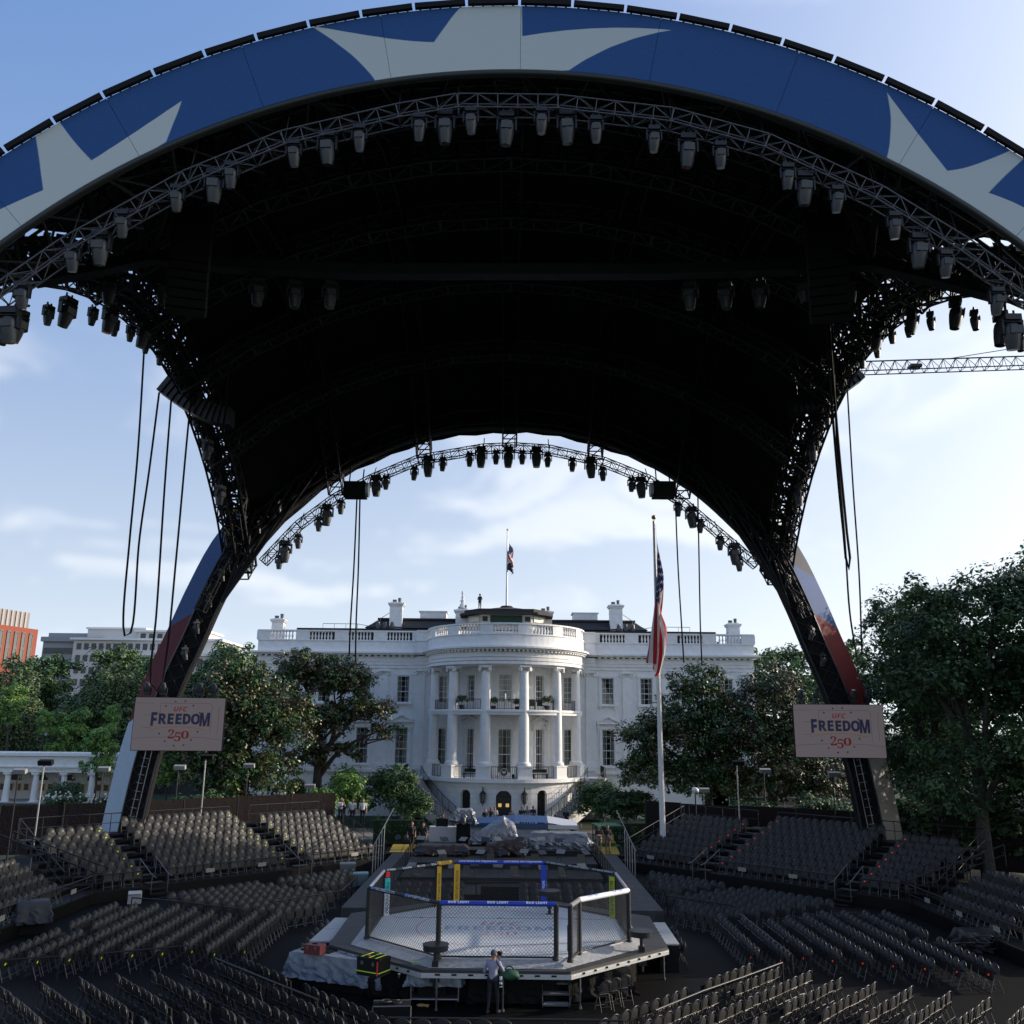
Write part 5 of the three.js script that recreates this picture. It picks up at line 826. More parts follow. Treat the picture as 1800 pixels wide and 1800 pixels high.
  for (const [x, d, sc, ry, lab] of [[31.4, 49, 1.06, 2, 'tall dark shade tree at the right edge of the picture'], [27.5, 60, 1.0, 4, 'dark shade tree behind the right bleacher between its two taller neighbours'], [37, 57, 1.15, 1, 'dark shade tree farthest right behind the fence'], [33, 45, 1.0, 3, 'unseen tree added just outside the right edge to block the low sun'], [40, 50, 1.15, 5, 'unseen tree added outside the right edge, second row, to block the low sun']]) { const c = copyOf(t0, lab); c.position.copy(W(x, 0, d)); c.rotation.y = ry; c.scale.setScalar(sc); }  // last two stand out of view, added to block the low sun
  // background trees
  const rb = [[0, 12, 0, 6, 6, 5], [-4.5, 8, 0, 4.6, 5, 4], [4.6, 8.6, 0, 5, 5.4, 4.4], [0, 5, 2, 6.4, 4.4, 4.5], [-2, 16, 0, 3.4, 3, 3], [3, 16.6, 0, 3.2, 2.6, 3]];
  const b0 = tree('park_tree', 'green park tree rising behind the right end of the mansion roof', W(33, 0, 112), rb, 16, .6, { clumps: 430, per: 24, cr: 1.2, leaf: .42, pal: palMid }, 'park trees behind the mansion');
  const more = [[43, 116, 1.05, 1.2, 'green park tree right of the mansion behind right rear leg'], [26, 128, 1.1, 2.4, 'far green park tree at the right roof corner of mansion'], [53, 112, 1.0, 4, 'green park tree beyond the dark trees at right'], [65, 104, 1.0, 5, 'green park tree hidden mostly by the dark trees at right'], [-62, 118, .92, .5, 'green park tree below the brick office block'], [-72, 112, .9, 3.3, 'green park tree at the left edge below the brick block'], [-53, 124, 1.0, 4.4, 'tall green park tree below the white office building'], [-45, 118, .95, 5.1, 'green park tree behind the left rear leg'], [-36, 116, 1.0, 2.2, 'green park tree just left of the mansion'], [-82, 118, 1.0, 1.1, 'green park tree outside the left edge']];
  for (const [x, d, sc, ry, lab] of more) { const c = copyOf(b0, lab); c.position.copy(W(x, 0, d)); c.rotation.y = ry; c.scale.setScalar(sc); }
  const wl = [[0, 9, 0, 5, 4.4, 4], [-3.6, 6, .6, 3.2, 4.6, 3], [3.4, 6.4, .4, 3.4, 4.8, 3], [.4, 12, 0, 3, 2.2, 2.6]];
  const w1 = tree('willow_oak', 'drooping olive-green tree behind the colonnade, nearest the left leg', W(-43.5, 0, 100), wl, 11, .5, { clumps: 420, per: 26, cr: .95, leaf: .3, pal: [[.045, .08, .022], [.06, .095, .028], [.035, .065, .018]], flat: 1.5 }, 'trees behind the colonnade'); { const c = copyOf(w1, 'drooping olive-green tree behind the colonnade, at the left edge'); c.position.copy(W(-57.5, 0, 104)); c.rotation.y = 2; c.scale.setScalar(1.02); }
  const yl = [[0, 5.4, 0, 2.1, 2.2, 2], [-.6, 3.6, .3, 2.2, 1.8, 2], [.8, 7.2, 0, 1.4, 1.4, 1.3], [-.9, 6.6, 0, 1.2, 1.4, 1.2]];
  const y1 = tree('young_tree', 'bright green young tree standing above the colonnade roof', W(-45.2, 2, 95), yl, 6, .16, { clumps: 150, per: 26, cr: .55, leaf: .22, pal: palLight }, 'bright young trees'); 
  for (const [px, py, d, sc, sx, lab] of [[12, 1316, 94, .8, .7, 'bright green young tree at the left edge over the colonnade'], [190, 1316, 93, .55, .5, 'narrow bright green young tree above the colonnade next to left leg'], [165, 1408, 84, .82, .62, 'bright green young tree standing before the colonnade columns'], [72, 1318, 93, .5, .7, 'small bright green young tree peeping over the colonnade roof'], [290, 1420, 74, .6, .6, 'small green sapling just right of the left rear leg']]) { const c = copyOf(y1, lab); c.position.copy(at(px, py, d)); c.scale.set(sc * sx / .7, sc, sc * sx / .7); c.rotation.y = px; }
  // shrubs by the mansion and walkways
  const bu = [[0, 1.5, 0, 1.5, 1.4, 1.3], [.8, 2.3, 0, .9, .9, .9], [-.8, 2.0, .2, .9, 1, .9]];
  const shrub = (label, px, py, d, sc, pal, stretch = 1) => { const t = thing('shrub', label, 'shrub', at(px, py, d), 0, 'shrubs before the mansion'); t.position.y = 0; t.scale.set(sc * stretch, sc, sc * stretch); t.rotation.y = px; obj('stems', trunkGeo(bu, 2, .06, 0), barkM, t); obj('foliage', crownGeo(bu, 130, 26, .42, .15, pal), leafM, t); };
  shrub('bright green shrub beside the left walkway rails', 605, 1440, 80, 1.6, palLight); shrub('dark green shrub left of the curving stair', 690, 1440, 82, 1.65, palMid, 1.1); shrub('round dark shrub at the foot of left curving stair', 725, 1440, 80, 1.05, palMid); shrub('pale green shrub behind the left bleacher end', 562, 1430, 76, 1.2, palLight, .7); shrub('dark upright shrub against the mansion left of pale shrub', 520, 1420, 82, 1.35, palOak, .6);
  shrub('dark green shrub right of the right curving stair', 1060, 1440, 81, 1.35, palMid, 1.4); shrub('dark green shrub below the magnolia behind flagpole', 1100, 1440, 78, 1.2, palOak, 1.4); shrub('bright leafy shrub under the right screen', 1455, 1430, 70, 1.25, palMid, 1.3); shrub('small bright sapling shrub beside right rear leg', 1488, 1425, 66, .8, palLight, .7); shrub('shrub right of the mansion corner beneath the rusty magnolia', 1330, 1425, 72, 1.1, palMid, 1.6); shrub('leafy shrub behind the right fence below the big dark tree', 1640, 1440, 60, 1.5, palOak, 1.6); shrub('leafy shrub behind the right fence at the picture edge', 1760, 1450, 58, 1.7, palOak, 1.5); shrub('low green shrub under the dense left magnolia', 400, 1420, 72, 1.15, palMid, 1.6); shrub('second low green shrub under the dense left magnolia', 345, 1425, 70, 1.1, palMid, 1.3);
  // clipped hedges
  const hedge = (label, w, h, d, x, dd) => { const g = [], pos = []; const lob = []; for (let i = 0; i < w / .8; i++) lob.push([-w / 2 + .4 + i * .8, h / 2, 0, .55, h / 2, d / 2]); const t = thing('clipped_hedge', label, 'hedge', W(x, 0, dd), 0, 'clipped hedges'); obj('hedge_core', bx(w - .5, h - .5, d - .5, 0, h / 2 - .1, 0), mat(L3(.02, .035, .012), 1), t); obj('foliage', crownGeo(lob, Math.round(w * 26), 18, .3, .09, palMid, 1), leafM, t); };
  hedge('clipped green hedge left of the band stage', 4.2, 2.1, 1.2, -8.2, 70); hedge('clipped green hedge right of the band stage behind the utility cart', 6, 2.0, 1.2, 9.5, 70.5);
}
// ---------------------------------------------------------------- garden terrace, colonnade with roses
{
  struct('garden_terrace', bx(40, 1.25, 34, -47, .625, -83), mat(L3(.05, .095, .026), .95, 0, { map: grainTex(30, .35, 1, .25, 5) }));
  const c = thing('garden_colonnade', 'low white colonnade with gold-lettered frieze at the left edge', 'building', W(0, 1.25, 88));
  obj('entablature', [bx(20, .28, 4.6, -46.2, 4.4, -1.2), bx(20, .95, 4.0, -46.2, 3.75, -1.2), bx(20.2, .12, 4.3, -46.2, 3.28, -1.2), bx(20, .45, 3.9, -46.2, 3.0, -1.2)], M.white, c);
  for (let i = 0; i < 8; i++) obj('column', [(() => { const l = lathe([[.34, .14], [.31, .5], [.25, 2.55]], 14); l.translate(-36.7 - i * 2.65, 0, .55); return l; })(), bx(.8, .14, .8, -36.7 - i * 2.65, .07, .55), bx(.72, .12, .72, -36.7 - i * 2.65, 2.68, .55), bx(.64, .08, .64, -36.7 - i * 2.65, 2.58, .55)], M.white, c);
  obj('back_wall', bx(20, 3.0, .2, -46.2, 1.5, -3), mat(L3(.6, .58, .55), .7), c); obj('floor_slab', bx(20, .1, 4.4, -46.2, .05, -1), mat(L3(.4, .39, .37), .8), c);
  const gold = mat(L3(.55, .36, .1), .35, .7), dark = mat(L3(.02, .022, .025), .2);
  for (let i = 0; i < 7; i++) { const x = -38 - i * 2.65; const sh = []; for (let k = 0; k <= 10; k++) { const t = Math.PI * k / 10; sh.push([.75 * Math.cos(t), .6 * Math.sin(t)]); } const g = extrude(sh, .05); g.translate(x, 1.85, -2.9); obj('fanlight', g, dark, c); const rim = []; for (let k = 0; k < 10; k++) { const f = t => V3(x + .8 * Math.cos(t), 1.85 + .65 * Math.sin(t), -2.82); rim.push(bar(f(Math.PI * k / 10), f(Math.PI * (k + 1) / 10), .03, 4)); } obj('fanlight_rim', rim, M.white, c); }
  for (let i = 0; i < 24; i++) { const x = -37.1 - i * .78; const f = new THREE.Group(); f.name = 'framed_picture'; c.add(f); obj('gilt_frame', [bx(.56, .06, .05, x, 1.52, -2.86), bx(.56, .06, .05, x, .88, -2.86), bx(.06, .7, .05, x - .25, 1.2, -2.86), bx(.06, .7, .05, x + .25, 1.2, -2.86)], gold, f); obj('picture', bx(.44, .58, .03, x, 1.2, -2.88), mat(L3(.03 + .05 * ((i * 7) % 3), .035, .05), .4), f); }
  for (let i = 0; i < 21; i++) { if (i % 3 === 1 && i % 2) continue; const x = -37.6 - i * .86; const m = cyl(.11, .11, .04, 12); m.rotateX(Math.PI / 2); m.translate(x, 2.1 + .15 * (i % 2), -2.86); obj('gilt_medallion', [m, bar(V3(x, 2.2 + .15 * (i % 2), -2.85), V3(x, 2.6, -2.85), .012, 4)], gold, c); }
  const tex = canvasTex(512, 96, (x, w, h) => { x.fillStyle = '#e9e9e6'; x.fillRect(0, 0, w, h); x.fillStyle = '#6d5a2a'; x.textAlign = 'center'; x.font = 'italic 64px serif'; x.fillText('The Rose Garden', w / 2, 66); });
  const sp = at(90, 1352, 87.1); const q = quad(V3(sp.x - 1.35, 2.82, .77), V3(sp.x + 1.35, 2.82, .77), V3(sp.x + 1.35, 3.18, .77), V3(sp.x - 1.35, 3.18, .77)); q.userData.keepUv = true; obj('frieze_lettering', q, mat(0xffffff, .6, 0, { map: tex }), c);
  // rose beds
  const rl = [[0, .5, 0, .9, .55, .7], [.6, .6, .1, .6, .5, .5], [-.6, .45, 0, .6, .45, .5]];
  [[125, 1403, 'left of the dark bush', 1.4], [215, 1405, 'next to the left leg', 1.1], [190, 1404, 'right of the dark bush', 1.3], [100, 1402, 'leftmost, below the gold lettering', 1.2]].forEach(([px, py, lab, sc]) => { const t = thing('rose_bush', `low rose bush with white flowers, ${lab}`, 'rose bush', at(px, py, 80), 0, 'white rose bushes'); t.position.y = 1.25; t.scale.setScalar(sc); obj('foliage', crownGeo(rl, 60, 18, .3, .09, palMid), leafM, t); const g = []; for (let i = 0; i < 26; i++) { const b = new THREE.IcosahedronGeometry(.06, 0); b.translate(rnd(-1.2, 1.2), rnd(.6, 1.15), rnd(0, .7)); g.push(b); } obj('white_roses', g, mat(L3(.75, .74, .68), .7), t).userData.kind = 'stuff'; });
  { const t = thing('dark_bush', 'rounded dark bush with pink flowers before the colonnade', 'bush', at(110, 1400, 82)); t.position.y = 1.25; t.scale.setScalar(1.45); obj('foliage', crownGeo([[0, .8, 0, 1.1, .8, .9], [.5, 1.1, 0, .6, .5, .5]], 90, 22, .34, .1, palOak), leafM, t); }
}
// ---------------------------------------------------------------- far buildings
{
  const brick = mat(L3(.34, .085, .05), .85, 0, { map: grainTex(12, .75, 1, .5, 21) }), pale = mat(L3(.68, .66, .62), .75, 0, { map: T.wall }), dk = mat(L3(.03, .035, .04), .15), frame = mat(L3(.13, .125, .115), .7);
  const b = thing('brick_office_block', 'red brick office block with grey ribbed penthouse at left edge', 'building', W(-106, 0, 200)); b.scale.setScalar(.727); const ang = Math.atan2(2.7, 9); b.rotation.y = -ang; // its long face runs along local z
  obj('wall', bx(40, 39.8, 62, -20, 19.9, 31), brick, b); obj('penthouse', bx(26, 5, 55, -14.5, 42.2, 30), mat(L3(.22, .2, .19), .7), b);
  for (let i = 0; i < 30; i++) obj('penthouse_fin', bx(.35, 4.9, .7, -1.4, 42.2, 4 + i * 1.7), mat(L3(.36, .33, .32), .7), b);
  for (let i = 0; i < 22; i++) { const z = 2.6 + i * 2.75; for (let k = 0; k < 1; k++) { const g = new THREE.Group(); g.name = 'bay_window'; b.add(g); obj('bay_frame', [bx(.25, 9.6, .22, .12, 33.4, z - .6), bx(.25, 9.6, .22, .12, 33.4, z + .6), bx(.25, .4, 1.4, .12, 38.2, z), bx(.25, .9, 1.4, .12, 28.6, z), bx(.22, .8, 1.2, .11, 33.6, z)], frame, g); obj('bay_glass', bx(.16, 9, 1.0, .08, 33.4, z), mat(L3(.1, .11, .11), .15), g); } for (const y of [25.2, 21, 16.8]) obj('slit_window', bx(.12, 2.6, .7, .04, y, z), dk, b); }
  const w = thing('white_office_building', 'white stepped office building with dark window rows behind left trees', 'building', W(-122, 0, 305));
  obj('wall', [bx(50, 36.4, 26, -2, 18.2, -13), bx(20, 4.4, 16, -15.5, 38.6, -14), bx(24, 3.4, 14, 4.6, 38.2, -12), bx(30, 31, 6, 10, 15.5, 3)], pale, w);
  obj('cornice', [bx(52, .7, 28, -2, 36.7, -13), bx(31, .7, 7, 10, 31.2, 3.2), bx(26, .6, 16, 4.6, 40.1, -12), bx(21, .6, 17, -15.5, 41, -14)], M.white, w);
  for (let i = 0; i < 12; i++) for (let j = 0; j < 4; j++) { const x = -25 + i * 2.5; obj('window', bx(1.5, 2.1, .3, x, 34.2 - j * 4, .05 + 0), dk, w); } for (let i = 0; i < 9; i++) for (let j = 0; j < 3; j++) obj('window', bx(1.6, 3.2, .3, -3 + i * 3.1, 28.4 - j * 5, 6.05), dk, w); for (let i = 0; i < 8; i++) obj('window', bx(1.7, 1.8, .3, -5.6 + i * 2.9, 38.3, -4.95), dk, w);
  for (const x of [4, 10]) { obj('roof_flagpole', bar(V3(x, 40, -8), V3(x, 46, -8), .12, 5), M.greyMetal, w); obj('roof_flag', bx(.5, 2, .1, x + .3, 44.6, -8), mat(L3(.35, .05, .08), .8), w); }
  const g = thing('grey_office_building', 'flat grey-roofed building between the brick and white blocks', 'building', W(-152, 0, 310)); obj('wall', bx(20, 36, 20, 0, 18, -10), mat(L3(.32, .34, .36), .7), g); obj('roof', [bx(21, 1.6, 22, 0, 36.9, -10), bx(15, 1.8, 16, -2, 38.4, -10)], mat(L3(.28, .3, .33), .6), g); obj('window_band', bx(19, 2, .3, 0, 33, .1), dk, g);
  // cars parked beyond the colonnade
  const cols = [[.55, .56, .58], [.05, .05, .06], [.3, .05, .05], [.6, .6, .6], [.08, .1, .14]], nmc = ['silver', 'black', 'dark red', 'white', 'dark blue'];
  cols.forEach((cc, i) => { const t = thing('parked_car', `${nmc[i]} parked car glimpsed above the colonnade roof`, 'car', W(-66 + i * 5.6, 3.0, 108), .2, 'cars parked behind the colonnade'); const prof = [[-2.1, .35], [-2.1, .8], [-1.5, .95], [-.9, 1.45], [.7, 1.45], [1.4, .95], [2.1, .8], [2.15, .35]]; const gg = extrude(prof, 1.6, .06); gg.translate(0, 0, -.8); obj('body', gg, mat(L3(...cc), .3, .2), t); obj('side_glass', [bx(1.5, .34, 1.74, -.1, 1.2, 0)], M.glass, t); for (const x of [-1.3, 1.35]) for (const z of [-.75, .75]) { const wl = cyl(.32, .32, .2, 12); wl.rotateX(Math.PI / 2); wl.translate(x, .32, z); obj('wheel', wl, M.black, t); } });
  struct('parking_bank', bx(70, 3.0, 30, -60, 1.5, -116), mat(L3(.12, .12, .11), .9, 0, { map: T.coarse }));
  // building site glimpsed beneath the right screen
  const s = thing('building_site', 'tan construction shed and scaffold seen below the right screen', 'building', W(27.5, 0, 92)); obj('shed_wall', bx(16, 5, 6, 0, 2.5, -3), mat(L3(.3, .22, .13), .9, 0, { map: T.fine }), s); obj('plank', [bx(16.2, .22, .3, 0, 3.6, .2)], mat(L3(.6, .55, .45), .8), s); obj('plank', [bx(16.2, .2, .3, 0, 4.3, .2)], mat(L3(.6, .55, .45), .8), s);
  { const gg = []; for (let i = 0; i < 14; i++) gg.push(bar(V3(-6 + i * .9, 0, 1.2), V3(-6 + i * .9, 3.2, 1.2), .05, 4)); for (let k = 0; k < 4; k++) gg.push(bar(V3(-6, .6 + k * .8, 1.2), V3(6, .6 + k * .8, 1.2), .05, 4)); obj('scaffold', gg, M.steel, s); }
}
// ---------------------------------------------------------------- LED screens on the rear legs
const screenTex = canvasTex(1024, 614, (c, w, h) => {
  c.fillStyle = '#aca2a8'; c.fillRect(0, 0, w, h);
  for (let i = 0; i < 2500; i++) { c.fillStyle = rnd() < .5 ? 'rgba(80,60,75,.06)' : 'rgba(240,230,235,.06)'; c.fillRect(rnd(w), rnd(h), rnd(40), 1.5); }
  c.strokeStyle = 'rgba(70,55,65,.55)'; c.lineWidth = 4; const ln = (...p) => { c.beginPath(); c.moveTo(p[0], p[1]); for (let i = 2; i < p.length; i += 2) c.lineTo(p[i], p[i + 1]); c.stroke(); };
  ln(0, 66, 220, 66); ln(290, 66, 290, 270); ln(290, 66, 850, 66, 880, 90, 880, 420); ln(100, 205, 210, 205); ln(100, 350, 200, 350); ln(980, 90, 960, 120, 960, 420); ln(0, 480, 250, 462, 512, 456, 780, 462, 1024, 490);
  const star = (x, y, r) => { c.beginPath(); for (let i = 0; i < 10; i++) { const a = -Math.PI / 2 + i * Math.PI / 5, q = i % 2 ? r * .42 : r; c.lineTo(x + q * Math.cos(a), y + q * Math.sin(a)); } c.closePath(); c.fill(); };
  c.fillStyle = '#1d2033'; for (const [x, y] of [[455, 44], [565, 40], [350, 98], [660, 90], [285, 190], [740, 172], [305, 420], [735, 395], [375, 508], [670, 490], [480, 558], [590, 552]]) star(x, y, 15);
  c.save(); c.translate(512, 160); c.transform(1, 0, -.22, 1, 0, 0); c.fillStyle = '#b02a22'; c.textAlign = 'center'; c.font = 'bold 84px sans-serif'; c.scale(1, .92); c.fillText('UFC', 0, 0); c.restore();
  c.textAlign = 'center'; c.font = 'bold 118px sans-serif'; const word = 'FREEDOM', xs = [225, 318, 415, 505, 598, 700, 806];
  for (let i = 0; i < 7; i++) { const e = Math.abs(i - 3) / 3; c.save(); c.translate(xs[i], 305); c.scale(1.28, 1.38 + (e > .9 ? .42 : 0)); c.strokeStyle = '#b98a4a'; c.lineWidth = 9; c.strokeText(word[i], 0, (e > .9 ? 12 : 0)); c.strokeStyle = '#22386e'; c.lineWidth = 4; c.strokeText(word[i], 0, (e > .9 ? 12 : 0)); c.fillStyle = '#22386e'; c.fillText(word[i], 0, (e > .9 ? 12 : 0)); c.restore(); }
  c.strokeStyle = '#b98a4a'; c.lineWidth = 8; c.beginPath(); c.moveTo(190, 378); c.quadraticCurveTo(512, 300, 838, 378); c.stroke();
  c.fillStyle = '#9c241f'; c.font = 'bold 148px serif'; c.fillText('2', 440, 476); c.fillText('5', 516, 508); c.save(); c.translate(596, 476); c.scale(1.2, .84); c.fillText('0', 0, 0); c.restore();
});
for (const s of [-1, 1]) {
  const lab = s < 0 ? 'left' : 'right', c0 = s < 0 ? W(-19.4, 8.55, 53.6) : W(19.3, 8.55, 53.6);
  const t = thing('led_screen', `pink-grey event screen hung on the ${lab} rear canopy leg`, 'screen', c0, s < 0 ? .12 : -.10, 'event screens');
  const q = quad(V3(-2.55, -1.5, .16), V3(2.55, -1.5, .16), V3(2.55, 1.5, .16), V3(-2.55, 1.5, .16)); q.userData.keepUv = true;
  obj('display', q, new THREE.MeshStandardMaterial({ color: L3(.1), map: screenTex, emissive: 0xffffff, emissiveMap: screenTex, emissiveIntensity: .17, roughness: .6 }), t);
  obj('cabinet', [bx(5.16, 3.06, .28, 0, 0, 0)], M.black, t); obj('bracket', [bx(.12, 3.4, .12, -1, 0, -.25), bx(.12, 3.4, .12, 1, 0, -.25)], M.blackMetal, t);
  for (const x of [-2.0, -1.1, 1.0, 1.8]) { const o = lampB.clone(); o.name = numbered('profile_moving_light'); scene.add(o); const p = new THREE.Vector3(x, 2.35, -.1).applyAxisAngle(UP, t.rotation.y).add(c0); o.position.copy(p); o.rotation.z = Math.PI; o.position.y = c0.y + 1.6; o.children[2].rotation.x = -.4; o.scale.setScalar(.8); tag(o, `black moving light standing on top of ${lab} screen, ${ordinal([-2.0, -1.1, 1.0, 1.8].indexOf(x))} from left`, 'stage light', 'lights on top of the screens'); }
}
// ---------------------------------------------------------------- flags
function flagCloth(hoist, len, tex, sway, ux = 1) {
  const nh = 26, nf = 40, pos = [], uv = [], P = (h, f) => { const y = -h * hoist * (1 - .30 * f) - f * len * .86 * (1 - .25 * h) - .1 * Math.sin(h * 9), fold = Math.sin(h * 13 + f * 2.5) * .22 + Math.sin(h * 6 + f * 4) * .16; return V3(ux * (sway(f, h) + fold * Math.min(1, f * 3 + .1)), y, Math.cos(h * 13 + f * 2) * .3 * Math.min(1, f * 4) + .12); };
  for (let i = 0; i < nh; i++) for (let j = 0; j < nf; j++) for (const [a, b] of [[0, 0], [0, 1], [1, 1], [0, 0], [1, 1], [1, 0]]) { const h = (i + a) / nh, f = (j + b) / nf, p = P(h, f); pos.push(p.x, p.y, p.z); uv.push(f, 1 - h); }
  const g = new THREE.BufferGeometry(); g.setAttribute('position', new THREE.Float32BufferAttribute(pos, 3)); g.setAttribute('uv', new THREE.Float32BufferAttribute(uv, 2)); g.computeVertexNormals(); g.userData.keepUv = true; return g;
}
const flagTex = canvasTex(950, 500, (c, w, h) => { for (let i = 0; i < 13; i++) { c.fillStyle = i % 2 ? '#e6e2de' : '#b5202c'; c.fillRect(0, h * i / 13, w, h / 13 + 1); } c.fillStyle = '#27305c'; c.fillRect(0, 0, w * .4, h * 7 / 13); c.fillStyle = '#e6e6ea'; for (let r = 0; r < 9; r++) for (let k = 0; k < (r % 2 ? 5 : 6); k++) { const x = w * .4 * (k + (r % 2 ? 1 : .5)) / 6, y = h * 7 / 13 * (r + .6) / 9.3; c.beginPath(); for (let i = 0; i < 10; i++) { const a = -Math.PI / 2 + i * Math.PI / 5, q = i % 2 ? 6 : 14; c.lineTo(x + q * Math.cos(a), y + q * Math.sin(a)); } c.fill(); } });
const flagM = new THREE.MeshPhysicalMaterial({ map: flagTex, roughness: .8, transmission: .25, thickness: 0, side: THREE.DoubleSide });
{
  const f = thing('tall_flagpole', 'tall white flagpole with gold ball right of the portico', 'flagpole', W(9.86, 0, 60)); obj('pole', [cyl(.2, .1, 22.6, 12, 0, 0, 0)], mat(L3(.7, .71, .73), .4, .2), f); const b = new THREE.SphereGeometry(.17, 12, 8); b.translate(0, 22.85, 0); obj('ball_finial', b, mat(L3(.45, .3, .12), .35, .6), f); obj('base_collar', cyl(.3, .25, .5, 12, 0, 0, 0), mat(L3(.6), .5), f); obj('halyard', [bar(V3(.14, 1, .12), V3(.12, 22.4, .05), .012, 4)], M.white, f);
  const fl = one('hanging_flag', flagCloth(4.6, 9.6, flagTex, (a, h) => .05 + .18 * Math.sin(a * 2) - .75 * a * a + .25 * h * a), flagM, 'large limp striped flag hanging on the tall white flagpole', 'flag'); fl.position.copy(W(9.9, 21.4, 59.8));
  const r = thing('roof_flagpole', 'slim white flagpole on top of the mansion penthouse', 'flagpole', W(-.48, 21.4, 97)); obj('pole', cyl(.13, .06, 8.6, 8, 0, 0, 0), mat(L3(.7), .4, .2), r); const e = new THREE.SphereGeometry(.12, 8, 6); e.translate(0, 8.7, 0); obj('finial', e, mat(L3(.45, .3, .12), .35, .6), r);
  const sf = one('hanging_flag', flagCloth(1.8, 2.4, flagTex, (a, h) => .1 + .3 * a), flagM, 'small limp striped flag on the mansion roof pole', 'flag'); sf.position.copy(W(-.4, 28.6, 96.9));
  const df = one('hanging_flag', flagCloth(1.3, 1.4, null, (a, h) => .12 + .25 * a), mat(L3(.02, .02, .024), .8), 'small black flag below the striped one on the mansion roof', 'flag'); df.position.copy(W(-.4, 26.9, 96.95));
}
// ---------------------------------------------------------------- floodlight poles round the stands
[[78, 1342, 1440, 50, 1, 'leftmost, pale pole with tilted black head'], [33, 1357, 1430, 56, 0, 'dark pole at the left edge by the colonnade'], [181, 1353, 1415, 62, 0, 'dark pole left of the left screen'], [314, 1350, 1408, 62, 0, 'dark pole right of the left rear leg'], [362, 1332, 1440, 58, 1, 'pale pole under the dense left magnolia'], [436, 1347, 1405, 66, 0, 'dark pole before the dense left magnolia'], [543, 1383, 1412, 70, 0, 'short dark pole behind the left bleacher end'], [1295, 1342, 1428, 60, 1, 'pale pole before the broad right magnolia'], [1342, 1356, 1412, 64, 0, 'dark pole before the rusty magnolia'], [1463, 1362, 1420, 60, 0, 'dark pole below the right screen'], [1235, 1390, 1415, 68, 0, 'short pole behind the right bleacher']].forEach(([px, y0, y1, d, pale, lab]) => {
  const top = at(px, y0, d), t = thing('floodlight_pole', `work floodlight on ${lab}`, 'floodlight', W(top.x, 0, d), 0, 'work floodlights'); obj('pole', bar(V3(0, 0, 0), V3(0, top.y, 0), .045, 6), pale ? M.steel : M.blackMetal, t); obj('lamp_head', [bx(.75, .26, .3, .1, top.y + .05, .05, 0, .3)], pale ? M.black : mat(L3(.3, .3, .28), .5), t);
});
{ const t = thing('security_dome', 'white rounded camera dome on a post by the right bleacher', 'camera', W(...(() => { const p = at(1222, 1388, 64); return [p.x, p.y - .4, 64]; })())); const s = new THREE.SphereGeometry(.26, 12, 8); s.scale(1, .8, 1); s.translate(0, .35, 0); obj('dome', s, mat(L3(.7), .4), t); obj('post', bar(V3(0, -3, 0), V3(0, .2, 0), .05, 6), M.blackMetal, t); }
// ---------------------------------------------------------------- draped sheets, tables and cases round the platform
const plastic = new THREE.MeshPhysicalMaterial({ color: L3(.32, .38, .46), roughness: .25, transmission: .5, thickness: 0, side: THREE.DoubleSide, bumpMap: T.cloth, bumpScale: .02 });
function drape(w, d, h, over, wob, n = 26) { // cloth lying on a box w x d x h and hanging down
  const pos = [], P = (i, j) => { let x = (i / n - .5) * (w + 2 * over), z = (j / n - .5) * (d + 2 * over), y = h + .015; const ox = Math.max(0, Math.abs(x) - w / 2), oz = Math.max(0, Math.abs(z) - d / 2), o = Math.max(ox, oz); const k = wob * PN.noise(x * 2.1, z * 2.1, h * 3), k2 = wob * PN.noise(x * 5, z * 5, 3); if (ox > 0) x = Math.sign(x) * (w / 2 + .04 + .12 * ox + Math.abs(k) * ox); if (oz > 0) z = Math.sign(z) * (d / 2 + .04 + .12 * oz + Math.abs(k2) * oz * 1.5); y -= Math.min(o * .97, h - .02); const k3 = wob * PN.noise(x * 9, z * 9, 7), fo = .05 * Math.min(1, o * 2.5) * Math.sin((ox > oz ? z : x) * 11 + 3 * k); y += (o > 0 ? .06 * k : .1 * Math.abs(k) + .03 * k2 + .012 * k3); if (ox > 0) x += Math.sign(x) * fo; if (oz > 0) z += Math.sign(z) * fo; return V3(x, Math.max(.015, y), z); };
  for (let i = 0; i < n; i++) for (let j = 0; j < n; j++) for (const [a, b] of [[0, 0], [0, 1], [1, 1], [0, 0], [1, 1], [1, 0]]) { const p = P(i + a, j + b); pos.push(p.x, p.y, p.z); } return tris(pos);
}
function smooth(g) { g = g.clone(); g.deleteAttribute('normal'); return toCreasedNormals(g, .9); }
const cloth = mat(L3(.012), .9, 0, { specularIntensity: .35, bumpMap: T.cloth, bumpScale: .04 }), tableTop = mat(L3(.22, .22, .225), .5);
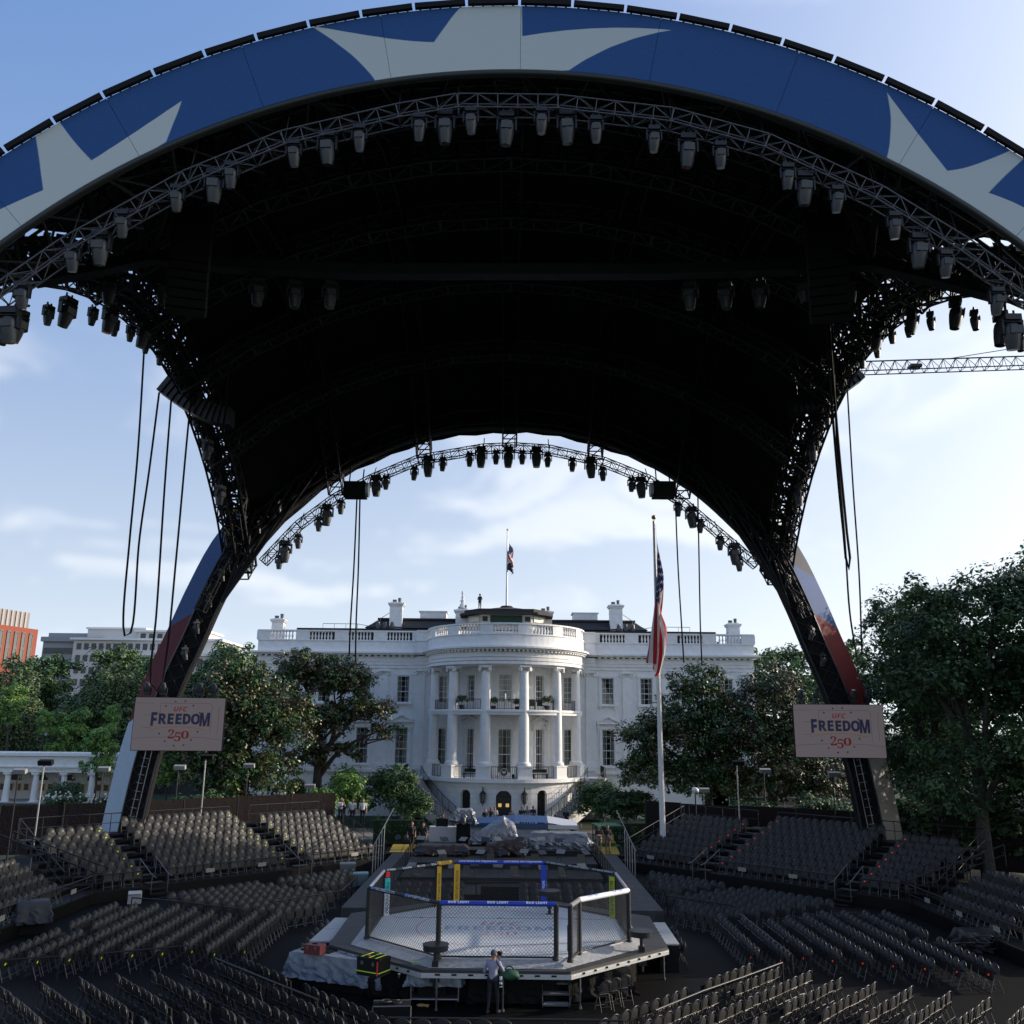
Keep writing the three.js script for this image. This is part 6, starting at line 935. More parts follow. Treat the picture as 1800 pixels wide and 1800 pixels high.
{
  // left: covered console
  const p = atY(600, 1735, 0), rot = .42; let t = thing('covered_console', 'long console table under clear blue-grey plastic left of the cage', 'table', W(p.x, 0, -p.z), -rot);
  obj('table_frame', [bx(3.6, .05, 1.0, 0, .78, 0), ...[[-1.6, -.4], [1.6, -.4], [-1.6, .4], [1.6, .4]].map(q => cyl(.03, .03, .78, 6, q[0], 0, q[1]))], M.blackMetal, t); obj('skirt', bx(3.5, .74, .96, 0, .37, 0), cloth, t); obj('equipment', [bx(1.2, .3, .7, -.9, .95, 0), bx(1.0, .22, .7, .5, .91, 0)], M.black, t);
  obj('plastic_sheet', smooth(drape(3.5, 1.05, 1.05, .8, .22, 34)), plastic, t);
  const bxs = (name, label, px, py, y, w, h, d, m, rot, lid) => { const q = atY(px, py, y), o = thing(name, label, 'case', [q.x, y, q.z], rot); obj('case_body', [bx(w, h * .72, d, 0, h * .36, 0)], m, o); obj('case_lid', [bx(w * 1.02, h * .26, d * 1.02, 0, h * .86, 0)], m, o); obj('latch', [bx(.08, .1, .03, -w * .25, h * .7, d / 2 + .02), bx(.08, .1, .03, w * .25, h * .7, d / 2 + .02)], M.greyMetal, o); obj('handle', [bx(w * .3, .04, .05, 0, h * 1.01, 0)], M.black, o); return o; };
  bxs('tool_case', 'small dark red hard case on the plastic-covered console', 553, 1676, 1.08, .62, .3, .38, mat(L3(.13, .02, .025), .5), -.35);
  const c2 = bxs('road_case', 'black case with lime and red tape on the covered console', 656, 1712, .98, .85, .52, .6, M.black, -.5); const lm = mat(L3(.5, .7, .03), .5); obj('lime_tape', [bx(.87, .03, .62, 0, .12, 0), bx(.05, .01, .62, -.25, .54, 0), bx(.05, .01, .62, .05, .54, 0), bx(.05, .01, .62, .3, .54, 0)], lm, c2); obj('red_tape', [bx(.05, .4, .01, .38, .25, .315), bx(.1, .012, .1, -.1, .545, .1)], mat(L3(.7, .05, .05), .5), c2);
  const q2 = atY(700, 1755, 0); t = thing('cloth_table', 'small grey-topped table with black cloth right of covered console', 'table', W(q2.x - .25, 0, -q2.z + .35), -.15); obj('table_top', bx(1.3, .04, .75, 0, .92, 0), tableTop, t); obj('cloth_skirt', smooth(drape(1.2, .7, .89, .86, .35, 22)), cloth, t);
  { const q = atY(701, 1719, .94), o = thing('paper_cup', 'small dark paper cup on the grey-topped table', 'cup', [q.x, .94, q.z]); obj('cup_wall', lathe([[.0, 0], [.03, 0], [.04, .11], [.036, .11], [.028, .01]], 12), mat(L3(.05), .5), o); obj('cup_lid', cyl(.043, .04, .015, 12, 0, .11, 0), mat(L3(.4), .5), o); }
  // cart wrapped in plastic
  const q3 = atY(765, 1762, 0); t = thing('equipment_cart', 'rolling equipment cart wrapped in clear plastic with lime labels', 'cart', W(q3.x, 0, -q3.z)); const fr = []; for (const x of [-.75, .75]) for (const z of [-.35, .35]) fr.push(bar(V3(x, .12, z), V3(x, 1.15, z), .025, 6)); for (const y of [.18, 1.15]) for (const z of [-.35, .35]) fr.push(bar(V3(-.75, y, z), V3(.75, y, z), .025, 6)); obj('frame', fr, M.steel, t); obj('shelf', [bx(1.5, .03, .7, 0, .2, 0), bx(1.5, .03, .7, 0, .68, 0)], M.greyMetal, t); obj('boxes', [bx(1.2, .3, .55, 0, .84, 0), bx(.9, .3, .5, -.1, .36, 0)], M.black, t); obj('lime_label', [bx(.5, .06, .01, 0, .95, .29), bx(.45, .05, .01, -.05, .75, .29)], lm, t); for (const x of [-.7, .7]) for (const z of [-.3, .3]) { const w = cyl(.06, .06, .04, 10); w.rotateZ(Math.PI / 2); w.translate(x, .06, z); obj('caster', w, M.black, t); } obj('plastic_wrap', smooth(drape(1.55, .8, 1.18, .62, .2, 26)), plastic, t); obj('lime_strap', [bx(1.6, .02, .05, 0, 1.22, .2), bx(1.6, .02, .05, 0, 1.22, -.2)], lm, t);
  { const q = atY(740, 1770, 0), o = thing('work_gloves', 'tan work gloves dropped on the floor under the cart', 'gloves', [q.x, 0, q.z]); obj('glove', [(() => { const s = new THREE.SphereGeometry(.12, 8, 6); s.scale(1.2, .4, .8); s.translate(0, .05, 0); return s; })(), ...[0, 1, 2, 3].map(i => bar(V3(.1, .05, -.07 + i * .045), V3(.24, .03, -.1 + i * .06), .022, 5))], mat(L3(.45, .27, .1), .8), o); }
  { const q = atY(690, 1795, .0), o = thing('flight_case', 'open black flight case on the floor before the cloth table', 'case', [q.x, 0, q.z + .3], .1); obj('case_body', bx(1.1, .55, .6, 0, .28, 0), M.black, o); obj('case_edges', [bar(V3(-.55, .56, .3), V3(.55, .56, .3), .025, 4), bar(V3(-.55, .56, -.3), V3(.55, .56, -.3), .025, 4), bar(V3(-.55, .02, .3), V3(-.55, .56, .3), .025, 4), bar(V3(.55, .02, .3), V3(.55, .56, .3), .025, 4)], M.greyMetal, o); const cb = []; for (let i = 0; i < 7; i++) { const tt = new THREE.TorusGeometry(.12, .02, 5, 14); tt.rotateX(1.3 + rnd(-.3, .3)); tt.translate(rnd(-.4, .4), .6 + rnd(.05), rnd(-.15, .15)); cb.push(tt); } obj('coiled_cable', cb, mat(L3(.03), .5), o); }
  // officials' table with bag
  const q4 = atY(885, 1775, 0); t = thing('cloth_table', 'long grey-topped table with black cloth behind the photographer', 'table', W(q4.x, 0, -q4.z + .9)); obj('table_top', bx(2.2, .04, .75, 0, .92, 0), tableTop, t); obj('cloth_skirt', smooth(drape(2.1, .7, .89, .86, .3, 24)), cloth, t);
  { const q = atY(895, 1722, .94), o = thing('green_bag', 'crumpled dark green bag on the table behind the photographer', 'bag', [q.x, .94, q.z]); const s = new THREE.SphereGeometry(.3, 14, 10); s.scale(1.1, .5, .7); const pp = s.attributes.position; for (let i = 0; i < pp.count; i++) { const k = 1 + .25 * PN.noise(pp.getX(i) * 7, pp.getY(i) * 9, pp.getZ(i) * 7); pp.setXYZ(i, pp.getX(i) * k, pp.getY(i) * k, pp.getZ(i) * k); } s.computeVertexNormals(); s.translate(0, .14, 0); obj('bag_body', s, mat(L3(.012, .07, .035), .7), o); obj('bag_strap', [(() => { const g = new THREE.TorusGeometry(.14, .018, 5, 14, 3.14); g.translate(0, .24, 0); return g; })()], M.black, o); }
  const q5 = atY(1050, 1755, 0); t = thing('bare_table', 'grey-topped table with black skirt right of the cage steps', 'table', W(q5.x, 0, -q5.z + .2), .32); obj('table_top', bx(2.1, .04, .75, 0, .95, 0), mat(L3(.34, .33, .32), .45), t); obj('cloth_skirt', smooth(drape(2.0, .7, .92, .88, .25, 24)), cloth, t);
  // long pale desks flanking the platform
  for (const s of [-1, 1]) { const a = s < 0 ? [atY(562, 1655, .95), atY(606, 1614, .95)] : [atY(1176, 1660, .95), atY(1152, 1622, .95)]; for (let k = 0; k < 2; k++) { const m0 = a[0].clone().lerp(a[1], k / 2), m1 = a[0].clone().lerp(a[1], (k + .98) / 2), o = thing('ringside_desk', `pale grey ringside desk ${s < 0 ? 'left' : 'right'} of platform, ${k ? 'farther' : 'nearer'} one`, 'desk', [0, 0, 0], 0, 'ringside desks'); obj('desk_top', beam(m0, m1, .75, .05), mat(L3(.42, .44, .46), .45), o); obj('desk_skirt', beam(m0.clone().setY(.46), m1.clone().setY(.46), .68, .9), cloth, o); } }
  // steps up to the cage
  const st = atY(978, 1772, 0), so = thing('cage_steps', 'grey metal steps with printed treads leading up to the cage gate', 'steps', W(st.x, 0, -st.z)); const stepTex = canvasTex(256, 64, (c, w, h) => { c.fillStyle = '#8f969d'; c.fillRect(0, 0, w, h); c.strokeStyle = '#6f757c'; c.lineWidth = 4; c.beginPath(); for (let i = 0; i <= 6; i++) c.lineTo(40 + 18 * Math.cos(i * Math.PI / 3), 32 + 18 * Math.sin(i * Math.PI / 3)); c.stroke(); c.fillStyle = '#747a81'; glyphs(c, 76, 18, 150, 28); });
  for (let i = 0; i < 5; i++) { const y = .1 + i * .235, z = -.05 - i * .3; obj('tread', bx(.82, .05, .3, 0, y, z), M.greyMetal, so); const q = quad(V3(-.4, y + .03, z + .15), V3(.4, y + .03, z + .15), V3(.4, y + .03, z - .12), V3(-.4, y + .03, z - .12)); q.userData.keepUv = true; q.setAttribute('uv', new THREE.Float32BufferAttribute([0, 0, 1, 0, 1, 1, 0, 0, 1, 1, 0, 1], 2)); obj('tread_print', q, mat(0xffffff, .6, 0, { map: stepTex }), so); }
  obj('stringer', [beam(V3(-.43, .06, .1), V3(-.43, 1.1, -1.3), .03, .16)], M.steel, so); obj('stringer', [beam(V3(.43, .06, .1), V3(.43, 1.1, -1.3), .03, .16)], M.steel, so); obj('newel_pole', [bar(V3(.45, 0, -.1), V3(.45, 1.0, -.1), .025, 6), bar(V3(.45, 1.1, -1.3), V3(.45, 2.15, -1.3), .025, 6), bar(V3(.45, 1.0, -.1), V3(.45, 2.1, -1.3), .022, 6)], M.blackMetal, so);
  // draped trolley in the left aisle, paper box and coolers
  const q6 = atY(52, 1640, 0); t = thing('covered_trolley', 'grey-topped trolley under dark cover in the left aisle', 'trolley', W(q6.x, 0, -q6.z), .5); obj('cover', smooth(drape(1.1, .8, 1.25, .85, .3, 20)), mat(L3(.05, .053, .06), .7), t); obj('inner_frame', bx(1, 1.2, .7, 0, .6, 0), M.black, t);
  const q7 = atY(236, 1588, 0); t = thing('paper_box', 'white printed carton on the left aisle floor', 'box', [q7.x, 0, q7.z], .3); obj('carton', bx(.6, .5, .45, 0, .25, 0), mat(L3(.45, .44, .42), .8), t); obj('flap', [bx(.6, .02, .25, 0, .53, .22, 0, .5)], mat(L3(.55, .54, .52), .8), t);
  for (const [px, py, nm, col, hh] of [[610, 1548, 'grey plastic bin with clear liner behind left corner seats', [.12, .14, .15], .9], [632, 1556, 'teal-grey cooler box beside the lined plastic bin', [.13, .2, .22], .6]]) { const q = atY(px, py, 0), o = thing('waste_bin', nm, 'bin', [q.x, 0, q.z], .2); obj('bin_body', [bx(.85, hh, .6, 0, hh / 2, 0)], mat(L3(...col), .5), o); obj('bin_lid', [bx(.9, .06, .65, 0, hh + .03, 0)], mat(L3(col[0] * 2, col[1] * 2, col[2] * 2), .4), o); }
  const q8 = atY(1720, 1668, 0); t = thing('cable_pile', 'heap of cables under dark sheet by the right aisle', 'cables', [q8.x, 0, q8.z]); const cp = []; for (let i = 0; i < 26; i++) { const g = new THREE.TorusGeometry(rnd(.25, .5), .025, 5, 18); g.rotateX(1.4 + rnd(-.4, .4)); g.rotateZ(rnd(-.3, .3)); g.translate(rnd(-1.2, 1.2), rnd(.05, .5), rnd(-.6, .6)); cp.push(g); } obj('coils', cp, mat(L3(.03), .4), t); obj('sheet', smooth(drape(1.4, .9, .7, .7, .6, 20)), mat(L3(.02), .4), t);
}
// ---------------------------------------------------------------- band stage behind the cage
{
  const st = thing('band_stage', 'black tiered band stage behind the cage', 'stage', W(-.35, 0, 54)); for (let k = 0; k < 4; k++) obj('tier', bx(11, .35 + k * .3, 3.2, 0, (.35 + k * .3) / 2, 4.4 - k * 3.22), mat(L3(.012), .8), st);
  obj('front_barrier', [...Array(9)].map((_, i) => bar(V3(-5 + i * 1.25, 0, 6.3), V3(-5 + i * 1.25, 1.0, 6.3), .025, 5)).concat([bar(V3(-5, 1, 6.3), V3(5, 1, 6.3), .03, 6)]), M.blackMetal, st); obj('centre_box', bx(2.4, .9, .9, .2, .45, 6.6), M.black, st);
  const barr = [bar(V3(-5.3, 1.55, 6), V3(-1, 1.5, 6), .03, 5)]; obj('red_tape_line', [bar(V3(-4.8, .85, 5.9), V3(-1.6, .95, 5.9), .02, 4), bar(V3(1.2, .9, 5.9), V3(4.4, .8, 5.9), .02, 4)], mat(L3(.55, .03, .04), .6), st);
  const proto = []; for (let v = 0; v < 2; v++) { const o = new THREE.Group(); obj('desk', bx(.5, .34, .02, 0, 1.08, 0, 0, -1.0), v ? M.blackMetal : mat(L3(.2, .2, .19), .6), o); obj('pole', [bar(V3(0, 0, 0), V3(0, 1.05, -.02), .015, 5), bar(V3(-.2, .02, .1), V3(0, .2, 0), .012, 4), bar(V3(.2, .02, .1), V3(0, .2, 0), .012, 4), bar(V3(0, .02, -.22), V3(0, .2, 0), .012, 4)], M.blackMetal, o); proto.push(o); }
  let k = 0; for (let r = 0; r < 3; r++) for (let i = 0; i < 9; i++) { const o = proto[(i * 3 + r) % 2].clone(); o.name = numbered('music_stand'); scene.add(o); o.position.copy(W(-.35 - 4.7 + i * 1.15 + rnd(-.25, .25), .35 + r * .3, 50.2 + r * 3.1 + rnd(-.5, .5))); o.rotation.y = rnd(-.7, .7); tag(o, `music stand, ${ordinal(i)} from the left in the ${['front', 'middle', 'back'][r]} row of the band stage`, 'music stand', 'music stands on the band stage'); }
  const cm = mat(L3(.11, .10, .085), .7); for (let i = 0; i < 8; i++) { const o = thing('band_chair', `dark tan stacking chair, ${ordinal(i)} from left on the band stage`, 'chair', W(-4.9 + i * 1.3 + rnd(-.2, .2), .35 + (i % 2) * .3, 51 + (i % 2) * 2.6), rnd(-.8, .8), 'band chairs'); obj('seat', bx(.44, .05, .42, 0, .45, 0), cm, o); obj('backrest', bx(.44, .4, .04, 0, .72, -.2, 0, -.12), cm, o); for (const [x, z] of [[-.19, .18], [.19, .18], [-.19, -.2], [.19, -.2]]) obj('leg', bar(V3(x, 0, z), V3(x * .95, .45, z * .95), .014, 5), M.blackMetal, o); }
  const silver = mat(L3(.26, .27, .29), .32, .4, { bumpMap: T.cloth, bumpScale: .08 }), brown = mat(L3(.06, .042, .04), .5, 0, { bumpMap: T.cloth, bumpScale: .06 });
  const cov = (name, label, px, py, d, y, w, dd, h, m, rot = 0, peak = 0) => { const p = at(px, py, d), t = thing(name, label, 'cover', [p.x, y, -d], rot); let g = drape(w, dd, h, Math.min(h * .9, .9), .8, 24); if (peak) { const q = g.attributes.position; for (let i = 0; i < q.count; i++) { const k = Math.max(0, 1 - Math.hypot((q.getX(i) - w * .22) / (w * .62), q.getZ(i) / (dd * 1.1))); q.setY(i, q.getY(i) + peak * k * (1 + .25 * PN.noise(q.getX(i) * 4, q.getZ(i) * 4, 2))); } } obj('sheet', smooth(g), m, t); obj('covered_gear', bx(w * .9, h * .9, dd * .9, 0, h * .45, 0), M.black, t); };
  cov('silver_cover', 'crumpled silver sheet rising to a peak at stage centre', 868, 1460, 60.5, 1.25, 2.6, 1.3, .7, silver, 0, 1.05); cov('silver_cover', 'wide crumpled silver sheet over gear at stage right', 982, 1465, 59.5, 1.0, 3.4, 1.3, 1.1, silver, -.1); cov('silver_cover', 'narrow silver-wrapped upright unit at stage left', 815, 1450, 61, 1.25, 1.0, .8, 2.1, silver); cov('brown_cover', 'brown sheet over instruments at stage left', 778, 1485, 57.5, .95, 2.9, .9, .6, brown); cov('brown_cover', 'brown sheet with bunched corner at stage centre', 888, 1480, 57.5, .95, 2.0, .8, .75, brown, .1, .4);
  { const t = thing('blue_canopy_top', 'low blue and white sheet-topped shelter behind the band stage', 'shelter', W(.2, 0, 63)); const g = (x0, x1, y0, y1) => quad(V3(x0, y0, 1), V3(x1, y1, 1), V3(x1, y1 + .25, -1), V3(x0, y0 + .25, -1)); obj('blue_top', [g(-3.2, .2, 2.2, 2.5), g(.2, 2.4, 2.5, 2.45), bx(5.6, .3, .05, -.4, 2.25, 1.02)], mat(L3(.02, .07, .19), .6), t); obj('white_top', [g(2.4, 4.4, 2.45, 2.15), bx(2, .25, .05, 3.4, 2.18, 1.02)], mat(L3(.5, .52, .56), .6), t); for (const x of [-3.2, -.5, 2.4, 4.6]) obj('post', bar(V3(x, 0, .9), V3(x, 2.4, .9), .04, 5), M.greyMetal, t); }
  { const p = at(785, 1455, 62), t = thing('control_desk', 'pale grey control desk with dark screen at stage left', 'desk', [p.x, 1.25, -62]); obj('desk_body', bx(2.2, .9, .8, 0, .45, 0), mat(L3(.5, .5, .52), .6), t); obj('monitor', [bx(.8, .5, .05, -.3, 1.15, .1, 0, -.3)], M.black, t); }
  for (const [px, s] of [[715, -1], [1090, 1], [700, -1], [1075, 1]]) { const q = atY(px, 1480, .62); const t = thing('floor_light', `small black floor light on the ${s < 0 ? 'left' : 'right'} walkway, ${px % 2 ? 'outer' : 'inner'} one`, 'stage light', [q.x, .6, q.z]); obj('housing', [(() => { const c = cyl(.16, .2, .3, 10); c.rotateX(1.1); c.translate(0, .25, 0); return c; })()], M.lampHead, t); obj('yoke', [bx(.5, .05, .2, 0, .03, 0), bx(.04, .3, .1, -.23, .17, 0), bx(.04, .3, .1, .23, .17, 0)], M.blackMetal, t); }
  // utility cart behind the right walkway
  const p = atY(1040, 1475, 0), t = thing('utility_cart', 'green-roofed utility cart parked behind the right walkway', 'cart', W(p.x + .3, 0, 66), .15); obj('roof', bx(1.8, .1, 2, 0, 1.95, 0), mat(L3(.02, .13, .06), .5), t); for (const x of [-.8, .8]) for (const z of [-.9, .9]) obj('roof_post', bar(V3(x, .7, z), V3(x, 1.92, z), .03, 5), M.black, t); const pr = extrude([[-1.3, .35], [1.4, .35], [1.4, .8], [.6, .9], [.5, .65], [-1.3, .65]], 1.3, .05); pr.rotateY(Math.PI / 2); pr.translate(-.65, 0, 0); obj('body', pr, mat(L3(.015, .09, .04), .45), t); obj('seat', [bx(1.1, .12, .5, 0, .8, .1), bx(1.1, .5, .1, 0, 1.05, -.15)], mat(L3(.4, .34, .05), .6), t); for (const x of [-.65, .65]) for (const z of [-.85, .9]) { const w = cyl(.28, .28, .22, 14); w.rotateZ(Math.PI / 2); w.translate(x + .1, .28, z); obj('wheel', w, M.black, t); }
}
// ---------------------------------------------------------------- people: one continuous skin each
function bodyGeo(bones, res, cen, half, k = .035) {
  const mc = new MarchingCubes(res, new THREE.MeshBasicMaterial(), false, false, 90000), n = mc.size, f = mc.field, h = half, pa = new THREE.Vector3(), ba = new THREE.Vector3();
  const B = bones.map(b => ({ a: b[0], d: b[1].clone().sub(b[0]), l: Math.max(1e-6, b[1].distanceToSquared(b[0])), r0: b[2], r1: b[3], c: b[4] }));
  const dist = (x, y, z, b) => { const px = x - b.a.x, py = y - b.a.y, pz = z - b.a.z; let t = (px * b.d.x + py * b.d.y + pz * b.d.z) / b.l; t = t < 0 ? 0 : t > 1 ? 1 : t; const ex = px - b.d.x * t, ey = py - b.d.y * t, ez = pz - b.d.z * t; return Math.sqrt(ex * ex + ey * ey + ez * ez) - (b.r0 + (b.r1 - b.r0) * t); };
  for (let i = 0; i < n; i++) for (let j = 0; j < n; j++) for (let q = 0; q < n; q++) {
    const x = cen.x + (i - n / 2) / (n / 2) * h.x, y = cen.y + (j - n / 2) / (n / 2) * h.y, z = cen.z + (q - n / 2) / (n / 2) * h.z; let d = 9;
    for (const b of B) { const e = dist(x, y, z, b), m = Math.max(0, k - Math.abs(d - e)) / k; d = Math.min(d, e) - m * m * k * .25; }
    f[i + j * n + q * n * n] = -d;
  }
  mc.isolation = 0; mc.update(); const cnt = mc.count, pos = new Float32Array(cnt * 3), nor = new Float32Array(cnt * 3), col = new Float32Array(cnt * 3);
  for (let i = 0; i < cnt; i++) {
    const x = cen.x + mc.positionArray[3 * i] * h.x, y = cen.y + mc.positionArray[3 * i + 1] * h.y, z = cen.z + mc.positionArray[3 * i + 2] * h.z; pos.set([x, y, z], 3 * i); let best = 9, c = null; for (const b of B) { const e = dist(x, y, z, b); if (e < best) { best = e; c = b.c; } } col.set(c, 3 * i);
  }
  const g = new THREE.BufferGeometry(); g.setAttribute('position', new THREE.BufferAttribute(pos, 3)); g.setAttribute('color', new THREE.BufferAttribute(col, 3)); g.computeVertexNormals(); return toCreasedNormals(g, 1.2);
}
const skinM = mat(0xffffff, .75, 0, { vertexColors: true });
const SK = [.38, .21, .14], SK2 = [.18, .09, .055], HAIR = [.02, .014, .01];
function person(label, pos, turn, o, group) { // faces +z
  const t = thing('person', label, 'person', pos, turn, group), s = (o.h || 1.76) / 1.76, sh = o.shirt, tr = o.trousers, sk = o.skin || SK, shoe = [.02, .02, .022], P = (x, y, z) => V3(x * s, y * s, z * s), b = [], add = (a, c, r0, r1, col) => b.push([a, c, r0 * s, r1 * s, col]);
  const st = o.stride || .0, lean = o.lean || 0, hp = z => P(0, .93, z);
  for (const q of [-1, 1]) { const hip = P(q * .095, .93, 0), knee = P(q * .11, .5, .03 + q * st * .5), ank = P(q * .12, .09, q * st - .01); add(hip, knee, .088, .058, tr); add(knee, ank, .056, .042, o.shorts ? sk : tr); add(ank.clone().add(P(0, -.04, -.03)), ank.clone().add(P(q * .03, -.055, .17)), .042, .034, shoe); }
  add(P(-.07, .97, 0), P(.07, .97, 0), .12, .12, tr); add(P(0, 1.02, 0), P(0, 1.3, lean * .5), .125, .15, sh); add(P(-.1, 1.36, lean * .7), P(.1, 1.36, lean * .7), .105, .105, sh); add(P(-.17, 1.42, lean), P(.17, 1.42, lean), .06, .06, sh);
  add(P(0, 1.44, lean), P(0, 1.56, lean + .015), .055, .05, sk); add(P(0, 1.62, lean + .03), P(0, 1.70, lean + .01), .082, .088, sk); add(P(0, 1.6, lean + .075), P(0, 1.585, lean + .06), .035, .04, sk); add(P(0, 1.635, lean + .12), P(0, 1.62, lean + .125), .012, .014, sk); for (const q of [-1, 1]) add(P(q * .088, 1.65, lean + .01), P(q * .09, 1.63, lean + .01), .02, .016, sk);
  const arms = o.arms || [[[-.24, 1.14, -.02], [-.25, .9, .06]], [[.24, 1.14, -.02], [.25, .9, .06]]];
  arms.forEach(([e, w], k) => { const q = k ? 1 : -1, S = P(q * .19, 1.41, lean), E = P(...e), Wr = P(...w), D = Wr.clone().sub(E).normalize(); add(S, E, .056, .042, sh); add(E, Wr, .04, .028, o.long ? sh : sk); const side = D.clone().cross(V3(0, 0, 1)); if (side.length() < .1) side.set(1, 0, 0); side.normalize(); const pm = Wr.clone().addScaledVector(D, .07 * s); add(Wr, pm, .03, .036, sk); for (let f = 0; f < 4; f++) { const r = pm.clone().addScaledVector(side, (f - 1.5) * .02 * s); add(r, r.clone().addScaledVector(D, (.07 - Math.abs(f - 1.4) * .012) * s).add(P(0, -.012, .01)), .0105, .0085, sk); } add(Wr.clone().addScaledVector(side, .025 * s), Wr.clone().addScaledVector(side, .055 * s).addScaledVector(D, .06 * s), .012, .0095, sk); });
  obj('body', bodyGeo(b, o.res || 58, P(0, .9, .06), P(.62, .96, .62), .05 * s), skinM, t);
  const hc = new THREE.SphereGeometry(.1 * s, 12, 8, 0, 6.29, 0, 1.75); hc.scale(.96, 1.02, 1.06); hc.rotateX(-.25); hc.translate(0, 1.69 * s, (lean - .005) * s); obj(o.cap ? 'cap' : 'hair', o.cap ? [hc, (() => { const v = cyl(.075 * s, .075 * s, .012, 12); v.scale(1, 1, 1.2); v.translate(0, 1.7 * s, (lean + .1) * s); return v; })()] : hc, mat(L3(...(o.cap || o.hair || HAIR)), .9), t);
  const ey = []; for (const q of [-1, 1]) { const e = new THREE.SphereGeometry(.012 * s, 6, 5); e.translate(q * .032 * s, 1.665 * s, (lean + .108) * s); ey.push(e); } obj('eyes', ey, mat(L3(.03), .3), t);
  if (o.lanyard) obj('lanyard_badge', [bx(.08 * s, .1 * s, .01, 0, 1.12 * s, .16 * s), bar(P(-.07, 1.45, .07), P(0, 1.17, .16), .006, 4), bar(P(.07, 1.45, .07), P(0, 1.17, .16), .006, 4)], mat(L3(.6, .6, .62), .6), t);
  return t;
}
{
  const p = atY(866, 1782, 0);
  const ph = person('photographer in lavender shirt and blue cap seen from behind, camera raised', [p.x, 0, p.z], 2.75, { res: 112, h: 1.78, shirt: [.27, .28, .37], trousers: [.016, .016, .018], cap: [.05, .075, .12], long: 1, stride: -.1, lean: .02, arms: [[[-.27, 1.18, .16], [-.1, 1.5, .27]], [[.3, 1.15, .02], [.2, 1.3, .26]]] });
  const cam = thing('photo_camera', 'black camera held up by the photographer in lavender shirt', 'camera', [p.x, 0, p.z], 2.75); obj('camera_body', [bx(.15, .11, .08, -.06, 1.62, .3), bx(.06, .04, .06, -.06, 1.69, .3)], M.black, cam); { const l = cyl(.045, .05, .16, 12); l.rotateX(Math.PI / 2); l.translate(-.06, 1.62, .33); obj('lens', l, M.blackMetal, cam); } obj('grip', bx(.04, .1, .07, .03, 1.62, .3), M.black, cam);
  const tl = thing('telephoto_lens', 'white telephoto lens hanging at the photographer hip', 'lens', [p.x + .24, .78, p.z + .12]); obj('barrel', lathe([[0, 0], [.055, 0], [.06, .1], [.05, .12], [.05, .24], [.04, .3], [0, .3]], 14), mat(L3(.65), .4), tl); obj('grip_ring', [cyl(.062, .062, .05, 14, 0, .04, 0), cyl(.054, .054, .04, 14, 0, .16, 0)], M.black, tl); obj('carry_strap', [tube([V3(0, .3, 0), V3(-.05, .55, .02), V3(-.17, .78, .03)], .015, 5)], M.black, tl);
  const stand = (label, px, py, d, y, turn, o, g) => { const q = at(px, py, d); person(label, [q.x, y, -d], turn, o, g); };
  const W1 = [.6, .61, .64], BK = [.012, .012, .014], NV = [.02, .025, .045];
  stand('person in white shirt behind the left rail, leftmost, speaking on a phone', 599, 1420, 67, 1.75, .6, { shirt: W1, trousers: BK, arms: [[[-.24, 1.16, .05], [-.12, 1.2, .2]], [[.28, 1.2, .08], [.13, 1.55, .1]]] }, 'people in white shirts');
  stand('person in white shirt behind the left rail, middle of three', 620, 1420, 67, 1.7, -.2, { shirt: W1, trousers: BK, skin: SK2 }, 'people in white shirts'); stand('person in white shirt behind the left rail, nearest the stair rail', 638, 1420, 67, 1.7, .1, { shirt: W1, trousers: BK }, 'people in white shirts');
  stand('person in black beside the left yellow mat, left one of two', 724, 1460, 64, .45, .3, { shirt: BK, trousers: BK, arms: [[[-.27, 1.15, -.05], [-.3, .92, .05]], [[.24, 1.14, 0], [.22, .92, .14]]] }, 'people in black by the band stage'); stand('person in black beside the left yellow mat, right one of two', 744, 1460, 63.5, .45, -.2, { shirt: BK, trousers: BK }, 'people in black by the band stage');
  stand('person in dark polo and beige shorts on the right walkway, arms folded, grey cap', 1053, 1470, 61.5, .6, -.1, { shirt: [.022, .024, .035], trousers: [.3, .26, .2], shorts: 1, lanyard: 1, cap: [.3, .3, .32], arms: [[[-.26, 1.16, .06], [.04, 1.12, .2]], [[.26, 1.16, .06], [-.02, 1.16, .2]]] }); stand('person in dark polo and grey shorts on the right walkway with lanyard', 1068, 1470, 61.8, .6, .15, { shirt: [.025, .024, .03], trousers: [.16, .15, .15], shorts: 1, lanyard: 1 });
  stand('person in dark top by the ground floor door, raising a camera', 863, 1430, 80.5, .1, .2, { shirt: NV, trousers: BK, arms: [[[-.26, 1.25, .15], [-.07, 1.6, .2]], [[.26, 1.25, .15], [.07, 1.6, .2]]] }, 'people before the mansion door'); stand('person in white shirt by the ground floor door beside the camera holder', 870, 1430, 81, .1, -.2, { shirt: W1, trousers: NV }, 'people before the mansion door'); stand('person in dark top left of the silver peak', 853, 1430, 79, .1, .1, { shirt: BK, trousers: BK }, 'people before the mansion door'); stand('person in khaki top just right of the silver peak', 899, 1430, 79, .1, .4, { shirt: [.2, .17, .12], trousers: BK }, 'people before the mansion door');
  [[917, BK, 'leftmost of three over the blue sheet'], [927, [.12, .14, .22], 'middle of three over the blue sheet'], [937, BK, 'rightmost of three over the blue sheet']].forEach(([px, c, lab], i) => stand(`person in ${i === 1 ? 'blue-grey' : 'black'} top with lanyard, ${lab}`, px, 1430, 79 + i * .4, .1 + .2, (i - 1) * -.2, { shirt: c, trousers: BK, lanyard: 1 }, 'people before the mansion door'));
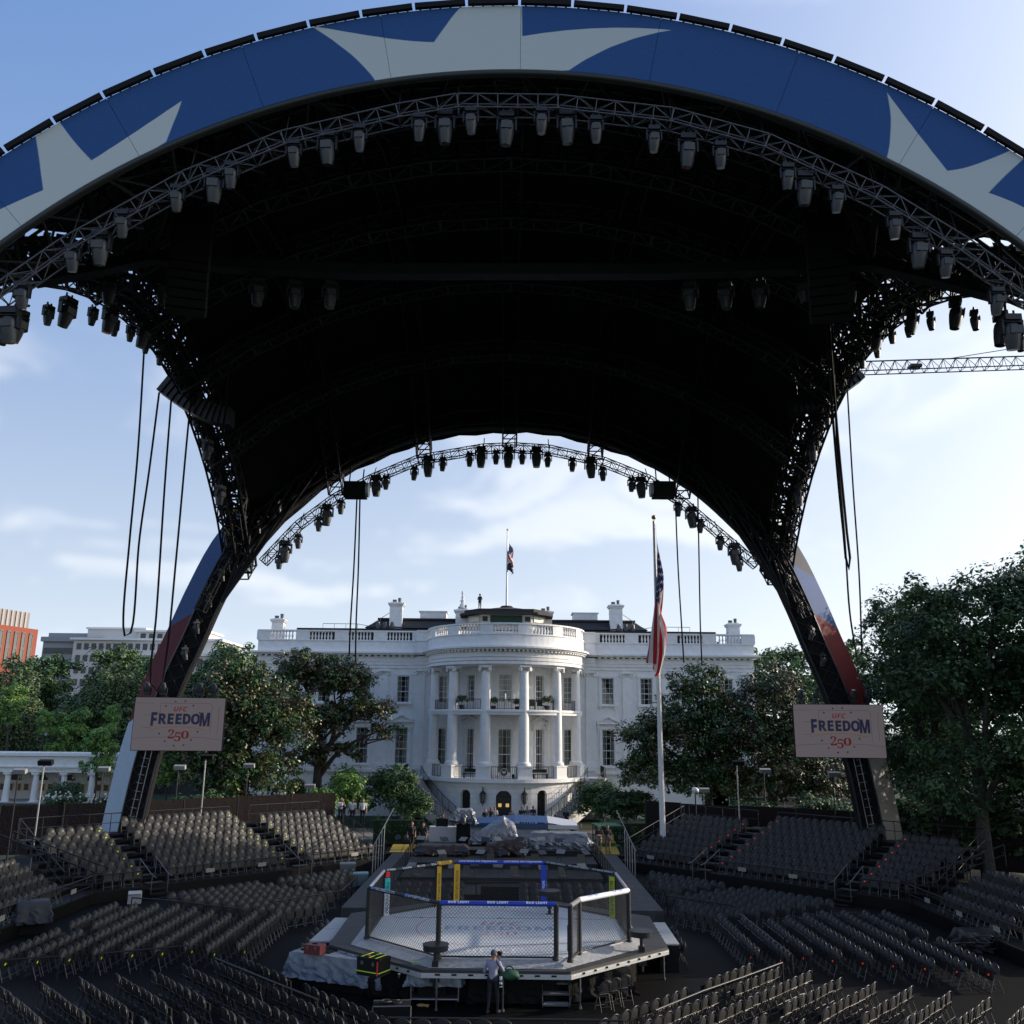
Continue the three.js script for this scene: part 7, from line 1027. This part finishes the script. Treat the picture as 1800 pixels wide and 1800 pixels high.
  stand('person in black standing at the foot of right curving stair', 995, 1430, 80, .1, -.3, { shirt: BK, trousers: BK }, 'people before the mansion door'); stand('person with blue cap behind the silver sheet at right', 1006, 1440, 66, .5, .2, { shirt: NV, trousers: BK, cap: [.03, .06, .2] }); stand('person in dark top at the control desk, left one', 778, 1445, 64, 1.0, 0, { shirt: BK, trousers: BK, skin: SK2 }); stand('bald-looking person in dark top at the control desk, right one', 798, 1445, 64, 1.0, .2, { shirt: NV, trousers: BK, hair: [.4, .25, .18] });
  { const q = at(843, 1078, 95); person('guard in black standing on the mansion roof left of the flagpole', [q.x, 20.78, -95], 2.6, { shirt: BK, trousers: BK, hair: BK, skin: [.05, .04, .03], arms: [[[-.27, 1.18, .02], [-.08, 1.2, .2]], [[.27, 1.18, .02], [.06, 1.1, .22]]] }); }
}
// potted plants and telescope on the balcony
{
  const pot = (px, label, sc) => { const a = at(px, 1247, 85), t = thing('potted_plant', label, 'plant', [a.x, 10.19, -84.9 - .4], 0, 'potted plants on the balcony'); t.scale.setScalar(sc); obj('pot', lathe([[0, 0], [.22, 0], [.3, .4], [.26, .4], [.2, .05]], 10), mat(L3(.03), .7), t); obj('foliage', crownGeo([[0, .85, 0, .5, .5, .45]], 40, 20, .2, .08, palOak), leafM, t); };
  pot(812, 'bushy potted plant on balcony between first and second left columns', 1.05); pot(867, 'potted plant on balcony just right of centre-left column', .9); pot(962, 'round potted bush on balcony left of the second right column', 1.05); pot(909, 'potted plant on balcony just left of centre-right column', .8);
  for (const [px, lab] of [[935, 'left'], [950, 'right']]) { const a = at(px, 1247, 85.6), t = thing('balcony_chair', `dark green balcony chair, ${lab} one, beside round potted bush`, 'chair', [a.x, 10.19, -85.8], rnd(-.4, .4)); const m = mat(L3(.015, .04, .025), .6); obj('seat', bx(.55, .1, .5, 0, .42, 0), m, t); obj('backrest', bx(.55, .5, .08, 0, .72, -.22), m, t); for (const [x, z] of [[-.24, .2], [.24, .2], [-.24, -.2], [.24, -.2]]) obj('leg', bar(V3(x, 0, z), V3(x, .4, z), .025, 5), m, t); }
  { const a = at(888, 1247, 85), t = thing('white_telescope', 'small white telescope on a stand at balcony centre', 'telescope', [a.x, 10.19, -85.4]); obj('tripod', [bar(V3(-.25, 0, .1), V3(0, .7, 0), .03, 5), bar(V3(.25, 0, .1), V3(0, .7, 0), .03, 5), bar(V3(0, 0, -.25), V3(0, .7, 0), .03, 5)], mat(L3(.6), .5), t); obj('barrel', [bar(V3(0, .6, .1), V3(-.02, 1.5, -.1), .1, 10, .07), bx(.26, .3, .2, .06, .75, .05)], mat(L3(.75), .4), t); }
  for (const s of [-1, 1]) { const a = at(s < 0 ? 827 : 950, 1364, 84), t = thing('portico_bench', `dark bench on the portico ${s < 0 ? 'left' : 'right'} of the round seal`, 'bench', [a.x, 4.04, -84.6], s < 0 ? -.4 : .4); obj('seat', bx(1.5, .06, .4, 0, .42, 0), M.iron, t); for (const x of [-.65, .65]) obj('leg', bx(.06, .42, .36, x, .21, 0), M.iron, t); obj('backrest', bx(1.5, .3, .04, 0, .68, -.2), M.iron, t); }
  for (const [px, lab] of [[862, 'left'], [902, 'right']]) { const a = at(px, 1366, 84), t = thing('portico_spotlight', `small black spotlight on the portico floor ${lab} of the round seal`, 'spotlight', [a.x, 4.04, -84.2]); obj('housing', [bx(.26, .24, .2, 0, .26, 0, 0, .3)], M.black, t); obj('stand', [cyl(.1, .04, .14, 8, 0, 0, 0)], M.black, t); }
  for (const s of [-1, 1]) for (let i = 0; i < 3; i++) { const a = at((s < 0 ? 666 : 1086) + i * 12.3, 1108, 94), o = lampB.clone(); o.name = numbered('profile_moving_light'); scene.add(o); o.rotation.z = Math.PI; o.position.set(a.x, 18.15, -93.2); o.scale.setScalar(1.05); tag(o, `black light on the mansion roof edge below ${s < 0 ? 'left' : 'right'} chimney, ${ordinal(i)} from left`, 'stage light', 'lights on the mansion roof edge'); }
}
renderer.render(scene, camera);
